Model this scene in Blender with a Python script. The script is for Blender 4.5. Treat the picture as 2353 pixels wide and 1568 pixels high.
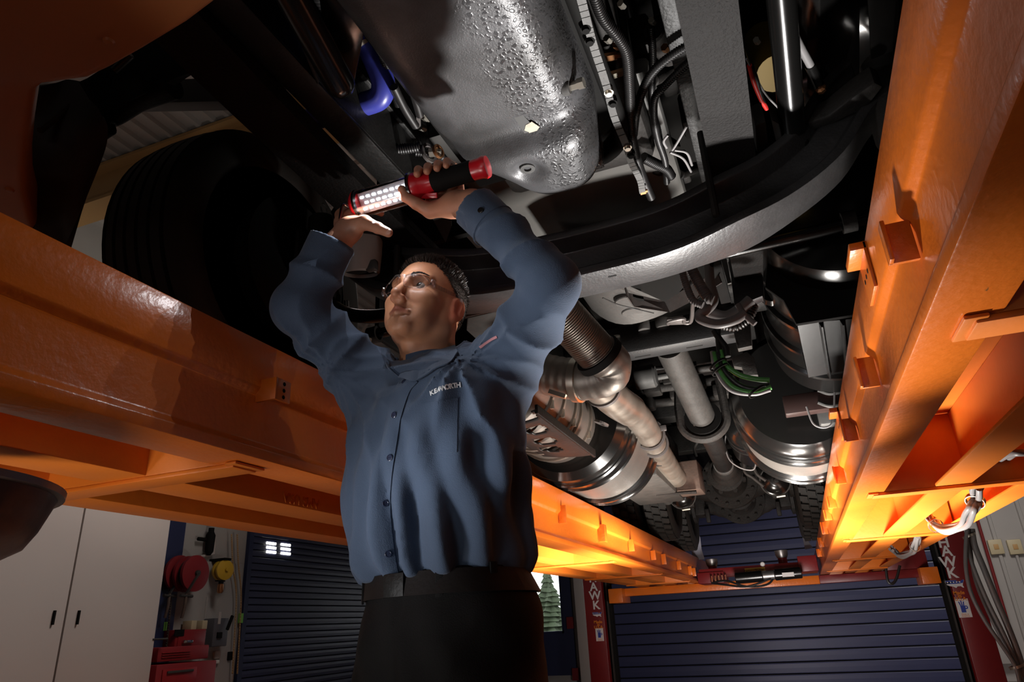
import bpy, bmesh, math, random
import numpy as np
from mathutils import Vector, Matrix
random.seed(7); rng = np.random.default_rng(7)
for o in list(bpy.data.objects): bpy.data.objects.remove(o)
scene = bpy.context.scene
COL = scene.collection
PI = math.pi
# ---------------------------------------------------------------- camera
EYE = Vector((0.0, 0.0, 1.0))
FPX, CX, CY = 1593.0, 1176.5, 784.0
Rm = Matrix(((0.92902206, 0.18228303, 0.32201074),
             (0.36673974, -0.33790116, -0.86678992),
             (-0.0491933, 0.92336109, -0.38076806)))      # columns: camera right, up, back in world axes
cam_d = bpy.data.cameras.new('camera'); cam = bpy.data.objects.new('camera', cam_d); COL.objects.link(cam)
cam_d.sensor_width = 36.0; cam_d.lens = 36.0*FPX/2353.0; cam_d.clip_start = 0.02; cam_d.clip_end = 100
cam.matrix_world = Matrix.Translation(EYE) @ Rm.to_4x4()
scene.camera = cam
scene.view_settings.view_transform = 'Standard'; scene.view_settings.look = 'None'
scene.view_settings.gamma = 1.0; scene.view_settings.use_curve_mapping = False
scene.view_settings.exposure = 0.0

def at(px, py, x=None, y=None, z=None):
    """world point seen at a pixel on a plane of known x, y or z"""
    d = Rm @ Vector((px-CX, CY-py, -FPX))
    t = x/d.x if x is not None else (y/d.y if y is not None else (z-EYE.z)/d.z)
    return EYE + d*t

# ---------------------------------------------------------------- world and lights
w = bpy.data.worlds.new('world'); scene.world = w; w.use_nodes = True
bg = w.node_tree.nodes['Background']; bg.inputs[0].default_value = (0.95, 0.97, 1.0, 1); bg.inputs[1].default_value = 2.6
def area(name, loc, target, size, power, color, size_y=None, spread=None):
    l = bpy.data.lights.new(name, 'AREA'); l.energy = power; l.color = color; l.size = size
    if size_y: l.shape = 'RECTANGLE'; l.size_y = size_y
    if spread: l.spread = math.radians(spread)
    o = bpy.data.objects.new(name, l); COL.objects.link(o); o.location = loc
    o.rotation_euler = (Vector(target)-Vector(loc)).to_track_quat('-Z', 'Y').to_euler(); return o
def spot(name, loc, target, power, color, cone, blend=0.5, radius=0.05):
    l = bpy.data.lights.new(name, 'SPOT'); l.energy = power; l.color = color
    l.spot_size = math.radians(cone); l.spot_blend = blend; l.shadow_soft_size = radius
    o = bpy.data.objects.new(name, l); COL.objects.link(o); o.location = loc
    o.rotation_euler = (Vector(target)-Vector(loc)).to_track_quat('-Z', 'Y').to_euler(); return o
# floor strobes below the frame, with added spots and fills, then ceiling lamps
area('floor_strobe', (-0.10, 2.85, 0.50), (-0.05, 3.15, 1.9), 0.26, 40, (1.0, 0.95, 0.89), spread=128)
area('mid_strobe', (-0.42, 4.3, 0.35), (-0.40, 4.6, 1.9), 0.30, 30, (1.0, 0.93, 0.84), spread=150)
area('runway_fill', (-0.15, 3.7, 0.30), (0.55, 3.9, 1.5), 0.25, 34, (1.0, 0.92, 0.82), spread=80)  # added light, brightens the right runway from below
area('runway_fill', (-0.6, 4.0, 0.30), (-1.35, 4.3, 1.4), 0.25, 30, (1.0, 0.92, 0.82), spread=80)  # added light, brightens the left runway from below
spot('pan_spot', (-0.02, 2.15, 0.42), (-0.20, 1.32, 1.98), 360, (1.0, 0.97, 0.94), 42, 0.8, 0.07)
spot('beam_spot', (-0.35, 2.0, 0.35), (0.22, 1.05, 1.48), 150, (1.0, 0.97, 0.93), 26, 1.0, 0.05)  # added spot, makes a bright zone on the right runway's inner face
spot('front_spot', (-1.05, -0.75, 1.0), (-0.70, 1.2, 1.50), 20, (0.96, 0.96, 1.0), 36, 1.0, 0.25)
spot('left_spot', (-1.75, -0.15, 0.80), (-0.76, 1.1, 1.42), 190, (0.95, 0.97, 1.0), 30, 1.0, 0.20)
area('low_fill', (-1.5, 0.1, 0.25), (-1.4, 0.9, 1.4), 0.5, 5, (1.0, 0.92, 0.85), spread=120)  # added fill under the left runway's flanges and the bumper
area('rear_fill', (-0.6, -2.6, 1.5), (-0.6, 2.0, 2.0), 2.0, 6, (1.0, 0.93, 0.88))  # added fill behind the camera, lifts the dark areas
spot('door_spot', (-1.0, 7.2, 0.5), (0.55, 12.0, 0.0), 60, (0.95, 0.86, 1.0), 46, 1.0, 0.2)
area('far_fill', (-0.3, 5.8, 0.30), (-0.3, 9.5, 1.2), 0.5, 14, (1.0, 0.93, 0.90), spread=110)  # added fill for the lift posts and back door
area('shop_lamp', (-2.6, 4.6, 4.3), (-4.6, 3.0, 0.5), 1.2, 34, (1.0, 0.90, 0.84), spread=120)
area('shop_lamp', (2.4, 8.5, 4.3), (2.2, 11.5, 1.0), 1.0, 45, (1.0, 0.93, 0.88), spread=140)

# ---------------------------------------------------------------- materials
def mat(name, col, rough=0.5, metal=0.0, spec=0.5, noise=0.0, nscale=20, bump=0.0, bscale=60, col2=None, coat=0.0, detail=4, emit=None, sss=0, trans=0, alpha=1, rvar=0.0):
    m = bpy.data.materials.new(name); m.use_nodes = True; nt = m.node_tree; n = nt.nodes; L = nt.links
    b = n['Principled BSDF']; b.inputs['Base Color'].default_value = (*col, 1)
    b.inputs['Roughness'].default_value = rough; b.inputs['Metallic'].default_value = metal
    b.inputs['Specular IOR Level'].default_value = spec; b.inputs['Coat Weight'].default_value = coat; b.inputs['Coat Roughness'].default_value = 0.22
    tc = n.new('ShaderNodeTexCoord')
    if noise > 0:
        t = n.new('ShaderNodeTexNoise'); t.inputs['Scale'].default_value = nscale; t.inputs['Detail'].default_value = detail; t.inputs['Roughness'].default_value = 0.6
        L.new(tc.outputs['Object'], t.inputs['Vector'])
        r = n.new('ShaderNodeValToRGB'); r.color_ramp.elements[0].position = 0.5-0.25; r.color_ramp.elements[1].position = 0.5+0.25
        c2 = col2 if col2 else tuple(c*(1-noise) for c in col)
        r.color_ramp.elements[0].color = (*c2, 1); r.color_ramp.elements[1].color = (*col, 1)
        L.new(t.outputs['Fac'], r.inputs['Fac']); L.new(r.outputs['Color'], b.inputs['Base Color'])
        if rvar:
            mr = n.new('ShaderNodeMapRange'); mr.inputs['To Min'].default_value = max(0, rough-rvar); mr.inputs['To Max'].default_value = min(1, rough+rvar)
            L.new(t.outputs['Fac'], mr.inputs['Value']); L.new(mr.outputs['Result'], b.inputs['Roughness'])
    if bump > 0:
        t2 = n.new('ShaderNodeTexNoise'); t2.inputs['Scale'].default_value = bscale; t2.inputs['Detail'].default_value = 3
        L.new(tc.outputs['Object'], t2.inputs['Vector'])
        bp = n.new('ShaderNodeBump'); bp.inputs['Strength'].default_value = bump; bp.inputs['Distance'].default_value = 0.004
        L.new(t2.outputs['Fac'], bp.inputs['Height']); L.new(bp.outputs['Normal'], b.inputs['Normal'])
        if coat: L.new(bp.outputs['Normal'], b.inputs['Coat Normal'])
    if emit: b.inputs['Emission Color'].default_value = (*emit[0], 1); b.inputs['Emission Strength'].default_value = emit[1]
    if sss: b.inputs['Subsurface Weight'].default_value = sss; b.inputs['Subsurface Radius'].default_value = (0.012, 0.004, 0.002); b.inputs['Subsurface Scale'].default_value = 1.0
    if trans: b.inputs['Transmission Weight'].default_value = trans; b.inputs['IOR'].default_value = 1.3
    if alpha < 1: b.inputs['Alpha'].default_value = alpha
    return m
def glass(name, tint=(1, 1, 1), a=0.12, rough=0.03):
    m = bpy.data.materials.new(name); m.use_nodes = True; nt = m.node_tree; n = nt.nodes; L = nt.links
    n.remove(n['Principled BSDF']); out = n['Material Output']
    tr = n.new('ShaderNodeBsdfTransparent'); tr.inputs[0].default_value = (*tint, 1)
    gl = n.new('ShaderNodeBsdfGlossy'); gl.inputs['Roughness'].default_value = rough
    fr = n.new('ShaderNodeLayerWeight'); fr.inputs[0].default_value = 0.12
    ad = n.new('ShaderNodeMath'); ad.operation = 'ADD'; ad.inputs[1].default_value = a; L.new(fr.outputs[1], ad.inputs[0])
    mx = n.new('ShaderNodeMixShader'); L.new(ad.outputs[0], mx.inputs[0]); L.new(tr.outputs[0], mx.inputs[1]); L.new(gl.outputs[0], mx.inputs[2])
    L.new(mx.outputs[0], out.inputs['Surface']); return m
def chipped(name, col, rough, bump, bscale, coat):
    """lift paint with orange-peel relief and a few small scraped, greasy spots"""
    m = mat(name, col, rough, noise=0.18, nscale=3.0, bump=bump, bscale=bscale, coat=coat, col2=(col[0]*0.86, col[1]*0.8, col[2]))
    nt = m.node_tree; n = nt.nodes; L = nt.links; b = n['Principled BSDF']
    tc = [x for x in n if x.type == 'TEX_COORD'][0]
    t = n.new('ShaderNodeTexNoise'); t.inputs['Scale'].default_value = 7.5; t.inputs['Detail'].default_value = 7; t.inputs['Roughness'].default_value = 0.72
    mp = n.new('ShaderNodeMapping'); mp.inputs['Scale'].default_value = (1, 0.45, 1); L.new(tc.outputs['Object'], mp.inputs['Vector']); L.new(mp.outputs['Vector'], t.inputs['Vector'])
    r = n.new('ShaderNodeValToRGB'); r.color_ramp.elements[0].position = 0.690; r.color_ramp.elements[1].position = 0.705
    r.color_ramp.elements[0].color = (0, 0, 0, 1); r.color_ramp.elements[1].color = (1, 1, 1, 1); L.new(t.outputs['Fac'], r.inputs['Fac'])
    src = b.inputs['Base Color'].links[0].from_socket
    mx = n.new('ShaderNodeMix'); mx.data_type = 'RGBA'; L.new(r.outputs['Color'], mx.inputs['Factor']); L.new(src, mx.inputs['A']); mx.inputs['B'].default_value = (0.10, 0.07, 0.025, 1)
    L.new(mx.outputs['Result'], b.inputs['Base Color']); return m
M = {}
M['lift'] = chipped('lift_orange_paint', (0.80, 0.185, 0.012), 0.36, 0.35, 55, 0.4)
M['lift_flange'] = chipped('lift_flange_paint', (0.78, 0.205, 0.014), 0.5, 0.2, 40, 0.1)
M['lift_red'] = mat('post_red_paint', (0.20, 0.012, 0.014), 0.4, noise=0.2, nscale=3, bump=0.1)
M['black'] = mat('chassis_black', (0.009, 0.0085, 0.008), 0.50, spec=0.28, noise=0.35, nscale=12, bump=0.35, bscale=90, rvar=0.12)
M['blackgloss'] = mat('gloss_black', (0.006, 0.0058, 0.0056), 0.20, spec=0.4, bump=0.06, bscale=20, coat=0.3)
M['blackmatte'] = mat('matte_black', (0.009, 0.0085, 0.008), 0.8, spec=0.15, noise=0.3, nscale=9)
M['rubber'] = mat('tyre_rubber', (0.020, 0.0175, 0.0155), 0.62, spec=0.4, noise=0.25, nscale=18, bump=0.15, bscale=120)
M['loom'] = mat('loom_plastic', (0.014, 0.013, 0.013), 0.42, noise=0.2, nscale=30)
M['spring'] = mat('spring_steel_dark', (0.010, 0.0085, 0.008), 0.6, spec=0.12, noise=0.3, nscale=20, bump=0.5, bscale=150)
M['dirtsteel'] = mat('dusty_steel', (0.042, 0.038, 0.034), 0.65, noise=0.55, nscale=14, bump=0.4, bscale=60)
M['castgrey'] = mat('cast_grey', (0.085, 0.083, 0.08), 0.55, metal=0.2, noise=0.4, nscale=8, bump=0.25, bscale=40)
M['darkcast'] = mat('dark_casting', (0.024, 0.021, 0.019), 0.65, spec=0.3, noise=0.5, nscale=16, bump=0.5, bscale=70)
M['alu'] = mat('bare_aluminium', (0.36, 0.35, 0.34), 0.38, metal=0.85, noise=0.25, nscale=6, bump=0.1, bscale=30)
M['exhaust'] = mat('exhaust_steel', (0.36, 0.32, 0.275), 0.4, metal=0.7, noise=0.45, nscale=6, bump=0.2, bscale=30, col2=(0.20, 0.155, 0.12), rvar=0.15)
M['rust'] = mat('rusty_steel', (0.13, 0.085, 0.065), 0.7, noise=0.5, nscale=18, bump=0.3)
M['zinc'] = mat('zinc_hardware', (0.62, 0.58, 0.50), 0.3, metal=0.9)
M['chrome'] = mat('chrome', (0.75, 0.74, 0.72), 0.12, metal=1.0)
M['bluehose'] = mat('blue_silicone_hose', (0.05, 0.06, 0.38), 0.36, noise=0.2, nscale=12, coat=0.2)
M['green'] = mat('green_air_line', (0.07, 0.26, 0.06), 0.35)
M['redplast'] = mat('red_plastic', (0.62, 0.012, 0.022), 0.3, coat=0.3)
M['redwire'] = mat('red_cable', (0.5, 0.02, 0.015), 0.4)
M['yellow'] = mat('yellow_plastic', (0.55, 0.36, 0.02), 0.5)
M['cabpaint'] = mat('cab_orange_paint', (0.48, 0.175, 0.055), 0.5, noise=0.12, nscale=2.5, coat=0.1)
M['liner'] = mat('wheel_well_liner', (0.060, 0.042, 0.034), 0.62, noise=0.8, nscale=5, col2=(0.014, 0.012, 0.011), detail=8)
M['wallwhite'] = mat('white_panel', (0.50, 0.445, 0.415), 0.6, noise=0.05, nscale=1)
M['wallgrey'] = mat('grey_wall_board', (0.40, 0.38, 0.36), 0.7, noise=0.08, nscale=2)
M['blue'] = mat('blue_roll_door', (0.036, 0.042, 0.110), 0.42, noise=0.15, nscale=3)
M['bluedark'] = mat('blue_trim', (0.018, 0.025, 0.075), 0.5)
M['tan'] = mat('tan_beam', (0.50, 0.30, 0.12), 0.6)
M['deckwhite'] = mat('ceiling_deck_white', (0.42, 0.40, 0.38), 0.6)
M['floor'] = mat('concrete', (0.22, 0.19, 0.165), 0.6, noise=0.2, nscale=4, bump=0.1)
M['reelred'] = mat('reel_red', (0.20, 0.012, 0.016), 0.45)
M['reelyellow'] = mat('reel_yellow', (0.62, 0.38, 0.03), 0.45)
M['cream'] = mat('cream_plastic', (0.55, 0.47, 0.30), 0.5)
M['whitepaint'] = mat('white_lettering', (0.72, 0.70, 0.68), 0.5)
M['bluelet'] = mat('blue_print', (0.03, 0.06, 0.35), 0.5)
M['orangelet'] = mat('orange_print', (0.75, 0.22, 0.02), 0.5)
M['cable'] = mat('grey_cable', (0.24, 0.23, 0.23), 0.4, noise=0.2, nscale=8)
M['copper'] = mat('brass_fitting', (0.55, 0.26, 0.12), 0.35, metal=0.9)
M['label'] = mat('sticker_cream', (0.55, 0.50, 0.38), 0.6, noise=0.4, nscale=60)
# ---------------------------------------------------------------- mesh helpers
def wloc(o):
    v = Vector((0, 0, 0))
    while o: v += o.location; o = o.parent
    return v
class MB:
    def __init__(s): s.v = []; s.f = []
    def add(s, vs, fs):
        k = len(s.v); s.v += [tuple(p) for p in vs]; s.f += [tuple(i+k for i in f) for f in fs]; return s
    def box(s, x0, x1, y0, y1, z0, z1, rot=None):
        vs = [(x, y, z) for z in (z0, z1) for y in (y0, y1) for x in (x0, x1)]
        if rot is not None:
            c = Vector(((x0+x1)/2, (y0+y1)/2, (z0+z1)/2)); vs = [rot @ (Vector(v)-c)+c for v in vs]
        return s.add(vs, [(0, 2, 3, 1), (4, 5, 7, 6), (0, 1, 5, 4), (2, 6, 7, 3), (0, 4, 6, 2), (1, 3, 7, 5)])
    def bar(s, a, b, w, h, up=(0, 0, 1)):
        a = Vector(a); b = Vector(b); d = (b-a).normalized(); u = Vector(up); u = (u-u.dot(d)*d)
        if u.length < 1e-4: u = Vector((1, 0, 0))
        u.normalize(); r = d.cross(u); vs = []
        for p in (a, b):
            for i, j in ((-1, -1), (1, -1), (1, 1), (-1, 1)): vs.append(p+r*(w/2*i)+u*(h/2*j))
        return s.add(vs, [(0, 1, 2, 3), (7, 6, 5, 4), (0, 4, 5, 1), (1, 5, 6, 2), (2, 6, 7, 3), (3, 7, 4, 0)])
    def prism(s, prof, a, b, up=(0, 0, 1)):
        """extrude closed profile [(r,u)] from a to b"""
        a = Vector(a); b = Vector(b); d = (b-a).normalized(); u = Vector(up); u = (u-u.dot(d)*d).normalized(); r = d.cross(u)
        n = len(prof); vs = [p+r*i+u*j for p in (a, b) for i, j in prof]
        return s.add(vs, [tuple(range(n-1, -1, -1)), tuple(range(n, 2*n))]+[(i, (i+1) % n, n+(i+1) % n, n+i) for i in range(n)])
    def tube(s, path, r, n=12, caps=True, wave=0, wlen=0.01, step=None, sx=1.0):
        P = [Vector(p) for p in path]
        rad = r if isinstance(r, (list, tuple)) else [r]*len(P)
        if wave:
            L = [0]
            for i in range(1, len(P)): L.append(L[-1]+(P[i]-P[i-1]).length)
            m = max(4, int(L[-1]/wlen*4)); Q = []; q = []
            j = 0
            for k in range(m+1):
                t = L[-1]*k/m
                while j < len(L)-2 and L[j+1] < t: j += 1
                u = (t-L[j])/max(1e-9, L[j+1]-L[j]); Q.append(P[j].lerp(P[j+1], u)); q.append((rad[j]*(1-u)+rad[j+1]*u)*(1+wave*(1 if k % 4 in (0, 1) else -1)))
            P = Q; rad = q
        m = len(P); T = []
        for i in range(m):
            t = (P[min(i+1, m-1)]-P[max(i-1, 0)])
            T.append(t.normalized() if t.length > 1e-9 else Vector((0, 0, 1)))
        u = Vector((0, 0, 1)) if abs(T[0].z) < 0.9 else Vector((1, 0, 0)); k0 = len(s.v); vs = []
        for i in range(m):
            u = u-u.dot(T[i])*T[i]
            u.normalize(); w_ = T[i].cross(u)
            for a in range(n):
                th = 2*PI*a/n; vs.append(P[i]+u*(math.cos(th)*rad[i])+w_*(math.sin(th)*rad[i]*sx))
        fs = [(i*n+a, i*n+(a+1) % n, (i+1)*n+(a+1) % n, (i+1)*n+a) for i in range(m-1) for a in range(n)]
        if caps: fs += [tuple(range(n-1, -1, -1)), tuple((m-1)*n+a for a in range(n))]
        return s.add(vs, fs)
    def lathe(s, prof, c, axis, n=32, close=False):
        """prof [(radius, height)] around axis through c"""
        c = Vector(c); d = Vector(axis).normalized(); u = Vector((0, 0, 1)) if abs(d.z) < 0.9 else Vector((1, 0, 0)); u = (u-u.dot(d)*d).normalized(); w_ = d.cross(u)
        m = len(prof); vs = [c+d*h+(u*math.cos(2*PI*a/n)+w_*math.sin(2*PI*a/n))*r for r, h in prof for a in range(n)]
        fs = [(i*n+a, i*n+(a+1) % n, (i+1)*n+(a+1) % n, (i+1)*n+a) for i in range(m-1) for a in range(n)]
        if close: fs += [((m-1)*n+a, (m-1)*n+(a+1) % n, (a+1) % n, a) for a in range(n)]
        else:
            if prof[0][0] > 1e-6: fs.append(tuple(range(n-1, -1, -1)))
            if prof[-1][0] > 1e-6: fs.append(tuple((m-1)*n+a for a in range(n)))
        return s.add(vs, fs)
    def cyl(s, a, b, r, n=20, bev=0.0):
        a = Vector(a); b = Vector(b); L = (b-a).length
        pr = [(r, 0), (r, L)] if not bev else [(r-bev, 0), (r, bev), (r, L-bev), (r-bev, L)]
        return s.lathe(pr, a, b-a, n)
    def sheet(s, grid, th):
        """thick sheet from a grid (list of rows) of points"""
        R_ = len(grid); C_ = len(grid[0]); G = [[Vector(p) for p in row] for row in grid]; N = []
        for i in range(R_):
            for j in range(C_):
                a = G[min(i+1, R_-1)][j]-G[max(i-1, 0)][j]; b = G[i][min(j+1, C_-1)]-G[i][max(j-1, 0)]
                nn = a.cross(b); N.append(nn.normalized() if nn.length > 1e-9 else Vector((0, 0, 1)))
        top = [G[i][j] for i in range(R_) for j in range(C_)]; bot = [top[k]+N[k]*th for k in range(len(top))]; K = len(top)
        fs = []
        for i in range(R_-1):
            for j in range(C_-1):
                a, b, c, d = i*C_+j, i*C_+j+1, (i+1)*C_+j+1, (i+1)*C_+j
                fs += [(a, b, c, d), (K+d, K+c, K+b, K+a)]
        ed = [j for j in range(C_)]+[i*C_+C_-1 for i in range(1, R_)]+[(R_-1)*C_+j for j in range(C_-2, -1, -1)]+[i*C_ for i in range(R_-2, 0, -1)]
        for k in range(len(ed)):
            a, b = ed[k], ed[(k+1) % len(ed)]; fs.append((b, a, K+a, K+b))
        return s.add(top+bot, fs)
    def build(s, name, m, parent=None, smooth=False, bevel=0, seg=2, sub=0, angle=40):
        me = bpy.data.meshes.new(name); me.from_pydata([tuple(v) for v in s.v], [], s.f)
        bm = bmesh.new(); bm.from_mesh(me); bmesh.ops.recalc_face_normals(bm, faces=bm.faces)
        if bevel:
            es = [e for e in bm.edges if len(e.link_faces) == 2 and e.calc_face_angle(0) > math.radians(35)]
            if es: bmesh.ops.bevel(bm, geom=es, offset=bevel, segments=seg, affect='EDGES', profile=0.5, clamp_overlap=True)
        base = wloc(parent) if parent else None
        if base is None:
            xs = [v.co for v in bm.verts]; mn = [min(v[i] for v in xs) for i in range(3)]; mx = [max(v[i] for v in xs) for i in range(3)]
            base = Vector(((mn[0]+mx[0])/2, (mn[1]+mx[1])/2, mn[2]))
        bmesh.ops.translate(bm, verts=bm.verts, vec=-base)
        if smooth or bevel:
            for f_ in bm.faces: f_.smooth = True
            for e in bm.edges:
                if len(e.link_faces) == 2 and e.calc_face_angle(0) > math.radians(angle): e.smooth = False
        bm.to_mesh(me); bm.free()
        if m is not None: me.materials.append(m if not isinstance(m, str) else M[m])
        o = bpy.data.objects.new(name, me); COL.objects.link(o)
        if parent: o.parent = parent
        else: o.location = base
        if sub:
            md = o.modifiers.new('sub', 'SUBSURF'); md.levels = sub; md.render_levels = sub
        return o
def tag(o, label=None, cat=None, group=None, kind=None):
    if label: o['label'] = label
    if cat: o['category'] = cat
    if group: o['group'] = group
    if kind: o['kind'] = kind
    return o
def root(name, loc, label, cat, group=None):
    o = bpy.data.objects.new(name, None); COL.objects.link(o); o.location = loc; o.empty_display_size = 0.1
    return tag(o, label, cat, group)
def struct(o): o['kind'] = 'structure'; return o
def copytree(o, parent=None, dloc=None):
    c = o.copy(); COL.objects.link(c); c.parent = parent
    if dloc is not None: c.location = o.location+Vector(dloc)
    for ch in [x for x in bpy.data.objects if x.parent == o]: copytree(ch, c)
    return c
def spline(pts, n=8):
    P = [Vector(p) for p in pts]; P = [P[0]*2-P[1]]+P+[P[-1]*2-P[-2]]; out = []
    for i in range(1, len(P)-2):
        a, b, c, d = P[i-1:i+3]
        for k in range(n):
            t = k/n; out.append(0.5*((2*b)+(c-a)*t+(2*a-5*b+4*c-d)*t*t+(3*b-a-3*c+d)*t**3))
    out.append(P[-2]); return out
def text_mesh(txt, size, mname, parent, o, xdir, ydir, depth=0.001, name='lettering', align='CENTER', arch=0.0, label=None, bold=0.0):
    cu = bpy.data.curves.new('t', 'FONT'); cu.body = txt; cu.size = size; cu.align_x = align; cu.align_y = 'CENTER'; cu.extrude = depth; cu.offset = bold
    ob = bpy.data.objects.new('t', cu); COL.objects.link(ob); dg = bpy.context.evaluated_depsgraph_get(); dg.update()
    me = bpy.data.meshes.new_from_object(ob.evaluated_get(dg)); bpy.data.objects.remove(ob)
    xd = Vector(xdir).normalized(); yd = Vector(ydir); yd = (yd-yd.dot(xd)*xd).normalized(); nd = xd.cross(yd)
    base = wloc(parent); o = Vector(o)
    for v in me.vertices:
        x, y, z = v.co
        if callable(arch): p = arch(x, y, z)
        else: p = o+xd*x+yd*(y-arch*x*x)+nd*z
        v.co = p-base
    me.materials.clear(); me.materials.append(M[mname]); ob = bpy.data.objects.new(name, me); COL.objects.link(ob); ob.parent = parent
    if label: ob['label'] = label
    return ob
# ================================================================ room shell
XL, XR, YB, YF, ZC = -6.0, 3.2, 12.0, -3.0, 5.0
struct(MB().box(XL-0.2, XR+0.2, YF-0.2, YB+0.2, -0.15, 0).build('floor', 'floor'))
struct(MB().box(XL-0.2, XR+0.2, YF-0.2, YB+0.2, ZC, ZC+0.12).build('ceiling', 'deckwhite'))
# ribs of the roof deck, joists, tan girder
rb = MB()
for k in range(60):
    x = XL+0.1+k*0.15; rb.prism([(-0.03, 0), (0.03, 0), (0.018, -0.035), (-0.018, -0.035)], (x, YF, ZC), (x, YB, ZC))
o = struct(rb.build('trim_1', 'deckwhite')); o.name = 'trim_1'
def joist(y, name):
    m = MB(); m.box(XL, XR, y-0.04, y+0.04, ZC-0.09, ZC-0.03); m.box(XL, XR, y-0.04, y+0.04, ZC-0.52, ZC-0.46)
    x = XL
    k = 0
    while x < XR-0.3:
        m.bar((x, y, ZC-0.49 if k % 2 else ZC-0.06), (x+0.35, y, ZC-0.06 if k % 2 else ZC-0.49), 0.025, 0.025); x += 0.35; k += 1
    return struct(m.build(name, 'wallwhite'))
for k, y in enumerate((0.4, 2.6, 4.4, 7.2, 9.6)): joist(y, 'trim_%d' % (k+2))
gm = MB(); gm.prism([(-0.12, 0), (0.12, 0), (0.12, -0.03), (0.02, -0.03), (0.02, -0.37), (0.12, -0.37), (0.12, -0.4), (-0.12, -0.4), (-0.12, -0.37), (-0.02, -0.37), (-0.02, -0.03), (-0.12, -0.03)], (XL, 3.55, ZC-0.05), (XR, 3.55, ZC-0.05))
struct(gm.build('trim_7', 'tan'))
# left wall with openings faced by the roll door
wl = MB(); wl.box(XL-0.2, XL, YF, YB, 0, ZC); struct(wl.build('wall_left', 'wallgrey'))
wb = MB()
# back wall pierced by window_1
W1 = at(1213, 1332, y=YB-0.02); W2 = at(1298, 1456, y=YB-0.02)
wx0, wx1, wz0, wz1 = -4.62, W2.x, W2.z, 2.15
wb.box(XL, wx0, YB, YB+0.2, 0, ZC); wb.box(wx1, XR, YB, YB+0.2, 0, ZC); wb.box(wx0, wx1, YB, YB+0.2, 0, wz0); wb.box(wx0, wx1, YB, YB+0.2, wz1, ZC)
struct(wb.build('wall_back', 'wallgrey'))
struct(MB().box(XR, XR+0.2, YF, YB, 0, ZC).build('wall_right', 'wallgrey'))
struct(MB().box(XL, XR, YF-0.2, YF, 0, ZC).build('wall_front', 'blackmatte'))
# blue door leaf around the window
bd = MB(); bx1 = at(1318, 1456, y=YB-0.06).x; b0 = at(1290, 1553, y=YB-0.05).z
bd.box(wx0-0.5, wx0, YB-0.06, YB, b0, 2.5); bd.box(wx1, bx1, YB-0.06, YB, b0, 2.5); bd.box(wx0, wx1, YB-0.06, YB, b0, wz0); bd.box(wx0, wx1, YB-0.06, YB, wz1, 2.5)
d3 = struct(bd.build('door_3', 'bluedark'))
for k, (x, y) in enumerate([(1309, 1432), (1322, 1550)]):
    p = at(x, y, y=YB-0.08); MB().box(p.x-0.04, p.x+0.07, YB-0.12, YB-0.06, p.z-0.09, p.z+0.09).build('hinge', 'reelred', d3)
wf = MB()
for a, b, c, d in ((wx0, wx0+0.04, wz0, wz1), (wx1-0.04, wx1, wz0, wz1), (wx0, wx1, wz0, wz0+0.04), (wx0, wx1, wz1-0.04, wz1)): wf.box(a, b, YB-0.03, YB+0.1, c, d)
win = struct(wf.build('window_1', 'bluedark'))
g = MB().box(wx0+0.03, wx1-0.03, YB+0.04, YB+0.05, wz0+0.03, wz1-0.03).build('pane', glass('window_glass', a=0.02), win)
# outside: yard, conifer and parked vehicles seen through the window
M['grass'] = mat('yard_ground', (0.35, 0.33, 0.3), 0.9); M['leaf'] = mat('conifer_green', (0.05, 0.075, 0.035), 0.8, noise=0.5, nscale=6)
struct(MB().box(-26, 8, 12.4, 42, -0.2, -0.02).build('ground_outside', 'grass'))
def conifer(x, y, h, r, lab):
    rt = root('conifer_tree', (x, y, -0.02), lab, 'tree'); m = MB()
    for k in range(16):
        z = h*(0.12+0.86*k/16); rr = r*(1-k/16.5)*(0.85+0.3*random.random()); n = 14
        vs = [(x, y, z+h*0.12)]+[(x+rr*(1 if a % 2 else .62)*math.cos(2*PI*a/n+k), y+rr*(1 if a % 2 else .62)*math.sin(2*PI*a/n+k), z-h*0.02*random.random()) for a in range(n)]+[(x, y, z+h*0.03)]
        m.add(vs, [(0, 1+a, 1+(a+1) % n) for a in range(n)]+[(n+1, 1+(a+1) % n, 1+a) for a in range(n)])
    m.build('foliage', 'leaf', rt); MB().cyl((x, y, -0.02), (x, y, h*0.3), 0.09).build('trunk', 'rust', rt)
p = at(1262, 1400, y=24); conifer(p.x, 24, 2.9, 1.05, 'tall dark conifer outside the bright window')
p = at(1232, 1400, y=30); conifer(p.x, 30, 1.9, 0.8, 'shorter conifer outside window, left of the tall one')
p = at(1296, 1400, y=34); conifer(p.x, 34, 2.2, 0.9, 'conifer at the right edge of the window view')
M['carred'] = mat('car_red', (0.5, 0.06, 0.03), 0.4); M['carwhite'] = mat('car_white', (0.6, 0.6, 0.58), 0.4)
for px, mm, lab in ((1270, 'carred', 'small red car parked outside beyond the window'), (1240, 'carwhite', 'small white car parked outside beyond the window'), (1296, 'carwhite', 'white car at right edge of the window view')):
    p = at(px, 1446, y=20.5); x = p.x; y0 = 20.5
    rt = root('car', (x, y0, -0.02), lab, 'car')
    MB().prism([(-0.13, 0.10), (0.13, 0.10), (0.13, 0.30), (0.1, 0.31), (0.08, 0.42), (-0.09, 0.42), (-0.11, 0.31), (-0.13, 0.30)], (x, y0-0.15, 0), (x, y0+0.15, 0)).build('body', mm, rt, bevel=0.02)
    for s_ in (-0.09, 0.09): MB().cyl((x+s_, y0-0.17, 0.04), (x+s_, y0-0.1, 0.04), 0.06).build('wheel', 'rubber', rt)
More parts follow.
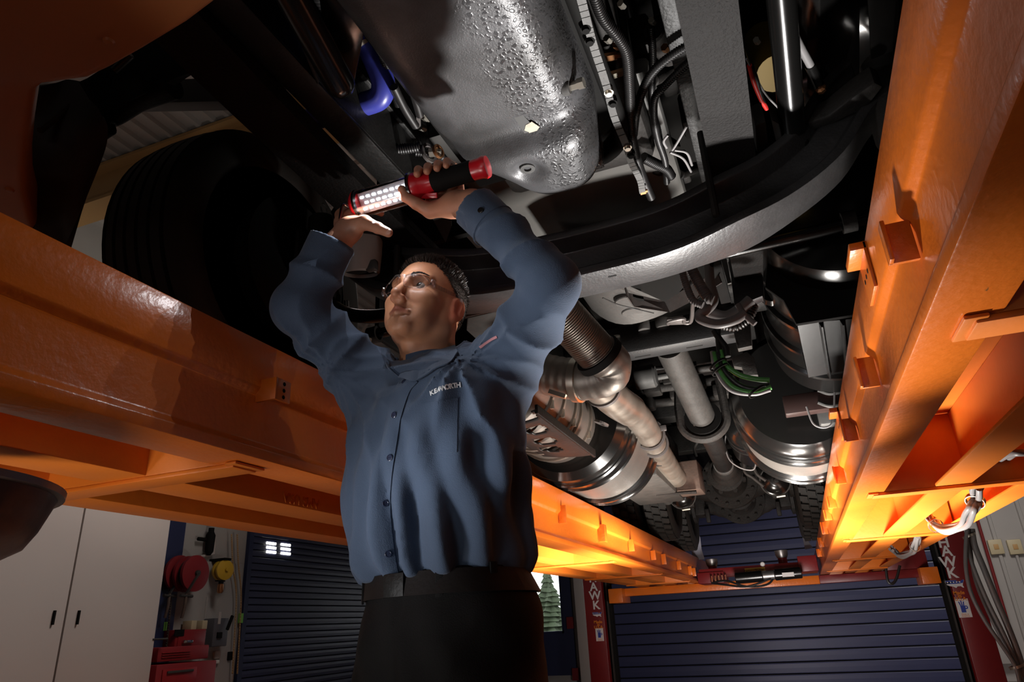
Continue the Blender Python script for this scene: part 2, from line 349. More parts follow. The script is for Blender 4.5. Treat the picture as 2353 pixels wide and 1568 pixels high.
# white pillar at the corner right of the blue door
a = at(1322, 1400, y=YB-0.3); b = at(1350, 1400, y=YB-0.3)
struct(MB().box(a.x, b.x+0.05, YB-0.3, YB, 0, ZC).build('trim_8', 'wallwhite', bevel=0.01))
# ---------------- back roll-up door: one slat after another
def rolldoor(name, x0, x1, zt, zb, pitch, plane, mname):
    """plane ('y', v) faces -y ; ('x', v) faces +x and spans y"""
    ax, v = plane
    m = MB()
    if ax == 'y': m.box(x0, x1, v-0.005, v, zb, zt)
    else: m.box(v, v+0.005, x0, x1, zb, zt)
    d = struct(m.build(name, 'blackmatte'))
    mesh = None; z = zb; k = 0
    while z < zt-pitch:
        if mesh is None:
            if ax == 'y': prof = [(0, 0), (-0.0, pitch*0.97), (-0.010, pitch*0.93), (-0.022, pitch*0.72), (-0.022, pitch*0.30), (-0.010, pitch*0.05)]
            s_ = MB()
            pr = [(0, pitch*0.05), (0, pitch*0.94), (0.012, pitch*0.94), (0.016, pitch*0.86), (0.018, pitch*0.5), (0.016, pitch*0.10), (0.012, pitch*0.05)]
            if ax == 'y': vs = [(x, v-0.005-a_, z+b_) for x in (x0, x1) for a_, b_ in pr]
            else: vs = [(v+0.005+a_, y, z+b_) for y in (x0, x1) for a_, b_ in pr]
            n_ = len(pr); s_.add(vs, [tuple(range(n_)), tuple(range(2*n_-1, n_-1, -1))]+[(i, (i+1) % n_, n_+(i+1) % n_, n_+i) for i in range(n_)])
            o = s_.build('slat', mname, d); mesh = o.data; z00 = z
        else:
            o = bpy.data.objects.new('slat', mesh); COL.objects.link(o); o.parent = d; o.location = (0, 0, z-z00)
        z += pitch
    return d
dx0 = at(1404, 1450, y=YB-0.05).x; dx1 = at(2180, 1380, y=YB-0.05).x
door1 = rolldoor('door_1', dx0, dx1, 4.0, 0.0, 0.158, ('y', YB-0.02), 'blue')
g_ = MB()
for x in (dx0-0.05, dx1+0.05): g_.box(x-0.05, x+0.05, YB-0.09, YB-0.03, 0, 4.05)
g_.build('guide_rail', 'blackmatte', door1)
yl = at(566, 1400, x=XL+0.03).y
door2 = rolldoor('door_2', yl, YB-1.3, 3.7, 0.0, 0.077, ('x', XL+0.0), 'blue')
MB().box(XL+0.005, XL+0.05, yl-0.07, yl+0.0, 0, 3.8).build('guide_rail', 'bluedark', door2)
# small bright vent slots high in the left roll door
M['daylight'] = mat('daylight_slot', (1, 1, 1), 0.5, emit=((1.0, 0.97, 0.85), 5.0))
for cx_ in (624, 657):
    for k in range(3):
        a = at(cx_-11, 1248+k*10+(cx_-624)*0.1, x=XL+0.03); b = at(cx_+11, 1248+k*10+(cx_-624)*0.1, x=XL+0.03)
        MB().box(XL+0.02, XL+0.034, a.y, b.y, a.z-0.016, a.z+0.016).build('vent_slot', 'daylight', door2, bevel=0.006)
# dark blue post strip left of the wall bay
a = at(392, 1300, x=XL+0.05).y; b = at(415, 1240, x=XL+0.05).y
struct(MB().box(XL, XL+0.1, a-1.1, b, 0, ZC).build('trim_9', 'bluedark'))
# ledge: upper wall board
a = at(410, 1285, x=XL+0.02); b = at(560, 1275, x=XL+0.02)
struct(MB().box(XL, XL+0.03, a.y, b.y, 0, a.z).build('trim_10', 'wallgrey', bevel=0.004))
# tall white double-door cabinet
cbx = -5.2; cy1 = at(378, 1300, x=cbx).y; seam = at(170, 1310, x=cbx).y
cab = root('tall_cabinet', (cbx-0.35, 1.5, 0), 'tall white double-door cabinet at lower left of the picture', 'cabinet')
MB().box(cbx-0.6, cbx-0.03, -0.6, cy1-0.002, 0, 3.0).build('body', 'wallwhite', cab, bevel=0.006)
for y0, y1 in ((-0.6, seam-0.007), (seam+0.007, cy1)):
    d = MB().box(cbx-0.03, cbx, y0, y1, 0.04, 2.98).build('door', 'wallwhite', cab, bevel=0.004)
    hy = seam-0.10 if y1 < seam else seam+0.10; hz = at(150, 1420, x=cbx).z
    MB().box(cbx, cbx+0.02, hy-0.006, hy+0.006, hz-0.05, hz+0.05).build('handle', 'blackmatte', d)
p = at(353, 1470, x=cbx+0.02); MB().cyl((cbx, cy1-0.02, p.z), (cbx+0.02, cy1+0.12, p.z), 0.008).build('latch_pin', 'dirtsteel', cab)
# ================================================================ four-post lift
ZT, ZB = 1.606, 1.349
def runway(name, s, xin, w_out, flanges, webs, ys, label):
    """s=+1 right, -1 left; xin inner face; flanges list of |offset| spans; webs offsets"""
    Y0, Y1 = -1.2, 9.55
    X = lambda o: xin+s*o
    rt = root(name, (xin+s*w_out/2, 4.0, ZB), label, 'vehicle lift', None)
    def pr(prof, nm, mm='lift', y0=Y0, y1=Y1, bev=0.0):
        m = MB(); vs = [(X(a), y, z) for y in (y0, y1) for a, z in prof]; n_ = len(prof)
        m.add(vs, [tuple(range(n_)), tuple(range(2*n_-1, n_-1, -1))]+[(i, (i+1) % n_, n_+(i+1) % n_, n_+i) for i in range(n_)])
        return m.build(nm, mm, rt, bevel=bev)
    # inner edge beam: guide rail band, recessed web, lower lip
    pr([(0, ZT), (0, 1.503), (0.004, 1.497), (0.014, 1.488), (0.016, 1.470), (0.016, 1.388), (0.008, 1.378), (0.0, 1.372), (0.0, ZB), (flanges[0][1], ZB), (flanges[0][1], ZB+0.010),
        (0.028, ZB+0.010), (0.028, 1.58), (0.05, 1.60), (0.05, ZT)], 'edge_beam', 'lift', bev=0.003)
    pr([(0.03, 1.582), (w_out, 1.582), (w_out, 1.592), (0.03, 1.592)], 'deck_plate', 'lift_flange')
    for (a, b), wv in zip(flanges[1:], webs):
        o = abs(wv-a) < abs(wv-b); e = 0.010
        if o: prof = [(a, ZB), (b, ZB), (b, ZB+e), (a+e, ZB+e), (a+e, 1.581), (a, 1.581)]
        else: prof = [(a, ZB), (b, ZB), (b, 1.581), (b-e, 1.581), (b-e, ZB+e), (a, ZB+e)]
        pr(prof, 'long_beam', 'lift_flange', bev=0.0025)
    for y in ys:
        m = MB(); a, b = X(flanges[0][0]+0.06), X(w_out-0.02)
        x0, x1 = min(a, b), max(a, b)
        m.box(x0, x1, y-0.035, y+0.035, ZB-0.011, ZB-0.001); m.box(x0, x1, y-0.035, y-0.027, ZB-0.001, 1.58)
        c = m.build('cross_member', 'lift_flange', rt, bevel=0.002)
        wd = MB(); q = X(0.045); wd.box(min(q, q+s*0.03), max(q, q+s*0.03), y-0.045, y+0.045, ZB-0.007, ZB-0.001); wd.build('weld_pad', 'lift_flange', c, bevel=0.002)
    return rt, X
def bracket(rt, X, s, y, z0, z1, out=0.035, wy=0.05, holes=True, flip=1):
    """bolt-on angle standing off the inner face"""
    m = MB(); x0, x1 = sorted((X(0.013), X(0.013)-s*(out+0.013)))
    m.box(x0, x1, y-0.004, y+0.004, z0, z1)
    xa, xb = sorted((X(0.013)-s*(out+0.013), X(0.013)-s*(out+0.007)))
    m.box(xa, xb, min(y, y+flip*wy), max(y, y+flip*wy), z0, z1)
    b = m.build('bracket', 'lift', rt, bevel=0.0015)
    if holes:
        for k in range(3):
            z = z0+(z1-z0)*(0.2+0.3*k); xc = (X(0.013)-s*(out+0.013))
            MB().cyl((xc+s*0.001, y+flip*wy*0.5, z), (xc-s*0.0006, y+flip*wy*0.5, z), 0.0045, 12).build('bolt_hole', 'blackmatte', b)
LF = [(0, 0.115), (0.303, 0.437), (0.613, 0.742)]; RF = [(0, 0.095), (0.243, 0.346), (0.510, 0.604)]
ysL = [1.17, 2.80, 4.45, 6.15, 7.75, 9.4]; ysR = [1.04, 2.62, 4.34, 6.10, 7.75, 9.4]
lrw, LX = runway('lift_runway', -1, -1.0, 0.742, LF, [0.303, 0.613], ysL, 'left orange runway of the vehicle lift, passing behind the man')
rrw, RX = runway('lift_runway', 1, 0.218, 0.604, RF, [0.346, 0.604], ysR, 'right orange runway of the vehicle lift with cables strung underneath')
# brackets along the inner faces
for px, py0, py1 in ((622, 836, 928),):
    a = at(px, py0, x=-1.0); b = at(px, py1, y=a.y); bracket(lrw, LX, -1, a.y-0.02, b.z, min(a.z, 1.52), 0.04, 0.045)
for px, y0, y1 in ((1288, 1162, 1204), (1378, 1206, 1246), (1447, 1240, 1268), (1498, 1266, 1288), (1522, 1274, 1298), (1557, 1290, 1310), (1583, 1302, 1322), (1592, 1306, 1325)):
    a = at(px, y0, x=-1.0); b = at(px, y1, y=a.y); bracket(lrw, LX, -1, a.y, max(b.z, 1.375), a.z, 0.025, 0.05 if px == 1378 else 0.0061, holes=False)
for px, y0, y1, h in ((2064, 512, 602, 0), (1990, 822, 890, 0), (1950, 962, 1014, 0), (1928, 1072, 1112, 0), (1910, 1140, 1168, 0), (1902, 1172, 1196, 0), (1893, 1200, 1228, 0), (1886, 1236, 1258, 0), (1882, 1262, 1280, 0)):
    a = at(px, y0, x=0.218); b = at(px+0.25*(y1-y0), y1, y=a.y); bracket(rrw, RX, 1, a.y, max(b.z, 1.375), min(a.z, 1.545), 0.026, 0.018, holes=False, flip=-1)
for px, y0, y1 in ((1995, 618, 675), (1930, 965, 985)):
    a = at(px, y0, x=0.218); b = at(px, y1, x=0.218)
    c_ = MB().box(0.19, 0.222, a.y-0.045, a.y+0.045, 1.585, 1.6).build('bracket', 'lift', rrw, bevel=0.0015)
    MB().box(0.212, 0.2175, a.y-0.045, a.y+0.045, 1.51, 1.6).build('bracket_plate', 'lift', rrw, bevel=0.001)
    for k in range(3): MB().cyl((0.213, a.y-0.025+0.025*k, 1.55), (0.2112, a.y-0.025+0.025*k, 1.55), 0.0045, 12).build('bolt_hole', 'blackmatte', c_)
# light holes punched in right mid beam web
# stamped letters on the mid beam web, seen upside down
text_mesh('AMS USA', 0.042, 'lift_flange', lrw, at(694, 1150, x=-1.3015), (0, -1, 0), (0, 0, -1), 0.0012, 'stamped_letters')
# posts
YP = 8.3
def post(pl, pr, side, label):
    xa = at(pl, 1460, y=YP).x; xb = at(pr, 1460, y=YP).x; top = 3.3
    rt = root('lift_post', ((xa+xb)/2, YP+0.12, 0), label, 'lift post', None)
    MB().box(xa, xb, YP, YP+0.26, 0, top).build('column', 'lift_red', rt, bevel=0.008)
    MB().box(xa-0.1, xb+0.1, YP-0.1, YP+0.36, 0, 0.03).build('base_plate', 'lift_red', rt, bevel=0.004)
    q = xa if side > 0 else xb; m = MB()      # dark open channel on the inner side with the safety rack
    x0, x1 = sorted((q, q-side*0.075)); m.box(x0, x1, YP+0.10, YP+0.2, 0, top); m.build('channel', 'blackmatte', rt, bevel=0.004)
    k = MB(); x0, x1 = sorted((q-side*0.028, q-side*0.045)); k.box(x0, x1, YP+0.07, YP+0.1, 0, top); k.build('rack_bar', 'dirtsteel', rt)
    return rt, xa, xb
pr_, rxa, rxb = post(2218, 2285, 1, 'dark red lift post on the right with large white letters')
pl_, lxa, lxb = post(1349, 1392, -1, 'dark red lift post behind the left runway end, with white letters')
def decals(rt, letters, sz, mp, k, txt, tsz, stk_px, S_):
    for ch, px, py in letters:
        p = at(px, py, y=YP-0.001); text_mesh(ch, sz, 'whitepaint', rt, (p.x, p.y, p.z), (1, 0, 0), (0, 0, 1), 0.001, 'lettering', bold=0.003)
    p = at(*mp, y=YP-0.002)
    outl = [(-.11, .05), (-.05, .052), (0.02, .05), (.03, .035), (.06, .03), (.085, .045), (.11, .055), (.115, .04), (.095, .01), (.085, -.02), (.095, -.05), (.08, -.05), (.06, -.03), (.02, -.03), (.0, -.05), (-.03, -.03), (-.075, -.02), (-.1, -.005), (-.115, .03)]
    def flat(pts, y0, y1, nm, mm, par):
        m = MB(); vs = [(a, y, b) for y in (y0, y1) for a, b in pts]; n_ = len(pts)
        m.add(vs, [tuple(range(n_)), tuple(range(2*n_-1, n_-1, -1))]+[(i, (i+1) % n_, n_+(i+1) % n_, n_+i) for i in range(n_)]); return m.build(nm, mm, par)
    e = flat([(p.x+a*k, p.z+b*k) for a, b in outl], YP-0.002, YP-0.0005, 'map_emblem', 'whitepaint', rt)
    flat([(p.x+a*k*.97, p.z+b*k*.97) for a, b in outl if b > 0.005]+[(p.x+.09*k, p.z+.005*k), (p.x-.105*k, p.z+.005*k)], YP-0.003, YP-0.002, 'blue_field', 'bluelet', e)
    q = MB()
    for a_ in range(5): q.box(p.x+(-0.095+a_*0.036)*k, p.x+(-0.078+a_*0.036)*k, YP-0.004, YP-0.003, p.z+0.018*k, p.z+0.034*k)
    q.build('white_stars', 'whitepaint', e)
    for t_, (px, py) in txt:
        c = at(px, py, y=YP-0.001); text_mesh(t_, tsz, 'orangelet', rt, (c.x, c.y, c.z), (1, 0, 0), (0, 0, 1), 0.001, 'lettering', bold=0.001)
    c = at(*stk_px, y=YP-0.001)
    stk = MB().box(c.x-S_, c.x+S_, YP-0.002, YP-0.0002, c.z-S_*1.5, c.z+S_*1.5).build('sticker', 'whitepaint', rt, label='') if False else MB().box(c.x-S_, c.x+S_, YP-0.002, YP-0.0002, c.z-S_*1.5, c.z+S_*1.5).build('sticker', 'whitepaint', rt)
    h = MB()
    for a, b in (((-.3, .3), (-.5, 1.05)), ((-.1, .35), (-.14, 1.2)), ((.12, .3), (.22, 1.05))): h.bar((c.x+a[0]*S_, YP-0.0028, c.z+a[1]*S_), (c.x+b[0]*S_, YP-0.0028, c.z+b[1]*S_), 0.0012, 0.17*S_, up=(1, 0, 0))
    h.box(c.x-.42*S_, c.x+.28*S_, YP-0.0035, YP-0.0022, c.z-.7*S_, c.z+.4*S_); h.lathe([(.13*S_, 0), (.28*S_, 0), (.28*S_, .001), (.13*S_, .001)], (c.x+.42*S_, YP-0.003, c.z+.1*S_), (0, -1, 0), 16, close=True)
    h.build('hand_emblem', 'bluelet', stk)
    text_mesh('Made in', 0.36*S_, 'orangelet', stk, (c.x, YP-0.0025, c.z-1.0*S_), (1, 0, 0), (0, 0, 1), 0.0005, 'lettering')
    text_mesh('America', 0.36*S_, 'orangelet', stk, (c.x, YP-0.0025, c.z-1.28*S_), (1, 0, 0), (0, 0, 1), 0.0005, 'lettering')
decals(pr_, [('H', 2168, 1248), ('A', 2175, 1268), ('W', 2179, 1293), ('K', 2188, 1318)], 0.140, (2195, 1343), 0.72, [('Made', (2203, 1363)), ('in', (2205, 1370)), ('U.S.A.', (2208, 1377))], 0.045, (2214, 1398), 0.056)
decals(pl_, [('H', 1362, 1330), ('A', 1364, 1350), ('W', 1367, 1370), ('K', 1370, 1392)], 0.130, (1372, 1413), 0.50, [('Made', (1374, 1430)), ('in', (1375, 1436)), ('U.S.A.', (1376, 1442))], 0.045, (1378, 1459), 0.045)
# ---- rear crossbeam of the lift
xb0 = lxb+0.085; xb1 = rxa-0.085
cb = root('lift_crossbeam', ((xb0+xb1)/2, 8.9, 1.22), 'orange and red crossbeam carrying the runway ends between the posts', 'lift beam')
MB().box(xb0+0.05, 0.2, 8.42, 8.62, 1.26, 1.345).build('beam', 'lift', cb, bevel=0.004)
MB().box(0.2, xb1-0.05, 8.42, 8.62, 1.262, 1.343).build('beam', 'lift_red', cb, bevel=0.004)
MB().box(0.84, xb1-0.05, 8.42, 8.62, 1.345, 1.60).build('beam', 'lift_red', cb, bevel=0.004)
for a, b in ((xb0-0.0, xb0+0.16), (xb1-0.16, xb1)): MB().box(a, b, 8.26, 8.66, 1.19, 1.345).build('end_bracket', 'lift', cb, bevel=0.005)
# ---- rolling jack between the runways
jk = root('rolling_jack', (-0.39, 7.9, 1.36), 'dark red rolling jack bridging the far ends of both runways', 'jack')
JY = 7.9
zj = at(1740, 1310, y=JY).z
MB().box(-0.97, 0.19, JY, JY+0.14, zj-0.045, zj+0.045).build('beam', 'lift_red', jk, bevel=0.004)
MB().box(-0.99, -0.72, JY-0.02, JY+0.5, zj-0.10, zj+0.01).build('end_carriage', 'lift_red', jk, bevel=0.006)
MB().box(0.02, 0.20, JY-0.02, JY+0.5, zj-0.05, zj+0.10).build('end_carriage', 'lift_red', jk, bevel=0.006)
a = at(1690, 1330, y=JY-0.1); b = at(1842, 1316, y=JY-0.1)
cy = MB().cyl(a, a.lerp(b, .42), 0.055, 24, 0.006).build('cylinder', 'blackgloss', jk, smooth=True)
MB().cyl(a.lerp(b, .42), a.lerp(b, .60), 0.047, 24, 0.004).build('valve_block', 'alu', jk, smooth=True)
MB().cyl(a.lerp(b, .60), b, 0.055, 24, 0.006).build('pump_motor', 'blackgloss', jk, smooth=True)
c = at(1811, 1321, y=JY-0.155); MB().box(c.x-0.055, c.x+0.055, JY-0.162, JY-0.152, c.z-0.02, c.z+0.02).build('label_plate', 'whitepaint', jk)
c = at(1735, 1312, y=JY-0.003); pl = MB().box(c.x-0.1, c.x+0.1, JY-0.004, JY-0.001, c.z-0.028, c.z+0.028).build('rating_plate', 'yellow', jk)
text_mesh('CAPACITY', 0.028, 'blackmatte', pl, (c.x-0.045, JY-0.005, c.z), (1, 0, 0), (0, 0, 1), 0.0005); text_mesh('25000', 0.036, 'blackmatte', pl, (c.x+0.045, JY-0.005, c.z), (1, 0, 0), (0, 0, 1), 0.0005)
for px, py in ((1636, 1296), (1796, 1276)):
    p = at(px, py, y=JY+0.2); MB().cyl((p.x, p.y, zj+0.02), (p.x, p.y, p.z), 0.045, 16).build('riser', 'lift_red', jk, smooth=True)
    MB().lathe([(0.05, -0.03), (0.062, 0.0), (0.066, 0.045), (0.05, 0.05)], p, (0, 0, 1), 20).build('saddle', 'alu', jk, smooth=True)
for s_ in (-1, 1):
    MB().tube(spline([(-0.85, JY-0.06, zj-0.10), (-0.7, JY-0.12, zj-0.11-0.02*s_), (-0.5, JY-0.16, zj-0.16), (-0.3, JY-0.14, zj-0.13+0.02*s_), (-0.2, JY-0.1, zj-0.05)], 6), 0.010, 8).build('hose', 'loom', jk, smooth=True)
for k in range(5): MB().cyl((-0.84+0.035*k, JY-0.06, zj-0.09), (-0.84+0.035*k, JY-0.06, zj-0.03), 0.011, 10).build('fitting', 'chrome', jk, smooth=True)
c = at(1752, 1297, y=JY-0.01); MB().lathe([(0.0, -0.012), (0.018, -0.01), (0.024, 0.0), (0.018, 0.01), (0, 0.012)], c, (0, -1, 0), 16).build('knob', 'whitepaint', jk, smooth=True)
# ---- hydraulic and electric cables strung below the right runway
def cable_bundle(name, pts, label, n=3, r=0.012, clamp=None, sp=0.02, group=None):
    P = spline(pts, 8); rt = root(name, P[0], label, 'cables', group)
    for k in range(n):
        th = 2*PI*k/n; off = Vector((math.cos(th)*sp, math.sin(th)*sp*0.6, math.sin(th)*sp))
        MB().tube([p+off*(0.7+0.3*math.sin(i*0.4+k)) for i, p in enumerate(P)], r*(1+0.15*(k % 2)), 10).build('cable', 'cable', rt, smooth=True)
    for i in (clamp or []):
        t = (P[min(i+1, len(P)-1)]-P[i-1]); MB().lathe([(sp+r*1.6, -0.008), (sp+r*1.6, 0.008), (sp+r*1.35, 0.008), (sp+r*1.35, -0.008)], P[i], t, 16, close=True).build('cable_tie', 'zinc', rt, smooth=True)
    return rt
zz = 1.30
cable_bundle('cable_bundle', [at(2140, 1192, z=1.36), at(2150, 1208, z=1.32), at(2180, 1218, z=1.29), at(2212, 1206, z=1.28), at(2232, 1175, z=1.29), at(2243, 1145, z=1.33), at(2247, 1118, z=1.36)], 'grey cables sagging in a loop under the right runway, nearer loop', 4, 0.009, [8, 38], 0.016, 'cable loops under the right runway')
cable_bundle('cable_bundle', [at(2050, 1262, z=1.36), at(2062, 1274, z=1.33), at(2080, 1276, z=1.31), at(2096, 1268, z=1.31), at(2104, 1252, z=1.33), at(2108, 1230, z=1.36)], 'grey cables in a small loop under the right runway, farther loop', 4, 0.009, [30], 0.016, 'cable loops under the right runway')
cable_bundle('cable_bundle', [at(2300, 1060, z=1.42), at(2322, 1045, z=1.40), at(2353, 1040, z=1.39), at(2400, 1040, z=1.39)], 'black cables entering at the right frame edge under the runway', 2, 0.009, [], 0.012)
Yc = 7.2
drops = [[(2222, 1216), (2219, 1262), (2220, 1310), (2232, 1365), (2262, 1425), (2305, 1488), (2333, 1532), (2345, 1575)],
         [(2224, 1216), (2222, 1255), (2237, 1305), (2268, 1380), (2300, 1445), (2325, 1500), (2343, 1545), (2350, 1580)],
         [(2233, 1216), (2240, 1255), (2262, 1310), (2288, 1375), (2320, 1450), (2345, 1520), (2356, 1580)],
         [(2229, 1216), (2230, 1262), (2242, 1335), (2270, 1405), (2305, 1475), (2335, 1530), (2348, 1580)]]
rt = root('hanging_cables', at(2228, 1216, y=Yc), 'thick grey cables drooping from the right runway past the red post', 'cables')
for k, d in enumerate(drops):
    MB().tube(spline([at(x, y, y=Yc+0.03*k) for x, y in d], 6), (0.016, 0.017, 0.025, 0.015)[k], 12).build('cable', 'cable', rt, smooth=True)
for px, py, r_ in ((2227, 1232, 0.055), (2337, 1532, 0.06)):
    MB().lathe([(r_, -0.01), (r_, 0.01), (r_*0.86, 0.01), (r_*0.86, -0.01)], at(px, py, y=Yc+0.04), (0.3, 0, -1), 18, close=True).build('cable_tie', 'zinc', rt, smooth=True)
p0 = [at(x, y, y=8.0) for x, y in ((2035, 1300), (2040, 1335), (2050, 1342), (2060, 1330), (2068, 1300))]
tag(MB().tube(spline(p0, 6), 0.013, 8).build('black_hose', 'loom', smooth=True), 'thin black hose looping below the far end of the right runway', 'hose')
# ---- outlets and conduit on the grey wall behind the right post
for px, lab in ((2287, 'left one of two cream outlet boxes on the grey wall'), (2331, 'right one of two cream outlet boxes on the grey wall')):
    p = at(px, 1258, y=YB-0.0); rt = root('outlet_box', (p.x, YB-0.03, p.z), lab, 'outlet', 'outlet boxes on the back wall')
    MB().box(p.x-0.085, p.x+0.085, YB-0.06, YB, p.z-0.1, p.z+0.1).build('box', 'cream', rt, bevel=0.012)
    MB().box(p.x-0.03, p.x+0.03, YB-0.066, YB-0.058, p.z-0.035, p.z+0.035).build('socket', 'tan', rt, bevel=0.004)
cd = MB(); a = at(2298, 1263, y=YB-0.02); b = at(2320, 1261, y=YB-0.02); a = at(2336, 1276, y=YB-0.02); cd.cyl(a, (a.x, a.y, 0.3), 0.02, 10)
tag(cd.build('conduit', 'wallgrey', smooth=True), 'grey conduit descending from the right cream outlet box', 'pipe')
a = at(2292, 1350, y=YB-0.05); tag(MB().cyl((a.x, a.y, 4.5), (a.x, a.y, 0.0), 0.022, 12).build('red_pipe', 'lift_red', smooth=True), 'thin dark red pipe running down the wall right of the post', 'pipe')
for px in (2275, 2350): a = at(px, 1200, y=YB-0.01); struct(MB().prism([(-.03, 0), (.03, 0), (.02, .03), (-.02, .03)], (a.x, YB, 0), (a.x, YB, ZC), up=(0, -1, 0)).build('trim_%d' % (11 if px < 2300 else 12), 'wallgrey'))
p = at(2305, 1500, y=YB-0.1); tag(MB().box(p.x-0.12, p.x+0.12, YB-0.12, YB, p.z-0.14, p.z+0.14).build('junction_box', 'wallgrey', bevel=0.008), 'grey junction box low on the wall behind hanging cables', 'box')
# ================================================================ things on the left wall
def W(px, py, d=0.03): return at(px, py, x=XL+d)
def reel(px, py, R_, mname, label, group, dist, arm, hub):
    c = W(px, py, dist); wdt = 0.13 if hub else 0.09
    rt = root('hose_reel', (XL+0.0, c.y, c.z), label, 'hose reel', group)
    A = Vector((-1, 0, 0)) if hub else Vector((-1, 0.2, 0)).normalized()
    MB().lathe([(R_*0.55, -wdt/2-0.012), (R_, -wdt/2), (R_, -wdt/2+0.03), (R_*0.5, -wdt/2+0.035)], c, A, 36).build('front_flange', mname, rt, smooth=True)
    MB().lathe([(R_*0.5, wdt/2-0.035), (R_, wdt/2-0.03), (R_, wdt/2), (R_*0.5, wdt/2+0.005)], c, A, 36).build('rear_flange', mname, rt, smooth=True)
    m = MB(); 
    for k in range(4): m.lathe([(R_*0.5, -0.02), (R_*0.8, -0.02), (R_*0.86, 0), (R_*0.8, 0.02), (R_*0.5, 0.02)], c+A*(-wdt/2+0.055+k*(wdt-0.11)/3), A, 28)
    m.build('hose', 'loom', rt, smooth=True)
    MB().cyl(c-A*(wdt/2+0.035), c+A*(wdt/2+0.03), R_*0.16).build('hub', 'dirtsteel' if hub else mname, rt, smooth=True)
    return rt, c, A, wdt
for px, lab, dd in ((439, 'large dark red hose reel in front, with a steel guide arm', 0.30), (402, 'dark red hose reel partly hidden behind the front red reel', 0.12)):
    rt, c, A, wd = reel(px, 1319, 0.175, 'reelred', lab, 'red hose reels on the left wall', dd, True, True)
    MB().box(XL, XL+dd-0.07, c.y+0.13, c.y+0.24, c.z-0.11, c.z+0.11).build('bracket', 'reelred', rt, bevel=0.01)
    e = c+Vector((0.10, -0.13, -0.20)); MB().bar(c-A*(wd/2+0.04), e, 0.035, 0.010).build('guide_arm', 'dirtsteel', rt, bevel=0.003)
    MB().cyl(e+Vector((0.02, -0.09, -0.02)), e+Vector((-0.02, 0.10, -0.02)), 0.014, 12).build('roller', 'dirtsteel', rt, smooth=True)
    MB().tube(spline([e, e+Vector((0, 0, -0.12)), e+Vector((-0.02, 0, -0.22))], 4), 0.014, 8).build('hose_end', 'rust', rt, smooth=True)
rt, c, A, wd = reel(512, 1311, 0.105, 'reelyellow', 'yellow cord reel mounted beside the red hose reels', None, 0.16, True, False)
MB().box(XL, XL+0.22, c.y-0.05, c.y+0.05, c.z+0.10, c.z+0.125).build('bracket', 'blackmatte', rt, bevel=0.004)
e = c+Vector((0.03, -0.04, -0.115)); MB().box(e.x-0.02, e.x+0.02, e.y-0.07, e.y+0.04, e.z-0.006, e.z+0.006).build('guide', 'blackmatte', rt)
MB().cyl(e, e+Vector((0, 0, -0.03)), 0.025, 14, 0.005).build('cord_stop', 'blackmatte', rt, smooth=True)
MB().lathe([(0.018, 0), (0.032, -0.015), (0.032, -0.085), (0.02, -0.10)], e+Vector((0, 0, -0.025)), (0, 0, 1), 16).build('orange_connector', 'copper', rt, smooth=True)
cdm = MB().cyl((XL+0.03, c.y-0.05, c.z-0.27), (XL+0.03, c.y-0.05, 0.0), 0.018, 10)
tag(cdm.build('conduit', 'wallgrey', smooth=True), 'grey conduit running down the wall below the yellow reel', 'pipe')
# pipe elbow with black regulator
a = W(492, 1234, .04); b = W(490, 1274, .04); c2 = W(460, 1280, .04)
tag(MB().tube([W(488, 1235, .05), a, b, c2], 0.018, 10).build('air_pipe', 'wallwhite', smooth=True), 'white air pipe bent around below the black regulator', 'pipe')
p = W(483, 1244, .08); rg = root('air_regulator', p-Vector((0, 0, .1)), 'small black air regulator high on the pale wall board', 'regulator')
MB().lathe([(0.02, -0.15), (0.045, -0.11), (0.05, 0.06), (0.03, 0.1), (0.03, 0.14)], p, (0, 0, 1), 16).build('bowl', 'blackmatte', rg, smooth=True)
q = W(465, 1240, .06); MB().cyl(q+Vector((0, -0.06, 0)), q+Vector((0, 0.06, 0)), 0.02, 10).build('side_valve', 'blackmatte', rg)
# grey disconnect box
def wbox(x0, y0, x1, y1, d, name, mm, label=None, cat=None, parent=None, bev=0.01):
    a = W((x0+x1)/2, (y0+y1)/2, d); p = W(x0, (y0+y1)/2, d).y; q = W(x1, (y0+y1)/2, d).y; t_ = W((x0+x1)/2, y0, d).z; u_ = W((x0+x1)/2, y1, d).z
    o = MB().box(XL, XL+d, min(p, q), max(p, q), u_, t_).build(name, mm, parent, bevel=bev)
    if label: tag(o, label, cat)
    return o, (min(p, q), max(p, q), u_, t_)
M['boxgrey'] = mat('switch_box_grey', (0.10, 0.10, 0.115), 0.45); M['toolred'] = mat('tool_chest_red', (0.24, 0.010, 0.014), 0.42, coat=0.15)
M['tapegreen'] = mat('green_tape', (0.22, 0.62, 0.10), 0.6)
db = root('switch_box', W(505, 1450, 0), 'dark grey electrical switch box on the wall beside the roll door', 'switch box')
o, ext = wbox(490, 1421, 524, 1486, 0.18, 'case', 'boxgrey', parent=db)
ym = (ext[0]*0.6+ext[1]*0.4); MB().box(XL+0.18, XL+0.184, ext[0]+0.05, ym, ext[2]+0.22, ext[2]+0.34).build('label_plate', 'wallwhite', db)
MB().box(XL+0.18, XL+0.20, ext[0]+0.05, ym+0.03, ext[2]+0.08, ext[2]+0.14).build('latch', 'blackmatte', db, bevel=0.004)
MB().bar((XL+0.21, ym+0.08, ext[2]+0.16), (XL+0.21, ym+0.14, ext[2]+0.30), 0.02, 0.03).build('lever', 'blackmatte', db)
wb2 = root('outlet_box', W(500, 1520, 0), 'small pale outlet box under the dark grey switch box', 'outlet')
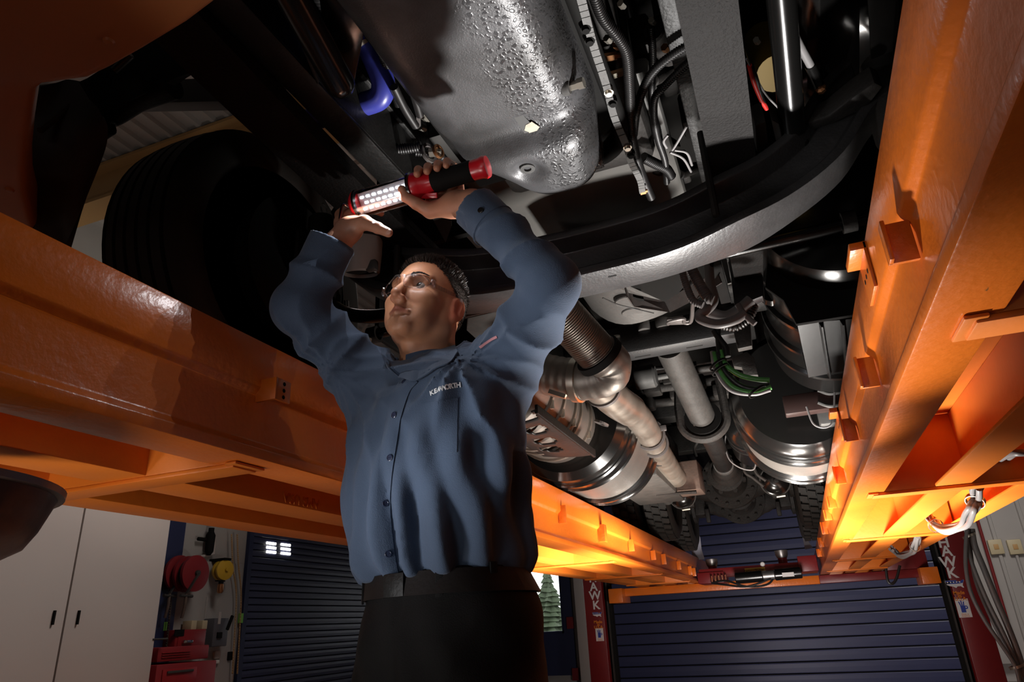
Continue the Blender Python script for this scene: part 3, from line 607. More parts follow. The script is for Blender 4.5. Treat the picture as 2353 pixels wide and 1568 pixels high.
wbox(494, 1496, 508, 1515, 0.06, 'box', 'wallwhite', parent=wb2); wbox(496, 1517, 505, 1526, 0.07, 'plug', 'whitepaint', parent=wb2); wbox(494, 1518, 497, 1526, 0.08, 'plug_cord', 'blackmatte', parent=wb2)
o, _ = wbox(527, 1498, 536, 1518, 0.06, 'black_switch', 'blackmatte', 'small black switch on the wall at the roll door edge', 'switch')
for (x0, y0, x1, y1), lab in (((377, 1430, 384, 1450), 'green tape strip on the blue frame left of the red chest'), ((552, 1410, 559, 1432), 'green tape strip on the roll door edge beside the chains')):
    o, _ = wbox(x0, y0, x1, y1, 0.105 if x0 < 400 else 0.055, 'green_tape', 'tapegreen', lab, 'tape', bev=0)
# door chains and cord left of the roll door
for k, (xt, xb) in enumerate(((532, 544), (545, 555))):
    ch = MB(); P = spline([W(xt, 1228, .1), W(xt+3, 1300, .1), W(xb-1, 1365, .1), W(xb-5, 1460, .1), W(xb-10, 1550, .1)], 30)
    for i in range(0, len(P)-1): ch.bar(P[i], P[i+1].lerp(P[i], 0.25), 0.018 if i % 2 else 0.008, 0.008 if i % 2 else 0.018)
    tag(ch.build('pull_chain', 'tan'), ('pull chain left of its twin, beside the left roll door', 'pull chain nearest the edge of the left roll door')[k], 'chain', 'pull chains by the roll door')
chm = MB(); P = spline([W(387, 1345, .16), W(392, 1380, .16), W(387, 1440, .16), W(381, 1500, .16)], 20)
for i in range(len(P)-1): chm.bar(P[i], P[i+1].lerp(P[i], .25), 0.022 if i % 2 else 0.01, 0.01 if i % 2 else 0.022)
tag(chm.build('chain', 'rust'), 'rusty chain hanging below the rear red hose reel', 'chain')
# red wall cabinet and tool chest
rc = root('wall_cabinet', W(437, 1500, 0), 'bright red metal wall cabinet above the tool chest', 'cabinet')
o, e = wbox(402, 1447, 472, 1500, 0.25, 'body', 'toolred', parent=rc)
MB().box(XL+0.25, XL+0.258, e[0]+0.03, e[1]-0.03, e[2]+0.02, e[3]-0.03).build('door', 'toolred', rc, bevel=0.003)
p = W(432, 1475, .28); MB().box(XL+0.255, XL+0.29, p.y-0.06, p.y+0.06, p.z-0.015, p.z+0.015).build('handle', 'chrome', rc, bevel=0.006)
p = W(412, 1455, .26); MB().box(XL+0.258, XL+0.264, p.y-0.06, p.y+0.06, p.z-0.03, p.z+0.03).build('badge', 'blackmatte', rc)
for px, lab in ((434, 'left small tan carton on top of the red wall cabinet'), (459, 'right small tan carton on top of the red wall cabinet')):
    y = W(px, 1450, .12).y; tag(MB().box(XL+0.06, XL+0.18, y-0.035, y+0.035, e[3], e[3]+0.085).build('carton', 'cream', bevel=0.004), lab, 'box', 'cartons on the red cabinet')
tcx = 0.75
tc = root('tool_chest', at(410, 1530, x=XL+tcx/2), 'dark red roller tool chest with drawers below the wall cabinet', 'tool chest')
y0 = at(358, 1540, x=XL+tcx).y; y1 = at(428, 1540, x=XL+tcx).y; zt = at(395, 1487, x=XL+tcx).z; zm = at(395, 1520, x=XL+tcx).z
MB().box(XL+0.05, XL+tcx, y0, y1+0.25, zm, zt).build('top_box', 'reelred', tc, bevel=0.01)
MB().box(XL+0.05, XL+tcx+0.06, y0-0.05, y1+0.3, 0.15, zm-0.02).build('cabinet', 'reelred', tc, bevel=0.01)
for k in range(3):
    h = (zt-zm-0.06)/3; MB().box(XL+tcx, XL+tcx+0.012, y0+0.04, y1+0.02, zm+0.03+k*h, zm+0.03+(k+1)*h-0.012).build('drawer', 'toolred', tc, bevel=0.004)
zz = zm-0.06
for k in range(5):
    dr = MB().box(XL+tcx+0.06, XL+tcx+0.075, y0+0.01, y1+0.05, zz-0.17, zz).build('drawer', 'toolred', tc, bevel=0.004)
    MB().box(XL+tcx+0.075, XL+tcx+0.09, y0+0.05, y1, zz-0.035, zz-0.015).build('handle', 'dirtsteel', dr, bevel=0.003); zz -= 0.185
for yy in (y0, y1+0.2):
    MB().cyl((XL+tcx-0.1, yy-0.02, 0.075), (XL+tcx-0.1, yy+0.03, 0.075), 0.074, 20).build('caster', 'rubber', tc, smooth=True)
# ================================================================ dark steel drain pan close to the camera, lower left
dpr = root('drain_pan', (-1.235, 0.60, 0.0), 'round dark steel drain pan on a stand at the left frame edge', 'drain pan')
M['pan'] = mat('drain_pan_steel', (0.17, 0.11, 0.085), 0.36, metal=0.5, noise=0.5, nscale=9, bump=0.25, bscale=30, col2=(0.07, 0.05, 0.06))
pz = 1.235; pcx = Vector((-1.235, 0.60, 0)); R_ = 0.245
MB().lathe([(0.03, -0.19), (R_*0.84, -0.085), (R_*0.90, -0.06), (R_*0.98, -0.008), (R_*0.965, -0.008), (R_*0.885, -0.06), (R_*0.82, -0.08), (0.03, -0.18)], pcx+Vector((0, 0, pz)), (0, 0, 1), 64, close=True).build('bowl', 'pan', dpr, smooth=True, angle=30)
MB().lathe([(R_*0.955, -0.012), (R_*1.015, -0.010), (R_*1.02, 0.0), (R_*0.96, 0.002)], pcx+Vector((0, 0, pz)), (0, 0, 1), 64, close=True).build('rolled_rim', 'pan', dpr, smooth=True)
MB().cyl(pcx+Vector((0, 0, 0.08)), pcx+Vector((0, 0, pz-0.17)), 0.035, 20).build('stem', 'pan', dpr, smooth=True)
MB().lathe([(0.17, 0), (0.17, 0.04), (0.05, 0.09)], pcx, (0, 0, 1), 28).build('base', 'pan', dpr, smooth=True)
# ================================================================ the truck on the lift
XC = -0.39
trk = root('truck', (XC, 3.5, ZT), 'heavy truck on the lift, seen from below: chassis, oil pan, axles, exhaust and tanks', 'truck')
def T(name, m, mm, par=None, **k): return m.build(name, mm, par or trk, **k)
def pix(pts, **k): return [at(x, y, **k) for x, y in pts]
def plate(pts, th, up=(0, 0, 1)):
    """thick polygon from 3D outline"""
    m = MB(); u = Vector(up)*th; n_ = len(pts); m.add([Vector(p) for p in pts]+[Vector(p)+u for p in pts], [tuple(range(n_)), tuple(range(2*n_-1, n_-1, -1))]+[(i, (i+1) % n_, n_+(i+1) % n_, n_+i) for i in range(n_)]); return m
# --- frame rails, cab floor, engine mass
for xc_, s_ in ((-0.80, 1), (0.02, -1)):
    m = MB(); prof = [(0, 0), (0.075, 0), (0.075, 0.009), (0.009, 0.009), (0.009, 0.231), (0.075, 0.231), (0.075, 0.24), (0, 0.24)]
    m.prism([(s_*a, b) for a, b in prof], (xc_-s_*0.0, -0.7, 2.20), (xc_-s_*0.0, 9.0, 2.20)); T('frame_rail', m, 'black', bevel=0.003)
T('cab_floor', MB().box(-1.20, 1.3, -0.8, 2.75, 2.86, 2.94), 'blackmatte', bevel=0.01)
T('cab_floor', MB().box(-0.95, 0.9, 2.75, 5.4, 2.86, 2.94), 'blackmatte', bevel=0.01)
eb = T('engine_block', MB().box(-0.62, -0.16, -0.3, 1.75, 2.25, 2.8), 'darkcast', bevel=0.03)
for k in range(6): T('block_rib', MB().box(-0.166, -0.145, -0.1+0.28*k, -0.06+0.28*k, 2.25, 2.7), 'darkcast', eb, bevel=0.006)
for xx_, n_s in ((-1.30, 1), (0.60, -1)):
    T('side_fairing', MB().box(xx_-0.01, xx_+0.01, 2.05, 5.5, 2.02, 2.9), 'blackmatte', bevel=0.004)
    T('dark_backing', MB().box(min(xx_, XC+n_s*-0.50), max(xx_, XC-n_s*0.50), 2.02, 2.05, 2.35, 2.9), 'blackmatte', bevel=0.004)  # dark plates added to black out gaps and keep stray light down
T('rear_deck', MB().box(-1.25, 0.55, 5.4, 8.6, 2.62, 2.66), 'blackmatte', bevel=0.004)
# --- oil pan: deep stamped sump with rolled rim
def smoothstep(a, b, x):
    t = min(1, max(0, (x-a)/(b-a))); return t*t*(3-2*t)
def pan_pt(u, v):
    # u across 0..1, v along 0..1 ; outline narrows toward the rear-left
    y = -0.25+1.70*v
    xl = -0.585+0.11*smoothstep(1.15, 1.45, y); xr = -0.235-0.035*smoothstep(1.2, 1.45, y)
    x = xl+(xr-xl)*u; ed = min(u, 1-u)*(xr-xl); eb_ = 1.45-y
    r = 0.075; h = 0
    for e_ in (ed, eb_):
        if e_ < r: h = max(h, r-math.sqrt(max(0, r*r-(r-e_)**2)))
    if ed < r and eb_ < r:
        d = math.hypot(r-ed, r-eb_); h = r-math.sqrt(max(0, r*r-min(r, d)**2)) if d < r else r
    z = 1.985+h*1.0
    z += 0.030*smoothstep(1.24, 1.14, y)                  # shallow floor ahead of the sump step
    z += 0.018*math.exp(-((y-1.19)/0.035)**2)             # pressed groove
    z += 0.02*smoothstep(0.5, 0.0, u)*smoothstep(1.1, 1.4, y)
    dx, dy = x+0.418, y-1.293; rr = math.hypot(dx, dy)
    if rr < 0.05: z += 0.016*(1-smoothstep(0.022, 0.05, rr))
    return Vector((x, y, z))
G = [[pan_pt(i/44, j/130) for i in range(45)] for j in range(131)]
# skirts turned up to the rim
for row in G:
    a = row[0]; b = row[-1]; row.insert(0, a+Vector((-0.006, 0, 0.12))); row.append(b+Vector((0.006, 0, 0.12)))
G.append([p+Vector((0, 0.006, 0.12 if abs(p.z-G[-1][len(G[-1])//2].z) < 0.06 else 0)) for p in G[-1]])
pm = bpy.data.materials.new('oil_pan_paint'); pm.use_nodes = True
nt = pm.node_tree; n_ = nt.nodes; L_ = nt.links; b_ = n_['Principled BSDF']; tc = n_.new('ShaderNodeTexCoord')
b_.inputs['Base Color'].default_value = (0.055, 0.055, 0.058, 1); b_.inputs['Metallic'].default_value = 0.25
no = n_.new('ShaderNodeTexNoise'); no.inputs['Scale'].default_value = 7; no.inputs['Detail'].default_value = 7; L_.new(tc.outputs['Object'], no.inputs['Vector'])
r1 = n_.new('ShaderNodeValToRGB'); r1.color_ramp.elements[0].position = .35; r1.color_ramp.elements[1].position = .7; r1.color_ramp.elements[0].color = (0.035, 0.034, 0.034, 1); r1.color_ramp.elements[1].color = (0.095, 0.095, 0.10, 1)
L_.new(no.outputs['Fac'], r1.inputs['Fac']); L_.new(r1.outputs['Color'], b_.inputs['Base Color'])
vo = n_.new('ShaderNodeTexVoronoi'); vo.feature = 'SMOOTH_F1'; vo.inputs['Scale'].default_value = 105; vo.inputs['Smoothness'].default_value = 0.3
dn = n_.new('ShaderNodeTexNoise'); dn.inputs['Scale'].default_value = 30; mxv = n_.new('ShaderNodeMix'); mxv.data_type = 'VECTOR'; mxv.inputs['Factor'].default_value = 0.03
L_.new(tc.outputs['Object'], mxv.inputs['A']); L_.new(dn.outputs['Color'], mxv.inputs['B']); L_.new(tc.outputs['Object'], dn.inputs['Vector']); L_.new(mxv.outputs['Result'], vo.inputs['Vector'])
rv = n_.new('ShaderNodeValToRGB'); rv.color_ramp.elements[0].position = .28; rv.color_ramp.elements[0].color = (1, 1, 1, 1); rv.color_ramp.elements[1].position = .46; rv.color_ramp.elements[1].color = (0, 0, 0, 1); L_.new(vo.outputs['Distance'], rv.inputs['Fac'])
# droplets only on the right hand half of the pan
sx = n_.new('ShaderNodeSeparateXYZ'); L_.new(tc.outputs['Object'], sx.inputs[0]); ms = n_.new('ShaderNodeMapRange'); ms.inputs['From Min'].default_value = -0.02; ms.inputs['From Max'].default_value = 0.03
ad = n_.new('ShaderNodeMath'); ad.operation = 'MULTIPLY_ADD'; ad.inputs[1].default_value = 0.10; n2 = n_.new('ShaderNodeTexNoise'); n2.inputs['Scale'].default_value = 11; L_.new(tc.outputs['Object'], n2.inputs['Vector'])
L_.new(n2.outputs['Fac'], ad.inputs[0]); L_.new(sx.outputs['X'], ad.inputs[2])
sb = n_.new('ShaderNodeMath'); sb.operation = 'SUBTRACT'; sb.inputs[1].default_value = 0.06; L_.new(ad.outputs[0], sb.inputs[0]); L_.new(sb.outputs[0], ms.inputs['Value'])
mm_ = n_.new('ShaderNodeMath'); mm_.operation = 'MULTIPLY'; L_.new(rv.outputs['Color'], mm_.inputs[0]); L_.new(ms.outputs['Result'], mm_.inputs[1])
b1 = n_.new('ShaderNodeBump'); b1.inputs['Strength'].default_value = 0.45; b1.inputs['Distance'].default_value = 0.0012; L_.new(mm_.outputs[0], b1.inputs['Height'])
b2 = n_.new('ShaderNodeBump'); b2.inputs['Strength'].default_value = 0.25; b2.inputs['Distance'].default_value = 0.002; n3 = n_.new('ShaderNodeTexNoise'); n3.inputs['Scale'].default_value = 300; L_.new(tc.outputs['Object'], n3.inputs['Vector'])
L_.new(n3.outputs['Fac'], b2.inputs['Height']); L_.new(b1.outputs['Normal'], b2.inputs['Normal']); L_.new(b2.outputs['Normal'], b_.inputs['Normal'])
mr = n_.new('ShaderNodeMapRange'); mr.inputs['To Min'].default_value = 0.42; mr.inputs['To Max'].default_value = 0.16; L_.new(mm_.outputs[0], mr.inputs['Value']); L_.new(mr.outputs['Result'], b_.inputs['Roughness'])
pan = T('oil_pan', MB().sheet(G, 0.004), pm, smooth=True, angle=60)
pan['label'] = 'dark grey stamped oil pan with dried droplets and a drain plug'
T('pan_rim', MB().box(-0.63, -0.19, -0.3, 1.50, 2.135, 2.16), 'blackmatte', pan, bevel=0.008)
rimr = MB(); P_ = spline([(-0.20, -0.3, 2.12), (-0.20, 1.2, 2.12), (-0.205, 1.40, 2.12), (-0.235, 1.47, 2.12), (-0.30, 1.50, 2.12), (-0.45, 1.50, 2.12)], 10)
rimr.tube(P_, 0.018, 12, sx=1.0); T('rim_bead', rimr, 'blackmatte', pan, smooth=True)
dp = T('drain_plug', MB().lathe([(0.0, 0.004), (0.009, 0.004), (0.009, -0.006), (0.0175, -0.006), (0.0185, 0.0), (0.0185, 0.02)], (-0.418, 1.293, 2.0), (0, 0, 1), 24), 'castgrey', pan, smooth=True)
sp_ = at(1340, 190, z=2.03); T('side_plug', MB().lathe([(0, -0.002), (0.012, -0.002), (0.012, 0.012), (0.0095, 0.012), (0.0095, 0.03)], sp_+Vector((0.0, 0, 0)), (-1, 0.1, 0.1), 6), 'zinc', pan)
T('side_plug_boss', MB().cyl(sp_+Vector((-0.028, 0, 0)), sp_+Vector((-0.045, 0, 0.004)), 0.017, 20, 0.003), 'castgrey', pan, smooth=True)
# torn sticker on the pan
st = [at(x, y, z=2.0125) for x, y in ((1180, 268), (1200, 263), (1252, 318), (1220, 330))]
T('sticker_patch', plate(st, 0.002), mat('sticker_dark', (0.05, 0.05, 0.048), 0.5), pan)
tr_ = [at(x, y, z=2.0115) for x, y in ((1208, 288), (1222, 280), (1240, 292), (1234, 300), (1244, 312), (1226, 322), (1212, 316), (1216, 304), (1205, 300))]
T('torn_paper', plate(tr_, 0.0015), 'label', pan)
# --- grey clutch housing cover behind the pan
fc = T('clutch_cover', MB().box(-0.80, -0.12, 1.50, 2.35, 2.36, 2.42), mat('cover_grey', (0.20, 0.195, 0.185), 0.6, noise=0.2, nscale=8, bump=0.15), bevel=0.02)
# --- bolted rail along the pan
rl = pix([(1334, -10), (1352, 60), (1366, 110), (1392, 190), (1410, 262), (1438, 330), (1450, 370), (1470, 410), (1476, 440)], z=2.10)
m = MB(); P_ = spline(rl, 5)
for i in range(len(P_)-1): m.bar(P_[i], P_[i+1]+(P_[i+1]-P_[i])*0.1, 0.017, 0.012)
rail = T('bolted_rail', m, 'castgrey', smooth=False)
for px, py in ((1346, 68), (1355, 96), (1399, 214), (1408, 238), (1442, 340), (1450, 357)):
    p = at(px, py, z=2.093); T('bolt', MB().lathe([(0, -0.006), (0.0075, -0.006), (0.0075, 0.0), (0.011, 0.0), (0.011, 0.012)], p, (0, 0, 1), 12), 'zinc' if py in (214, 340) else 'blackmatte', rail, smooth=False)
# --- corrugated looms and hoses around the engine
def loom(px, z, r, name='wire_loom', mm='loom', wave=0.09, wl=None, n=12, par=None, dz=None):
    P_ = spline([at(x, y, z=z+(dz[i] if dz else 0)) for i, (x, y) in enumerate(px)], 8)
    return T(name, MB().tube(P_, r, n, wave=wave, wlen=wl or max(0.006, r*0.45)), mm, par, smooth=True, angle=60)
loom([(1362, -20), (1385, 40), (1420, 85), (1440, 125), (1446, 200), (1450, 300), (1462, 360), (1478, 410), (1497, 455)], 2.13, 0.0115)
loom([(1600, 95), (1555, 120), (1505, 160), (1478, 205), (1462, 260), (1456, 310)], 2.17, 0.010)
loom([(1600, 130), (1560, 165), (1525, 200), (1505, 225), (1503, 270), (1512, 320), (1528, 370), (1532, 420)], 2.20, 0.009)
loom([(1478, 362), (1505, 376), (1530, 388), (1542, 405)], 2.20, 0.014)
loom([(1440, 130), (1450, 210), (1455, 260), (1453, 300)], 2.20, 0.010)
loom([(1495, 60), (1500, 130), (1498, 240), (1512, 300), (1518, 340)], 2.30, 0.009)
loom([(866, 40), (872, 90), (884, 140), (896, 180), (915, 240)], 2.18, 0.010)
loom([(728, -20), (745, 15), (772, 50)], 2.30, 0.020)
loom([(820, 338), (870, 344), (920, 343), (968, 336)], 2.12, 0.013)
loom([(955, 350), (990, 352), (1010, 356), (1022, 368)], 2.12, 0.010)
for q in ([(1535, 310), (1525, 325), (1532, 340)], [(1545, 345), (1555, 330), (1578, 290)], [(1540, 350), (1570, 365), (1588, 395)], [(1550, 345), (1578, 352), (1590, 380)]):
    loom(q, 2.18, 0.0035, 'thin_wire', 'cable', 0)
for k, q in enumerate(([(1722, 150), (1733, 190), (1750, 230), (1762, 250)], [(1728, 150), (1738, 180), (1748, 215), (1756, 240)], [(1715, 135), (1755, 210), (1790, 250)])):
    loom(q, 2.20, (0.006, 0.005, 0.0025)[k], 'battery_cable', ('redwire', 'black', 'cable')[k], 0)
loom([(1820, 70), (1838, 105), (1860, 145), (1875, 175), (1885, 205)], 2.12, 0.009, 'brake_hose', 'cable', 0)
T('hose_fitting', MB().cyl(at(1862, 150, z=2.12), at(1888, 208, z=2.12), 0.012, 12), 'blackgloss', smooth=True)
T('hose_fitting', MB().lathe([(0.006, 0), (0.012, 0.004), (0.012, 0.012), (0.006, 0.016)], at(1884, 200, z=2.11), (0.4, 1, 0), 8), 'copper')
# --- small fittings among the hoses
def nut(px, py, z, r=0.008, mm='zinc', ax=(0.3, 1, 0.2), h=0.02): T('fitting', MB().lathe([(r*.7, -h/2), (r, -h/2), (r, h/4), (r*.6, h/4), (r*.6, h/2)], at(px, py, z=z), ax, 6), mm)
for a in ((1398, 92, 2.14), (1420, 105, 2.2, .010, 'copper'), (1405, 130, 2.22, .010, 'copper', (1, .2, 0), .05), (1448, 330, 2.15, .007, 'copper'), (1388, 45, 2.2), (1430, 12, 2.2), (1480, 440, 2.1, .009, 'copper', (1, 0, 0)), (1500, 50, 2.3), (1530, 112, 2.3, .01, 'copper'), (975, 268, 2.2, .01, 'zinc', (0, 1, .3), .05), (972, 295, 2.2, .009), (1000, 350, 2.1, .012, 'zinc', (1, .3, 0), .03), (1740, 95, 2.3), (1795, 330, 2.05, .01)): nut(*a)
T('sensor_label', MB().box(*[c for p in zip(at(1406, 172, z=2.2)-Vector((.014, .007, .006)), at(1432, 166, z=2.2)+Vector((.014, .007, .006))) for c in p]), 'label', bevel=0.002)
for (px, py, w_, h_, z) in ((1640, 40, .10, .05, 2.45), (1540, 60, .07, .10, 2.45), (1480, 130, .06, .08, 2.45), (1590, 300, .05, .09, 2.4), (1560, 420, .09, .05, 2.42), (1540, 200, .05, .10, 2.5), (960, 180, .10, .1, 2.45), (900, 300, .12, .08, 2.4), (1010, 60, .1, .1, 2.5)):
    p = at(px, py, z=z); T('engine_accessory', MB().box(p.x-w_/2, p.x+w_/2, p.y-h_/2, p.y+h_/2, p.z, p.z+0.12), 'darkcast', bevel=0.012)
for a, b, r in (((1500, 395), (1545, 320), .035), ((1465, 430), (1440, 380), .012), ((1560, 400), (1600, 385), .02), ((1500, 70), (1540, 130), .03), ((1500, 185), (1545, 160), .018)):
    T('accessory_can', MB().cyl(at(*a, z=2.38), at(*b, z=2.44), r, 18, r*0.2), 'darkcast', smooth=True)
# --- black pipe with domed end and its web bracket
a = at(655, -40, z=2.06); b = at(780, 190, z=2.02); d = (b-a).normalized()
pp = T('steering_cylinder', MB().lathe([(0.030, 0), (0.030, (b-a).length), (0.028, (b-a).length+0.012), (0.019, (b-a).length+0.024), (0.0, (b-a).length+0.029)], a, d, 32), 'blackgloss', smooth=True)
pp['label'] = 'glossy black round tube with domed end'
T('bolt', MB().lathe([(0, -0.006), (0.008, -0.006), (0.009, 0.004)], at(703, 92, z=2.03), (0, 0, 1), 6), 'zinc', pp)
T('web_bracket', plate(pix([(730, -30), (850, -30), (838, 60), (830, 110), (812, 200), (795, 215), (775, 180), (742, 60)], z=2.075), 0.008), 'blackgloss', pp, bevel=0.002)
T('long_bracket', plate(pix([(636, -30), (650, -30), (735, 190), (728, 196)], z=2.05), 0.05), 'black', pp, bevel=0.003)
# --- blue coolant hose
bh = T('coolant_hose', MB().tube(spline([at(812, 40, z=2.26), at(838, 90, z=2.24), at(862, 140, z=2.2), at(880, 190, z=2.16), at(872, 224, z=2.14), at(835, 240, z=2.14), at(770, 258, z=2.15), at(700, 280, z=2.16)], 10), 0.027, 24), 'bluehose', smooth=True)
bh['label'] = 'bright blue coolant hose bent at a right angle'
a = at(838, 92, z=2.238); d = at(850, 118, z=2.226)-a
T('hose_clamp', MB().lathe([(0.0285, -0.007), (0.0285, 0.007), (0.0275, 0.007), (0.0275, -0.007)], a, d, 24, close=True), 'zinc', bh, smooth=True)
# --- upper dark sheets beside the engine (radiator shroud and fan guard)
T('fan_shroud', plate(pix([(700, -60), (1000, -60), (935, 60), (925, 130), (932, 175), (850, 60), (760, 20)], z=2.32), 0.02), 'blackmatte', bevel=0.004)
T('shroud_edge', MB().tube(spline(pix([(732, -30), (760, 10), (800, 38), (860, 50), (930, 45)], z=2.30), 8), 0.006, 8), 'black', smooth=True)
# --- leaf springs (stack of leaves each)
def leafspring(xc_, wd, y0, y1, zb, label=None):
    g0 = None
    for k in range(2):
        m = MB(); q = []
        for i in range(25):
            t = i/24; y = y0+(y1-y0)*t; z = zb+k*0.022+0.05*(2*t-1)**2*(1-0.0*k)
            q.append([Vector((xc_-wd/2, y, z)), Vector((xc_+wd/2, y, z))])
        m.sheet(q, 0.02 if True else 0); s_ = T('leaf_spring' if k == 0 else 'spring_leaf', m, 'spring', g0, bevel=0.0)
        if g0 is None: g0 = s_
    return g0
ls1 = leafspring(-0.865, 0.115, 0.45, 2.5, 2.02); ls2 = leafspring(0.035, 0.105, 0.45, 2.52, 2.02)
T('spring_shackle', MB().box(-0.03, 0.10, 2.40, 2.50, 2.02, 2.24), 'black', ls2, bevel=0.008); T('spring_shackle', MB().box(-0.92, -0.80, 2.40, 2.50, 2.02, 2.24), 'black', ls1, bevel=0.008)
# lower edge of left rail seen as paired lines
T('rail_flange', MB().box(-0.805, -0.735, 0.2, 1.45, 2.055, 2.064), 'black', bevel=0.002); T('rail_flange', MB().box(-0.742, -0.735, 0.2, 1.45, 2.064, 2.2), 'black', bevel=0.002)
# --- front axle beam: forged I section dropping in the middle
AY = 1.55
offs = [-0.80, -0.74, -0.66, -0.55, -0.42, -0.24, -0.05, 0.05, 0.24, 0.42, 0.55, 0.66, 0.74, 0.80]
zs = [2.10, 2.05, 1.955, 1.885, 1.835, 1.80, 1.792, 1.792, 1.80, 1.835, 1.885, 1.955, 2.05, 2.10]
sec = [(-0.062, 0), (0.062, 0), (0.062, 0.022), (0.014, 0.040), (0.014, 0.098), (0.062, 0.116), (0.062, 0.138), (-0.062, 0.138), (-0.062, 0.116), (-0.014, 0.098), (-0.014, 0.040), (-0.062, 0.022)]
P_ = spline([(XC+o, AY, z) for o, z in zip(offs, zs)], 5); m = MB(); rows = []
for i, p in enumerate(P_):
    t = (P_[min(i+1, len(P_)-1)]-P_[max(i-1, 0)]).normalized(); nrm = Vector((-t.z, 0, t.x))
    if nrm.z < 0: nrm = -nrm
    wd = 1.0+0.25*math.exp(-((p.x-XC-0.42)/0.09)**2)+0.25*math.exp(-((p.x-XC+0.42)/0.09)**2)
    rows.append([p+Vector((0, a*wd, 0))+nrm*b for a, b in sec])
k0 = [v for r_ in rows for v in r_]; n_ = len(sec); m.add(k0, [(i*n_+a, i*n_+(a+1) % n_, (i+1)*n_+(a+1) % n_, (i+1)*n_+a) for i in range(len(rows)-1) for a in range(n_)]+[tuple(range(n_)), tuple((len(rows)-1)*n_+a for a in range(n_))])
M['axle'] = mat('axle_black', (0.040, 0.038, 0.038), 0.36, metal=0.2, noise=0.3, nscale=25, bump=0.2, bscale=120)
ax_ = T('front_axle', m, 'axle', bevel=0.003)
for s_ in (-1, 1):
    x = XC+s_*0.80; T('kingpin', MB().cyl((x, AY, 1.97), (x, AY, 2.22), 0.045, 20, 0.006), 'darkcast', ax_, smooth=True)
    T('steering_knuckle', MB().box(x-0.05, x+0.08*s_+0.05, AY-0.07, AY+0.07, 2.0, 2.16), 'darkcast', ax_, bevel=0.02)
    for yy in (-0.075, 0.075): T('u_bolt', MB().tube([(XC+s_*0.425-0.06, AY+yy, 1.86), (XC+s_*0.425-0.06, AY+yy, 2.1)], 0.009, 8), 'darkcast', ax_, smooth=True)
for px, py in ((1395, 585), (1401, 583), (1407, 581)):
    p = at(px, py, y=AY-0.02); T('stamp_mark', MB().cyl((p.x, p.y, 1.792), (p.x, p.y, 1.797), 0.004, 8), 'blackmatte', ax_)
# --- tie rod and drag link
a = at(1060, 722, y=1.90); b = at(1990, 505, y=1.90); P0, P1 = a, b
tr = T('tie_rod', MB().tube([a+(a-b)*0.25, a, b], 0.019, 20), 'blackgloss', smooth=True); tr['label'] = 'long shiny black tie rod behind the axle'
for px, py in ((1950, 510), (860, 770)):
    p = at(px, py, y=1.88); T('rod_clamp', MB().lathe([(0.021, -0.018), (0.030, -0.018), (0.030, 0.018), (0.021, 0.018)], p, (b-a), 20, close=True), 'darkcast', tr, smooth=True)
T('rod_clamp_bolt', MB().cyl(at(845, 778, y=1.84), at(842, 795, y=1.84), 0.014, 12), 'zinc', tr, smooth=True)
# --- shock absorber at right with bushing eye
a = at(1790, -60, z=2.14); b = at(1822, 300, z=2.06)
sh = T('shock_absorber', MB().cyl(a, b, 0.029, 28, 0.004), 'blackgloss', smooth=True); sh['label'] = 'glossy black shock absorber tube'
c = at(1832, 332, z=2.05); T('bushing_eye', MB().lathe([(0.034, -0.03), (0.034, 0.03), (0.022, 0.03), (0.022, -0.03)], c, (0.25, 1, -0.5), 28, close=True), 'black', sh, smooth=True)
T('bushing', MB().lathe([(0, -0.026), (0.0225, -0.026), (0.0225, 0.026)], c, (0.25, 1, -0.5), 24), 'castgrey', sh, smooth=True)
T('hanger_arm', plate(pix([(1800, 300), (1842, 288), (1905, 268), (1960, 225), (2010, 190), (2030, 200), (1985, 258), (1960, 262), (1915, 285), (1868, 300), (1850, 315)], z=2.06), 0.05), 'darkcast', bevel=0.006)
T('mount_bracket', plate(pix([(1735, 290), (1760, 280), (1765, 330), (1752, 352), (1738, 348)], z=2.04), 0.06), 'castgrey', bevel=0.004)
T('mount_bracket', plate(pix([(1772, 275), (1790, 285), (1800, 320), (1785, 332)], z=2.04), 0.05), 'castgrey', bevel=0.003)
# --- yellow filter above right spring, inner fender sheets on right
yf = T('yellow_filter', MB().lathe([(0.05, -0.12), (0.055, -0.1), (0.055, 0.12), (0.045, 0.13)], at(1768, 130, z=2.42), (0, 0.5, 1), 20), mat('filter_yellow', (0.16, 0.10, 0.008), 0.6), smooth=True); yf['label'] = 'dull yellow filter canister'
g = []
for i in range(9):
    r_ = []
    for j in range(9):
        px = 1825+30*i; py = -30+42*j; r_.append(at(px, py, z=2.26-0.04*math.sin(i*0.9)-0.05*(j/8)**2+0.02*math.sin(j*0.8)))
    g.append(r_)
T('inner_fender', MB().sheet(g, 0.006), 'blackgloss', smooth=True)['label'] = 'black plastic inner fender on the right'
T('fender_tab', plate(pix([(1994, 0), (2060, 0), (2052, 118), (2002, 138)], z=2.12), 0.006), 'blackmatte', bevel=0.002)
M['rimgrey'] = mat('rim_grey', (0.16, 0.145, 0.135), 0.35, metal=0.5)
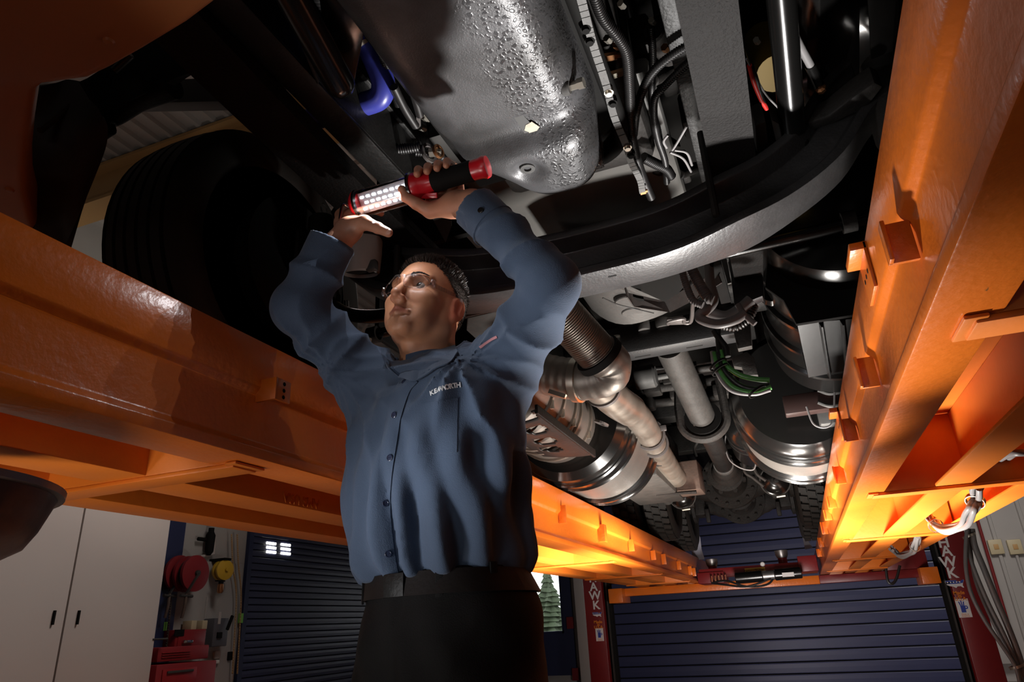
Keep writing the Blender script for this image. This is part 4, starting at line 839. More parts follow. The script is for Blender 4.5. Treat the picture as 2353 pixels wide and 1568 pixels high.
# ---------------- wheels
def tyre(name, c, R_, wd, rim, steer=True, par=None, lug=False, ribs=5, side=1, nm_wheel='wheel'):
    """tyre with circumferential grooves, axis x"""
    c = Vector(c); h = wd/2; pr_ = [(rim-0.006, -h*0.62), (rim+0.010, -h*0.70), (rim+0.02, -h*0.80), (rim+(R_-rim)*0.45, -h*1.0), (rim+(R_-rim)*0.72, -h*0.97), (R_*0.955, -h*0.86), (R_*0.985, -h*0.78)]
    tw = h*0.72; n_r = ribs; prt = []
    for k in range(n_r):
        y0 = -tw+2*tw*k/n_r; y1 = -tw+2*tw*(k+1)/n_r; crown = lambda y: R_-0.012*(y/h)**2
        prt += [(crown(y0)-0.014, y0+0.003), (crown(y0), y0+0.006), (crown(y1), y1-0.006), (crown(y1)-0.014, y1-0.003)]
    pr_ += prt+[(a, -b) for a, b in reversed(pr_)]
    w_ = T(nm_wheel, MB().lathe(pr_, c, (1, 0, 0), 72, close=True), 'rubber', smooth=True, angle=35)
    return w_
def rimdisc(wh, c, R_, wd, rim, dish):
    T('rim', MB().lathe([(rim, -wd*0.36), (rim-0.004, -wd*0.38), (rim-0.012, -wd*0.36), (rim-0.026, -wd*0.30), (rim-0.034, 0), (rim-0.030, wd*0.36), (rim-0.006, wd*0.38), (rim, wd*0.36), (rim-0.016, 0)], c, (1, 0, 0), 56, close=True), 'rimgrey', wh, smooth=True)
    m = MB(); N = 10
    for k in range(N):
        a0 = 2*PI*k/N; m.bar(Vector(c)+Vector((dish, math.cos(a0)*rim*0.30, math.sin(a0)*rim*0.30)), Vector(c)+Vector((dish, math.cos(a0)*(rim-0.03), math.sin(a0)*(rim-0.03))), 0.012, 0.085, up=(0, -math.sin(a0), math.cos(a0)))
    m.lathe([(0.04, -0.01), (rim*0.5, -0.01), (rim*0.5, 0.01), (0.04, 0.01)], Vector(c)+Vector((dish, 0, 0)), (1, 0, 0), 32, close=True)
    T('wheel_disc', m, 'blackmatte', wh)
for xw, s_ in ((-1.435, 1), (0.655, -1)):
    c = (xw, 1.53, 2.056); wh = tyre('front_tyre', c, 0.447, 0.27, 0.278, nm_wheel='front_tyre'); rimdisc(wh, c, 0.447, 0.27, 0.278, -s_*0.05)
    T('brake_drum', MB().lathe([(0.07, 0.10), (0.205, 0.09), (0.215, -0.02), (0.20, -0.08), (0.05, -0.09)], (xw+s_*0.07, 1.53, 2.05), (s_, 0, 0), 40), 'blackmatte', wh, smooth=True)
    T('dust_shield', MB().lathe([(0.05, 0.0), (0.22, 0.0), (0.225, 0.012), (0.05, 0.012)], (xw+s_*0.172, 1.53, 2.05), (s_, 0, 0), 40, close=True), 'blackmatte', wh, smooth=True)
    if s_ == 1:
        wh['label'] = 'large ribbed front tyre standing on the left runway'
        rp = xw+0.135
        def ringtext(txt, rad, a0, size, depth=0.0015, step=None):
            for i, ch in enumerate(txt):
                th = a0-(i-(len(txt)-1)/2)*(step or size*0.82)/rad; o = Vector((rp-0.002, 1.53-math.cos(th)*rad*(1), 2.05+math.sin(th)*rad))
                tdir = Vector((0, math.sin(th)*1, math.cos(th)))  # along ring
                text_mesh(ch, size, 'rubber', wh, o, tdir, Vector((0, -math.cos(th), math.sin(th))), depth, 'sidewall_letter')
        ringtext('INDO', 0.365, math.radians(128), 0.055)
        MB_ = MB().lathe([(0.3985, rp-xw-0.014), (0.402, rp-xw-0.010), (0.4055, rp-xw-0.014)], (xw, 1.53, 2.056), (1, 0, 0), 72); T('sidewall_ring', MB_, 'rubber', wh, smooth=True)
        MB().box(0, 0.001, 0, 0.001, 0, 0.001)
# rear dual tyres with lugged tread
def lugtyre(c, R_=0.447, wd=0.235):
    w_ = tyre('rear_tyre', c, R_-0.012, wd, 0.27, ribs=1, nm_wheel='rear_tyre'); m = MB(); N = 40; c = Vector(c)
    for k in range(N):
        for row, (x, off) in enumerate(((-wd*0.27, 0), (0, 0.5), (wd*0.27, 0))):
            a0 = 2*PI*(k+off)/N; q = []
            for dx_, da, dr in ((-1, -1, 0), (1, -0.55, 0), (1, 1, 0), (-1, 0.55, 0)):
                aa = a0+da*PI/N*0.8; q.append(Vector((x+dx_*wd*0.115, math.cos(aa)*R_, math.sin(aa)*R_)))
            b_ = [Vector((p.x, p.y*0.965, p.z*0.965)) for p in q]
            m.add([c+p for p in q+b_], [(0, 1, 2, 3), (0, 4, 5, 1), (1, 5, 6, 2), (2, 6, 7, 3), (3, 7, 4, 0)])
    t_ = T('tread_blocks', m, 'rubber', w_); t_['kind'] = 'stuff'
    T('rim', MB().lathe([(0.27, -wd*0.38), (0.24, -wd*0.3), (0.235, 0), (0.24, wd*0.3), (0.27, wd*0.38), (0.255, 0)], c, (1, 0, 0), 40, close=True), 'blackmatte', w_, smooth=True)
    T('wheel_disc', MB().lathe([(0.05, 0), (0.25, 0), (0.25, 0.012), (0.05, 0.012)], c, (1, 0, 0), 32, close=True), 'blackmatte', w_)
for yy in (6.2, 7.35):
    for s_ in (-1, 1):
        for d_ in (0.60, 0.86): lugtyre((XC+s_*d_, yy, 2.058))
# ---------------- rear axles and differentials
def rearaxle(y, first):
    m = MB(); rows = []
    for i in range(49):
        x = -0.95+1.9*i/48; t = abs(x); bowl = 0.215*math.sqrt(max(0, 1-(t/0.235)**2)) if t < 0.235 else 0
        r_ = max(0.078, bowl, 0.078+0.06*math.exp(-((t-0.2)/0.09)**2)); rows.append((x, r_))
    for x, r_ in rows: pass
    m.tube([(XC+x, y, 2.04) for x, _ in rows], [r_ for _, r_ in rows], 28, sx=0.78)
    a = T('rear_axle', m, 'darkcast', smooth=True, angle=60)
    T('diff_ring', MB().lathe([(0.10, -0.02), (0.225, -0.02), (0.225, 0.012), (0.21, 0.02), (0.10, 0.02)], (XC, y-0.15, 2.03), (0, 1, 0), 40, close=True), 'darkcast', a, smooth=True)
    for k in range(14):
        th = 2*PI*k/14; p = Vector((XC+0.195*math.cos(th), y-0.172, 2.03+0.195*math.sin(th))); T('bolt', MB().lathe([(0, -0.016), (0.014, -0.016), (0.014, 0.006)], p, (0, 1, 0), 6), 'darkcast', a)
    T('pinion_housing', MB().lathe([(0.155, 0), (0.125, 0.06), (0.118, 0.28), (0.135, 0.31), (0.135, 0.34), (0.06, 0.36)], (XC, y-0.15, 2.03), (0, -1, 0), 36), 'darkcast', a, smooth=True)
    for k in range(8):
        th = 2*PI*(k+.5)/8; p = Vector((XC+0.142*math.cos(th), y-0.46, 2.03+0.142*math.sin(th))); T('flange_bolt', MB().lathe([(0, -0.03), (0.018, -0.03), (0.018, 0.02)], p, (0, 1, 0), 8), 'darkcast', a)
    for s_ in (-1, 1):
        T('suspension_pad', MB().box(XC+s_*0.40-0.06, XC+s_*0.40+0.06, y-0.12, y+0.14, 1.93, 2.16), 'darkcast', a, bevel=0.02)
        T('brake_spider', MB().lathe([(0.08, 0), (0.17, 0.02), (0.17, 0.05), (0.08, 0.06)], (XC+s_*0.43, y, 2.04), (s_, 0, 0), 18), 'darkcast', a, smooth=False)
        T('slack_adjuster', MB().prism([(-0.03, -0.08), (0.03, -0.08), (0.045, 0.05), (-0.045, 0.05)], (XC+s_*0.33-0.02, y-0.13, 1.93), (XC+s_*0.33+0.02, y-0.13, 1.93)), 'darkcast', a, bevel=0.008)
    return a
ra1 = rearaxle(6.2, True); ra2 = rearaxle(7.35, False)
def brake_chamber(px, py, y, r_):
    c = at(px, py, y=y); d = Vector((0.1, -1, -0.15)); b_ = T('brake_chamber', MB().lathe([(0.03, 0.07), (r_*0.62, 0.062), (r_*0.9, 0.03), (r_*0.92, 0.0), (r_, -0.004), (r_, -0.024), (r_*0.92, -0.03), (r_*0.85, -0.09), (r_*0.4, -0.11)], c, d, 36), 'blackgloss', smooth=True, angle=50)
    T('band_clamp', MB().lathe([(r_*1.0, -0.022), (r_*1.08, -0.022), (r_*1.08, -0.002), (r_*1.0, -0.002)], c, d, 36, close=True), 'dirtsteel', b_, smooth=True)
    T('end_plug', MB().lathe([(0, 0.085), (0.016, 0.084), (0.018, 0.06), (0.03, 0.058), (0.034, 0.05)], c, d, 16), 'black', b_, smooth=True)
    T('clamp_bolt', MB().cyl(c+Vector((-.01, -.02, -r_*1.15)), c+Vector((.05, -.02, -r_*1.12)), 0.01, 8), 'zinc', b_)
    return b_
brake_chamber(1567, 1139, 5.55, 0.098); brake_chamber(1781, 1106, 5.4, 0.100)
T('spring_brake_can', MB().cyl(at(1514, 1122, y=5.2), at(1535, 1148, y=5.5), 0.048, 24, 0.012), 'castgrey', smooth=True)
# ---------------- drive shafts and centre bearing
a = at(1538, 795, y=2.93); b = at(1612, 955, y=3.55)
d1 = T('drive_shaft', MB().tube([a, b], 0.066, 32), 'dirtsteel', smooth=True); d1['label'] = 'dusty grey drive shaft tube'
cy_ = b+(b-a).normalized()*0.05
yk = MB(); U = []
for i in range(17):
    th = PI*(1.0+i/16); U.append(cy_+Vector((math.cos(th)*0.115, -0.02, math.sin(th)*0.105)))
U = [cy_+Vector((-0.105, -0.02, 0.16)), cy_+Vector((-0.115, -0.02, 0.08))]+U+[cy_+Vector((0.115, -0.02, 0.08)), cy_+Vector((0.11, -0.02, 0.2))]
yk.tube(U, 0.022, 10, sx=1.5); T('centre_bearing_bracket', yk, 'darkcast', smooth=True)
T('bearing_rubber', MB().lathe([(0.064, -0.03), (0.095, -0.03), (0.095, 0.03), (0.064, 0.03)], cy_, (b-a), 28, close=True), 'blackmatte', smooth=True)
c0 = at(1628, 995, y=3.72); c1 = at(1664, 1072, y=5.05)
T('yoke', MB().box(cy_.x-0.05, cy_.x+0.06, cy_.y+0.04, cy_.y+0.15, cy_.z-0.05, cy_.z+0.05), 'darkcast', bevel=0.018)
d2 = T('rear_drive_shaft', MB().tube([cy_+Vector((0, 0.1, 0)), c1], 0.060, 28), 'black', smooth=True)
e_ = (c1-cy_).normalized()
for q, mm_2 in ((cy_+e_*0.22, 'alu'), (c1-e_*0.05, 'alu')): T('weld_ring', MB().lathe([(0.058, -0.03), (0.067, -0.03), (0.067, 0.03), (0.058, 0.03)], q, e_, 28, close=True), mm_2, d2, smooth=True)
T('rusty_band', MB().lathe([(0.058, -0.012), (0.069, -0.012), (0.069, 0.012), (0.058, 0.012)], cy_+e_*0.17, e_, 28, close=True), 'rust', d2, smooth=True)
T('end_yoke', MB().lathe([(0.05, 0), (0.075, 0.03), (0.085, 0.10), (0.08, 0.16), (0.1, 0.2), (0.11, 0.26)], c1-e_*0.02, e_, 20), 'darkcast', d2, smooth=True)
# ---------------- transmission underside and support
g = [[None]*15 for _ in range(15)]
for i in range(15):
    for j in range(15):
        u, v = i/14, j/14; x = -0.62+0.46*u; y = 2.02+0.66*v
        z = 2.16+0.09*abs(2*u-1)**3+0.06*v*0+0.02*math.sin(5*u)*math.sin(4*v); g[i][j] = Vector((x, y, z))
M['gearcase'] = mat('gearbox_casting', (0.12, 0.115, 0.11), 0.5, metal=0.3, noise=0.3, nscale=7, bump=0.25, bscale=60)
gb = T('gearbox', MB().sheet(g, 0.006), 'gearcase', smooth=True); gb['label'] = 'pale grey gearbox casting with round bosses'
for px, py, r_ in ((1452, 715, 0.045), (1480, 755, 0.028), (1523, 750, 0.034), (1453, 768, 0.030), (1418, 778, 0.034), (1440, 690, 0.05)):
    p = at(px, py, z=2.165); T('boss', MB().lathe([(r_, 0.03), (r_*0.96, -0.006), (r_*0.9, -0.010), (0, -0.010)], p, (0, 0, 1), 24), 'gearcase', gb, smooth=True, angle=30)
p = at(1416, 776, z=2.15); T('filler_ring', MB().lathe([(0.014, -0.004), (0.022, -0.006), (0.022, 0.004), (0.014, 0.004)], p, (0, 0, 1), 20, close=True), 'zinc', gb, smooth=True)
M['bracketsteel'] = mat('bracket_steel', (0.15, 0.135, 0.13), 0.45, metal=0.4, noise=0.25, nscale=12, bump=0.15)
vb = [(1436, 655), (1442, 680), (1460, 712), (1535, 718), (1600, 690), (1630, 660), (1608, 650), (1595, 655), (1527, 692), (1470, 680)]
vbp = T('heat_bracket', MB().sheet([[at(1432, 652, z=2.02), at(1442, 674, z=2.08), at(1527, 692, z=2.10), at(1590, 655, z=2.06), at(1650, 625, z=2.02)], [at(1440, 684, z=1.98), at(1455, 706, z=2.04), at(1540, 718, z=2.06), at(1600, 688, z=2.02), at(1660, 650, z=1.98)]], 0.004), 'bracketsteel')
T('slot', plate(pix([(1454, 676), (1463, 679), (1478, 682), (1480, 687), (1468, 686), (1456, 682)], z=2.05), -0.01), 'blackmatte', vbp)
T('skid_plate', plate(pix([(1440, 655), (1445, 640), (1560, 610), (1600, 640), (1590, 656), (1527, 694)], z=2.075), 0.006), 'blackmatte')
T('thin_wire', MB().tube(spline(pix([(1385, 685), (1420, 700), (1460, 710), (1502, 720)], z=2.1), 6), 0.0025, 6), 'loom', smooth=True)
T('bent_link', MB().tube(spline(pix([(1535, 745), (1538, 738), (1570, 732), (1572, 742), (1588, 738), (1592, 700), (1596, 688)], z=2.09), 5), 0.008, 8), 'bracketsteel', smooth=True)
T('bracket_foot', plate(pix([(1532, 736), (1570, 730), (1575, 740), (1592, 736), (1588, 746), (1536, 748)], z=2.09), 0.01), 'bracketsteel', bevel=0.002)
# crossmember
cm = MB(); a = at(1436, 822, y=2.84); b = at(1650, 785, y=2.84)
zc_ = a.z; prof = [(-0.06, 0.0), (0.05, 0.0), (0.05, 0.008), (-0.052, 0.008), (-0.052, 0.14), (-0.06, 0.14)]
cm.prism([(p_, q_) for p_, q_ in prof], (-0.80, 2.84, zc_), (-0.02, 2.84, zc_)); cmo = T('crossmember', MB().box(-0.80, -0.02, 2.79, 2.91, zc_, zc_+0.13), mat('crossmember_paint', (0.030, 0.030, 0.031), 0.42, metal=0.2, bump=0.15, bscale=150), bevel=0.014)
for px, py in ((1477, 819), (1596, 797)):
    p = at(px, py, z=zc_-0.0005); T('slot', MB().box(p.x-0.035, p.x+0.035, p.y-0.006, p.y+0.006, zc_-0.001, zc_+0.004), 'blackmatte', cmo, bevel=0.002)
# structure behind crossmember: more cross tubes, valves
for (x0, y0, x1, y1, Y, r_, mm) in ((1440, 880, 1650, 842, 3.6, .018, 'castgrey'), (1420, 905, 1690, 868, 3.9, .028, 'darkcast'), (1430, 935, 1700, 905, 4.3, .03, 'darkcast'), (1600, 850, 1700, 835, 3.4, .02, 'darkcast'), (1450, 855, 1600, 835, 3.8, .012, 'loom')):
    T('cross_tube', MB().cyl(at(x0, y0, y=Y), at(x1, y1, y=Y), r_, 12), mm, smooth=True)
T('frame_crossmember', MB().box(-0.80, 0.02, 4.35, 4.5, 2.18, 2.42), 'black', bevel=0.01)
T('frame_crossmember', MB().box(-0.80, 0.02, 5.5, 5.62, 2.2, 2.42), 'black', bevel=0.01)
T('frame_crossmember', MB().box(-0.80, 0.02, 8.3, 8.45, 2.2, 2.42), 'black', bevel=0.01)
cn = at(1478, 868, y=3.5); T('valve_body', MB().cyl(cn+Vector((-.05, 0, 0)), cn+Vector((.07, 0, .0)), 0.062, 24, 0.012), 'castgrey', smooth=True)
for px, py, Y, s_ in ((1600, 880, 3.8, .05), (1485, 930, 4.0, .05), (1560, 905, 4.0, .05), (1660, 900, 3.9, .05), (1540, 875, 3.9, .04), (1440, 850, 3.6, .05), (1500, 895, 3.9, .05), (1645, 940, 4.1, .05)):
    c = at(px, py, y=Y); T('chassis_valve', MB().box(c.x-s_, c.x+s_, c.y-s_, c.y+s_, c.z-s_*.7, c.z+s_*.7), 'darkcast', bevel=s_*.25)
# ---------------- exhaust: flexible bellows, elbow, after-treatment canister, outlet pipe
fa = at(1262, 690, y=1.86); fb = at(1372, 812, y=2.04)
fl = T('exhaust_bellows', MB().tube([fa, fa.lerp(fb, .5), fb], 0.066, 40, wave=0.022, wlen=0.0075), 'exhaust', smooth=True, angle=70); fl['label'] = 'ribbed flexible exhaust bellows'
dd = (fb-fa).normalized()
T('band_clamp', MB().lathe([(0.070, -0.012), (0.079, -0.012), (0.081, 0.012), (0.070, 0.012)], fb+dd*0.01, dd, 36, close=True), 'blackmatte', fl, smooth=True)
el = spline([fb, at(1400, 835, y=2.09), at(1392, 862, y=2.12), at(1340, 872, y=2.13), at(1290, 868, y=2.14), at(1245, 858, y=2.15)], 10)
eo = T('exhaust_elbow', MB().tube(el, [0.070]*len(el), 40, wave=0.012, wlen=0.03), mat('elbow_steel', (0.33, 0.30, 0.27), 0.45, metal=0.7, noise=0.3, nscale=8, bump=0.15, col2=(0.20, 0.17, 0.145)), smooth=True, angle=70); eo['label'] = 'wrinkled steel exhaust elbow'
T('band_clamp', MB().lathe([(0.071, -0.014), (0.078, -0.012), (0.078, 0.012), (0.071, 0.014)], el[32], el[33]-el[31], 36, close=True), 'zinc', eo, smooth=True)
T('clamp_bolt', MB().bar(at(1262, 900, y=2.08), at(1300, 912, y=2.08), 0.014, 0.014), 'zinc', eo)
T('copper_plug', MB().lathe([(0, -0.02), (0.018, -0.02), (0.02, 0.01), (0.012, 0.02)], at(1432, 852, y=2.1), (1, 0, 0), 10), 'copper', eo, smooth=True)
ax0 = Vector((-0.955, 2.35, 1.90)); rc_ = 0.19
dpf = T('exhaust_canister', MB().lathe([(0.10, 0), (rc_-0.02, 0.02), (rc_, 0.06), (rc_, 0.86), (rc_-0.03, 0.9)], ax0, (0, 1, 0), 56), mat('canister_steel', (0.23, 0.195, 0.17), 0.42, metal=0.6, noise=0.35, nscale=7, bump=0.1), smooth=True); dpf['label'] = 'brownish steel exhaust canister with band clamps'
for yy in (0.16, 0.30, 0.46, 0.54, 0.70): T('band_clamp', MB().lathe([(rc_, -0.012), (rc_+0.010, -0.010), (rc_+0.010, 0.010), (rc_, 0.012)], ax0+Vector((0, yy, 0)), (0, 1, 0), 48, close=True), 'exhaust', dpf, smooth=True)
for yy in (0.16, 0.30, 0.46, 0.70):
    th = math.radians(-25); p = ax0+Vector((math.cos(th)*(rc_+.015), yy, math.sin(th)*(rc_+.015))); T('clamp_bolt', MB().bar(p-Vector((.01, 0, .03)), p+Vector((-.01, 0, .03)), 0.014, 0.014), 'zinc', dpf)
T('tow_eye', MB().lathe([(0.018, -0.005), (0.034, -0.005), (0.034, 0.005), (0.018, 0.005)], at(1382, 973, y=3.0), (0.5, 0, 1), 20, close=True), 'bracketsteel', dpf)
# heat shield with oval slots, in front/below the canister
A0 = at(1232, 940, y=2.30); B0 = at(1366, 1043, y=2.95); C0 = at(1250, 1062, y=2.95); D0 = at(1120, 990, y=2.30)
m = MB(); NU, NV = 28, 28
ov = [(0.05, 0.30), (0.28, 0.38), (0.53, 0.50), (0.74, 0.60)]
pts = {}; fs = []; vs = []
def hp(u, v):
    p = A0.lerp(B0, u).lerp(D0.lerp(C0, u), v); return p+Vector((0, 0, 0.03*(v*v)))
for i in range(NU+1):
    for j in range(NV+1): vs.append(hp(i/NU, j/NV))
def hole(u, v): return any(((u-a)/0.075)**2+((v-b)/0.22)**2 < 1 for a, b in ov)
for i in range(NU):
    for j in range(NV):
        if not hole((i+.5)/NU, (j+.5)/NV): fs.append((i*(NV+1)+j, i*(NV+1)+j+1, (i+1)*(NV+1)+j+1, (i+1)*(NV+1)+j))
m.add(vs, fs)
hs = T('heat_shield', m, mat('shield_black', (0.022, 0.021, 0.0205), 0.42, metal=0.2, noise=0.5, nscale=8, bump=0.2), smooth=True)
sd = hs.modifiers.new('thick', 'SOLIDIFY'); sd.thickness = 0.005
hs['label'] = 'black heat shield plate with oval slots'
T('shield_edge', MB().bar(A0, B0, 0.012, 0.035), 'black', hs, bevel=0.002)
# big tanks with black straps
M['tankalu'] = mat('tank_aluminium', (0.20, 0.185, 0.17), 0.45, metal=0.6, noise=0.3, nscale=5, bump=0.3, bscale=160)
def tank(c, r_, y0, y1, lab, straps):
    t_ = T('fuel_tank', MB().lathe([(r_*0.3, 0), (r_*0.85, 0.01), (r_*0.97, 0.04), (r_, 0.08), (r_, y1-y0-0.08), (r_*0.97, y1-y0-0.04), (r_*0.85, y1-y0)], (c[0], y0, c[1]), (0, 1, 0), 72), 'tankalu', smooth=True); t_['label'] = lab
    for s0, s1, kk in straps:
        T('tank_strap', MB().lathe([(r_, s0), (r_+0.012, s0+0.006), (r_+0.012, s1-0.006), (r_, s1)], (c[0], 0, c[1]), (0, 1, 0), 72, close=True), 'blackgloss', t_, smooth=True)
        T('strap_bead', MB().lathe([(r_+0.010, s0+0.005), (r_+0.02, s0+0.015), (r_+0.010, s0+0.025)], (c[0], 0, c[1]), (0, 1, 0), 72), 'blackgloss', t_, smooth=True)
        if s1-s0 > 0.08: T('strap_bead', MB().lathe([(r_+0.010, s1-0.025), (r_+0.02, s1-0.015), (r_+0.010, s1-0.005)], (c[0], 0, c[1]), (0, 1, 0), 72), 'blackgloss', t_, smooth=True)
    T('tank_end', MB().lathe([(r_*0.25, y0-0.012), (r_*0.88, y0-0.004), (r_*1.0, y0+0.03), (r_+0.006, y0+0.09), (r_+0.006, straps[0][0]+0.01)], (c[0], 0, c[1]), (0, 1, 0), 64), 'blackgloss', t_, smooth=True)
    return t_
t1 = tank((-0.92, 1.925), 0.30, 3.15, 4.0, 'large round aluminium tank with black straps, left side', [(3.24, 3.38, 0), (3.78, 3.92, 0)])
T('reflective_strip', MB().bar(at(1433, 1012, y=3.55), at(1422, 1062, y=3.55), 0.004, 0.03, up=(1, 0, -1)), 'whitepaint', t1)
t2 = tank((0.15, 1.925), 0.29, 3.25, 4.15, 'large round aluminium tank with black straps, right side', [(3.36, 3.50, 0), (3.85, 4.0, 0)])
T('battery_box', MB().box(-1.0, -0.66, 4.1, 5.2, 1.78, 2.2), 'dirtsteel', bevel=0.015)
# outlet pipe down to the chassis block
op = spline([at(1345, 860, y=2.45), at(1378, 888, y=2.6), at(1420, 925, y=2.85), at(1462, 955, y=3.15), at(1492, 1000, y=3.55), at(1515, 1040, y=3.95), at(1545, 1085, y=4.55), at(1555, 1098, y=4.75)], 8)
opo = T('exhaust_pipe', MB().tube(op, [0.072]*12+[0.074]*10+[0.066]*(len(op)-22), 40), 'exhaust', smooth=True); opo['label'] = 'bright curved exhaust pipe'
for px, py, Y, r_ in ((1492, 1000, 3.55, .078), (1504, 1020, 3.72, .074), (1380, 890, 2.62, .076)):
    i = min(range(len(op)), key=lambda k: (op[k]-at(px, py, y=Y)).length); T('band_clamp', MB().lathe([(r_-0.006, -0.012), (r_+0.004, -0.010), (r_+0.004, 0.010), (r_-0.006, 0.012)], op[i], op[min(i+1, len(op)-1)]-op[i-1], 36, close=True), 'bracketsteel', opo, smooth=True)
T('clamp_ear', MB().box(*[c for p in zip(at(1520, 985, y=3.55)-Vector((.025, .01, .015)), at(1520, 985, y=3.55)+Vector((.025, .01, .015))) for c in p]), 'bracketsteel', opo, bevel=0.004)
c = at(1562, 1096, y=4.85)
bx = T('pipe_box', MB().box(c.x-0.14, c.x+0.13, c.y-0.02, c.y+0.25, c.z-0.10, c.z+0.10), 'rust', bevel=0.008)
T('bent_strap', MB().tube([(c.x-.16, c.y-.02, c.z+.1), (c.x-.16, c.y-.04, c.z-.11), (c.x+.1, c.y-.04, c.z-.12)], 0.012, 8), 'darkcast', bx, smooth=True)
T('bent_strap', MB().tube(pix([(1470, 1010), (1476, 1075), (1520, 1068)], y=4.0), 0.010, 8), 'darkcast', bx, smooth=True)
# air tanks near the right rail
c = at(1716, 962, y=4.0)
at_ = T('air_tank', MB().lathe([(0, -0.02), (0.06, -0.012), (0.115, 0.02), (0.132, 0.07), (0.136, 0.10), (0.136, 0.6), (0.1, 0.66), (0, 0.68)], c, (0.0, 1, -0.05), 48), 'blackgloss', smooth=True); at_['label'] = 'glossy black air tank with domed end'
T('dome_dimple', MB().lathe([(0, 0.012), (0.012, 0.004), (0.022, -0.006), (0.03, 0.0)], c+Vector((0.02, -0.012, -0.055)), (0, 1, 0), 20), 'blackgloss', at_, smooth=True)
T('end_fitting', MB().lathe([(0.02, 0.02), (0.02, -0.03), (0.012, -0.03), (0.012, -0.06)], c+Vector((0.0, -0.01, 0.0)), (0, 1, 0), 8), 'bracketsteel', at_)
T('air_line', MB().tube(spline([c+Vector((0, -.05, 0)), at(1704, 930, y=3.85), at(1690, 905, y=3.8), at(1685, 880, y=3.8)], 6), 0.008, 8), 'cable', at_, smooth=True)
for dy in (0.18, 0.30): T('tank_strap', MB().lathe([(0.136, -0.012), (0.142, -0.012), (0.142, 0.012), (0.136, 0.012)], c+Vector((0, dy, -0.01)), (0, 1, -0.05), 40, close=True), 'black', at_, smooth=True)
T('strap_bracket', MB().box(c.x-0.02, c.x+0.2, c.y+0.2, c.y+0.24, c.z-0.16, c.z-0.10), 'blackgloss', at_, bevel=0.004)
T('thin_cable', MB().tube(spline(pix([(1670, 990), (1666, 1020), (1675, 1055), (1700, 1075), (1730, 1080), (1738, 1060)], y=4.4), 8), 0.004, 6), 'cable', at_, smooth=True)
for q in ([(1735, 1050), (1732, 1070), (1740, 1090), (1760, 1105)], [(1710, 1060), (1712, 1085), (1730, 1098), (1755, 1118)], [(1600, 1050), (1596, 1030), (1605, 1012)], [(1600, 1060), (1600, 1090)]):
    T('brake_line', MB().tube(spline(pix(q, y=5.0), 6), 0.011, 8), 'dirtsteel', smooth=True)
T('vertical_beam', MB().bar(at(1756, 880, y=3.3), at(1798, 1050, y=4.2), 0.05, 0.05), 'black', bevel=0.004)
# right side: round housing with bands, ribbed step panel, brackets
hc = Vector((0.30, 1.95, 2.10)); hr = 0.235
ho = T('air_cleaner', MB().lathe([(hr*0.6, 0), (hr*0.96, 0.02), (hr, 0.05), (hr, 0.78), (hr*0.96, 0.80), (hr*0.96, 1.0), (hr*0.85, 1.04)], hc, (0, 1, -0.08), 64), 'blackgloss', smooth=True); ho['label'] = 'glossy black round canister with raised bands'
for dy in (0.42, 0.62, 0.80): T('band', MB().lathe([(hr, -0.016), (hr+0.014, -0.010), (hr+0.014, 0.010), (hr, 0.016)], hc+Vector((0, dy, -0.08*dy)), (0, 1, -0.08), 64, close=True), 'blackgloss', ho, smooth=True)
rows = []
for i in range(41):
    t = i/40; rib = 0.018*(1 if (t*3.0) % 1 < 0.16 and 0.05 < t else 0)
    top = at(1832+150*t, 745-14*t, y=2.15); bot = at(1858+130*t, 868-24*t, y=2.42); rows.append([top+Vector((0, 0, .20)), top+Vector((0, 0, -rib)), top.lerp(bot, .5)+Vector((0, 0, -rib)), bot+Vector((0, 0, -rib)), bot+Vector((0, .02, 0.02)), bot+Vector((0, .03, .10))])
T('ribbed_panel', MB().sheet(rows, 0.004), mat('panel_black', (0.011, 0.011, 0.0115), 0.36, spec=0.22, bump=0.05), smooth=True, angle=50)['label'] = 'ribbed black step panel at the right'
T('mud_guard', plate(pix([(1765, 585), (1990, 500), (1985, 720), (1830, 745), (1800, 690), (1758, 660)], y=2.05), 0.02, up=(0, 1, 0)), 'blackmatte', bevel=0.003)
c = at(1858, 925, y=3.1); T('step_bracket', MB().box(c.x-0.10, c.x+0.12, 3.05, 3.12, c.z-0.05, c.z+0.03), mat('brown_bracket', (0.03, 0.014, 0.012), 0.4), bevel=0.004)
for py in (897, 925): T('strap_ring', MB().tube(spline(pix([(1880, py), (1905, py+8), (1935, py+4)], y=3.05), 5), 0.008, 8), 'castgrey', smooth=True)
T('step_casting', MB().box(*[v for p in zip(at(1878, 950, y=3.2)-Vector((0, .03, .06)), at(1925, 915, y=3.2)+Vector((.05, .05, .03))) for v in p]), 'castgrey', bevel=0.012)
T('ground_wire', MB().tube(spline(pix([(1853, 935), (1870, 975), (1900, 982), (1915, 960), (1918, 880)], y=3.0), 8), 0.004, 6), 'cable', smooth=True)
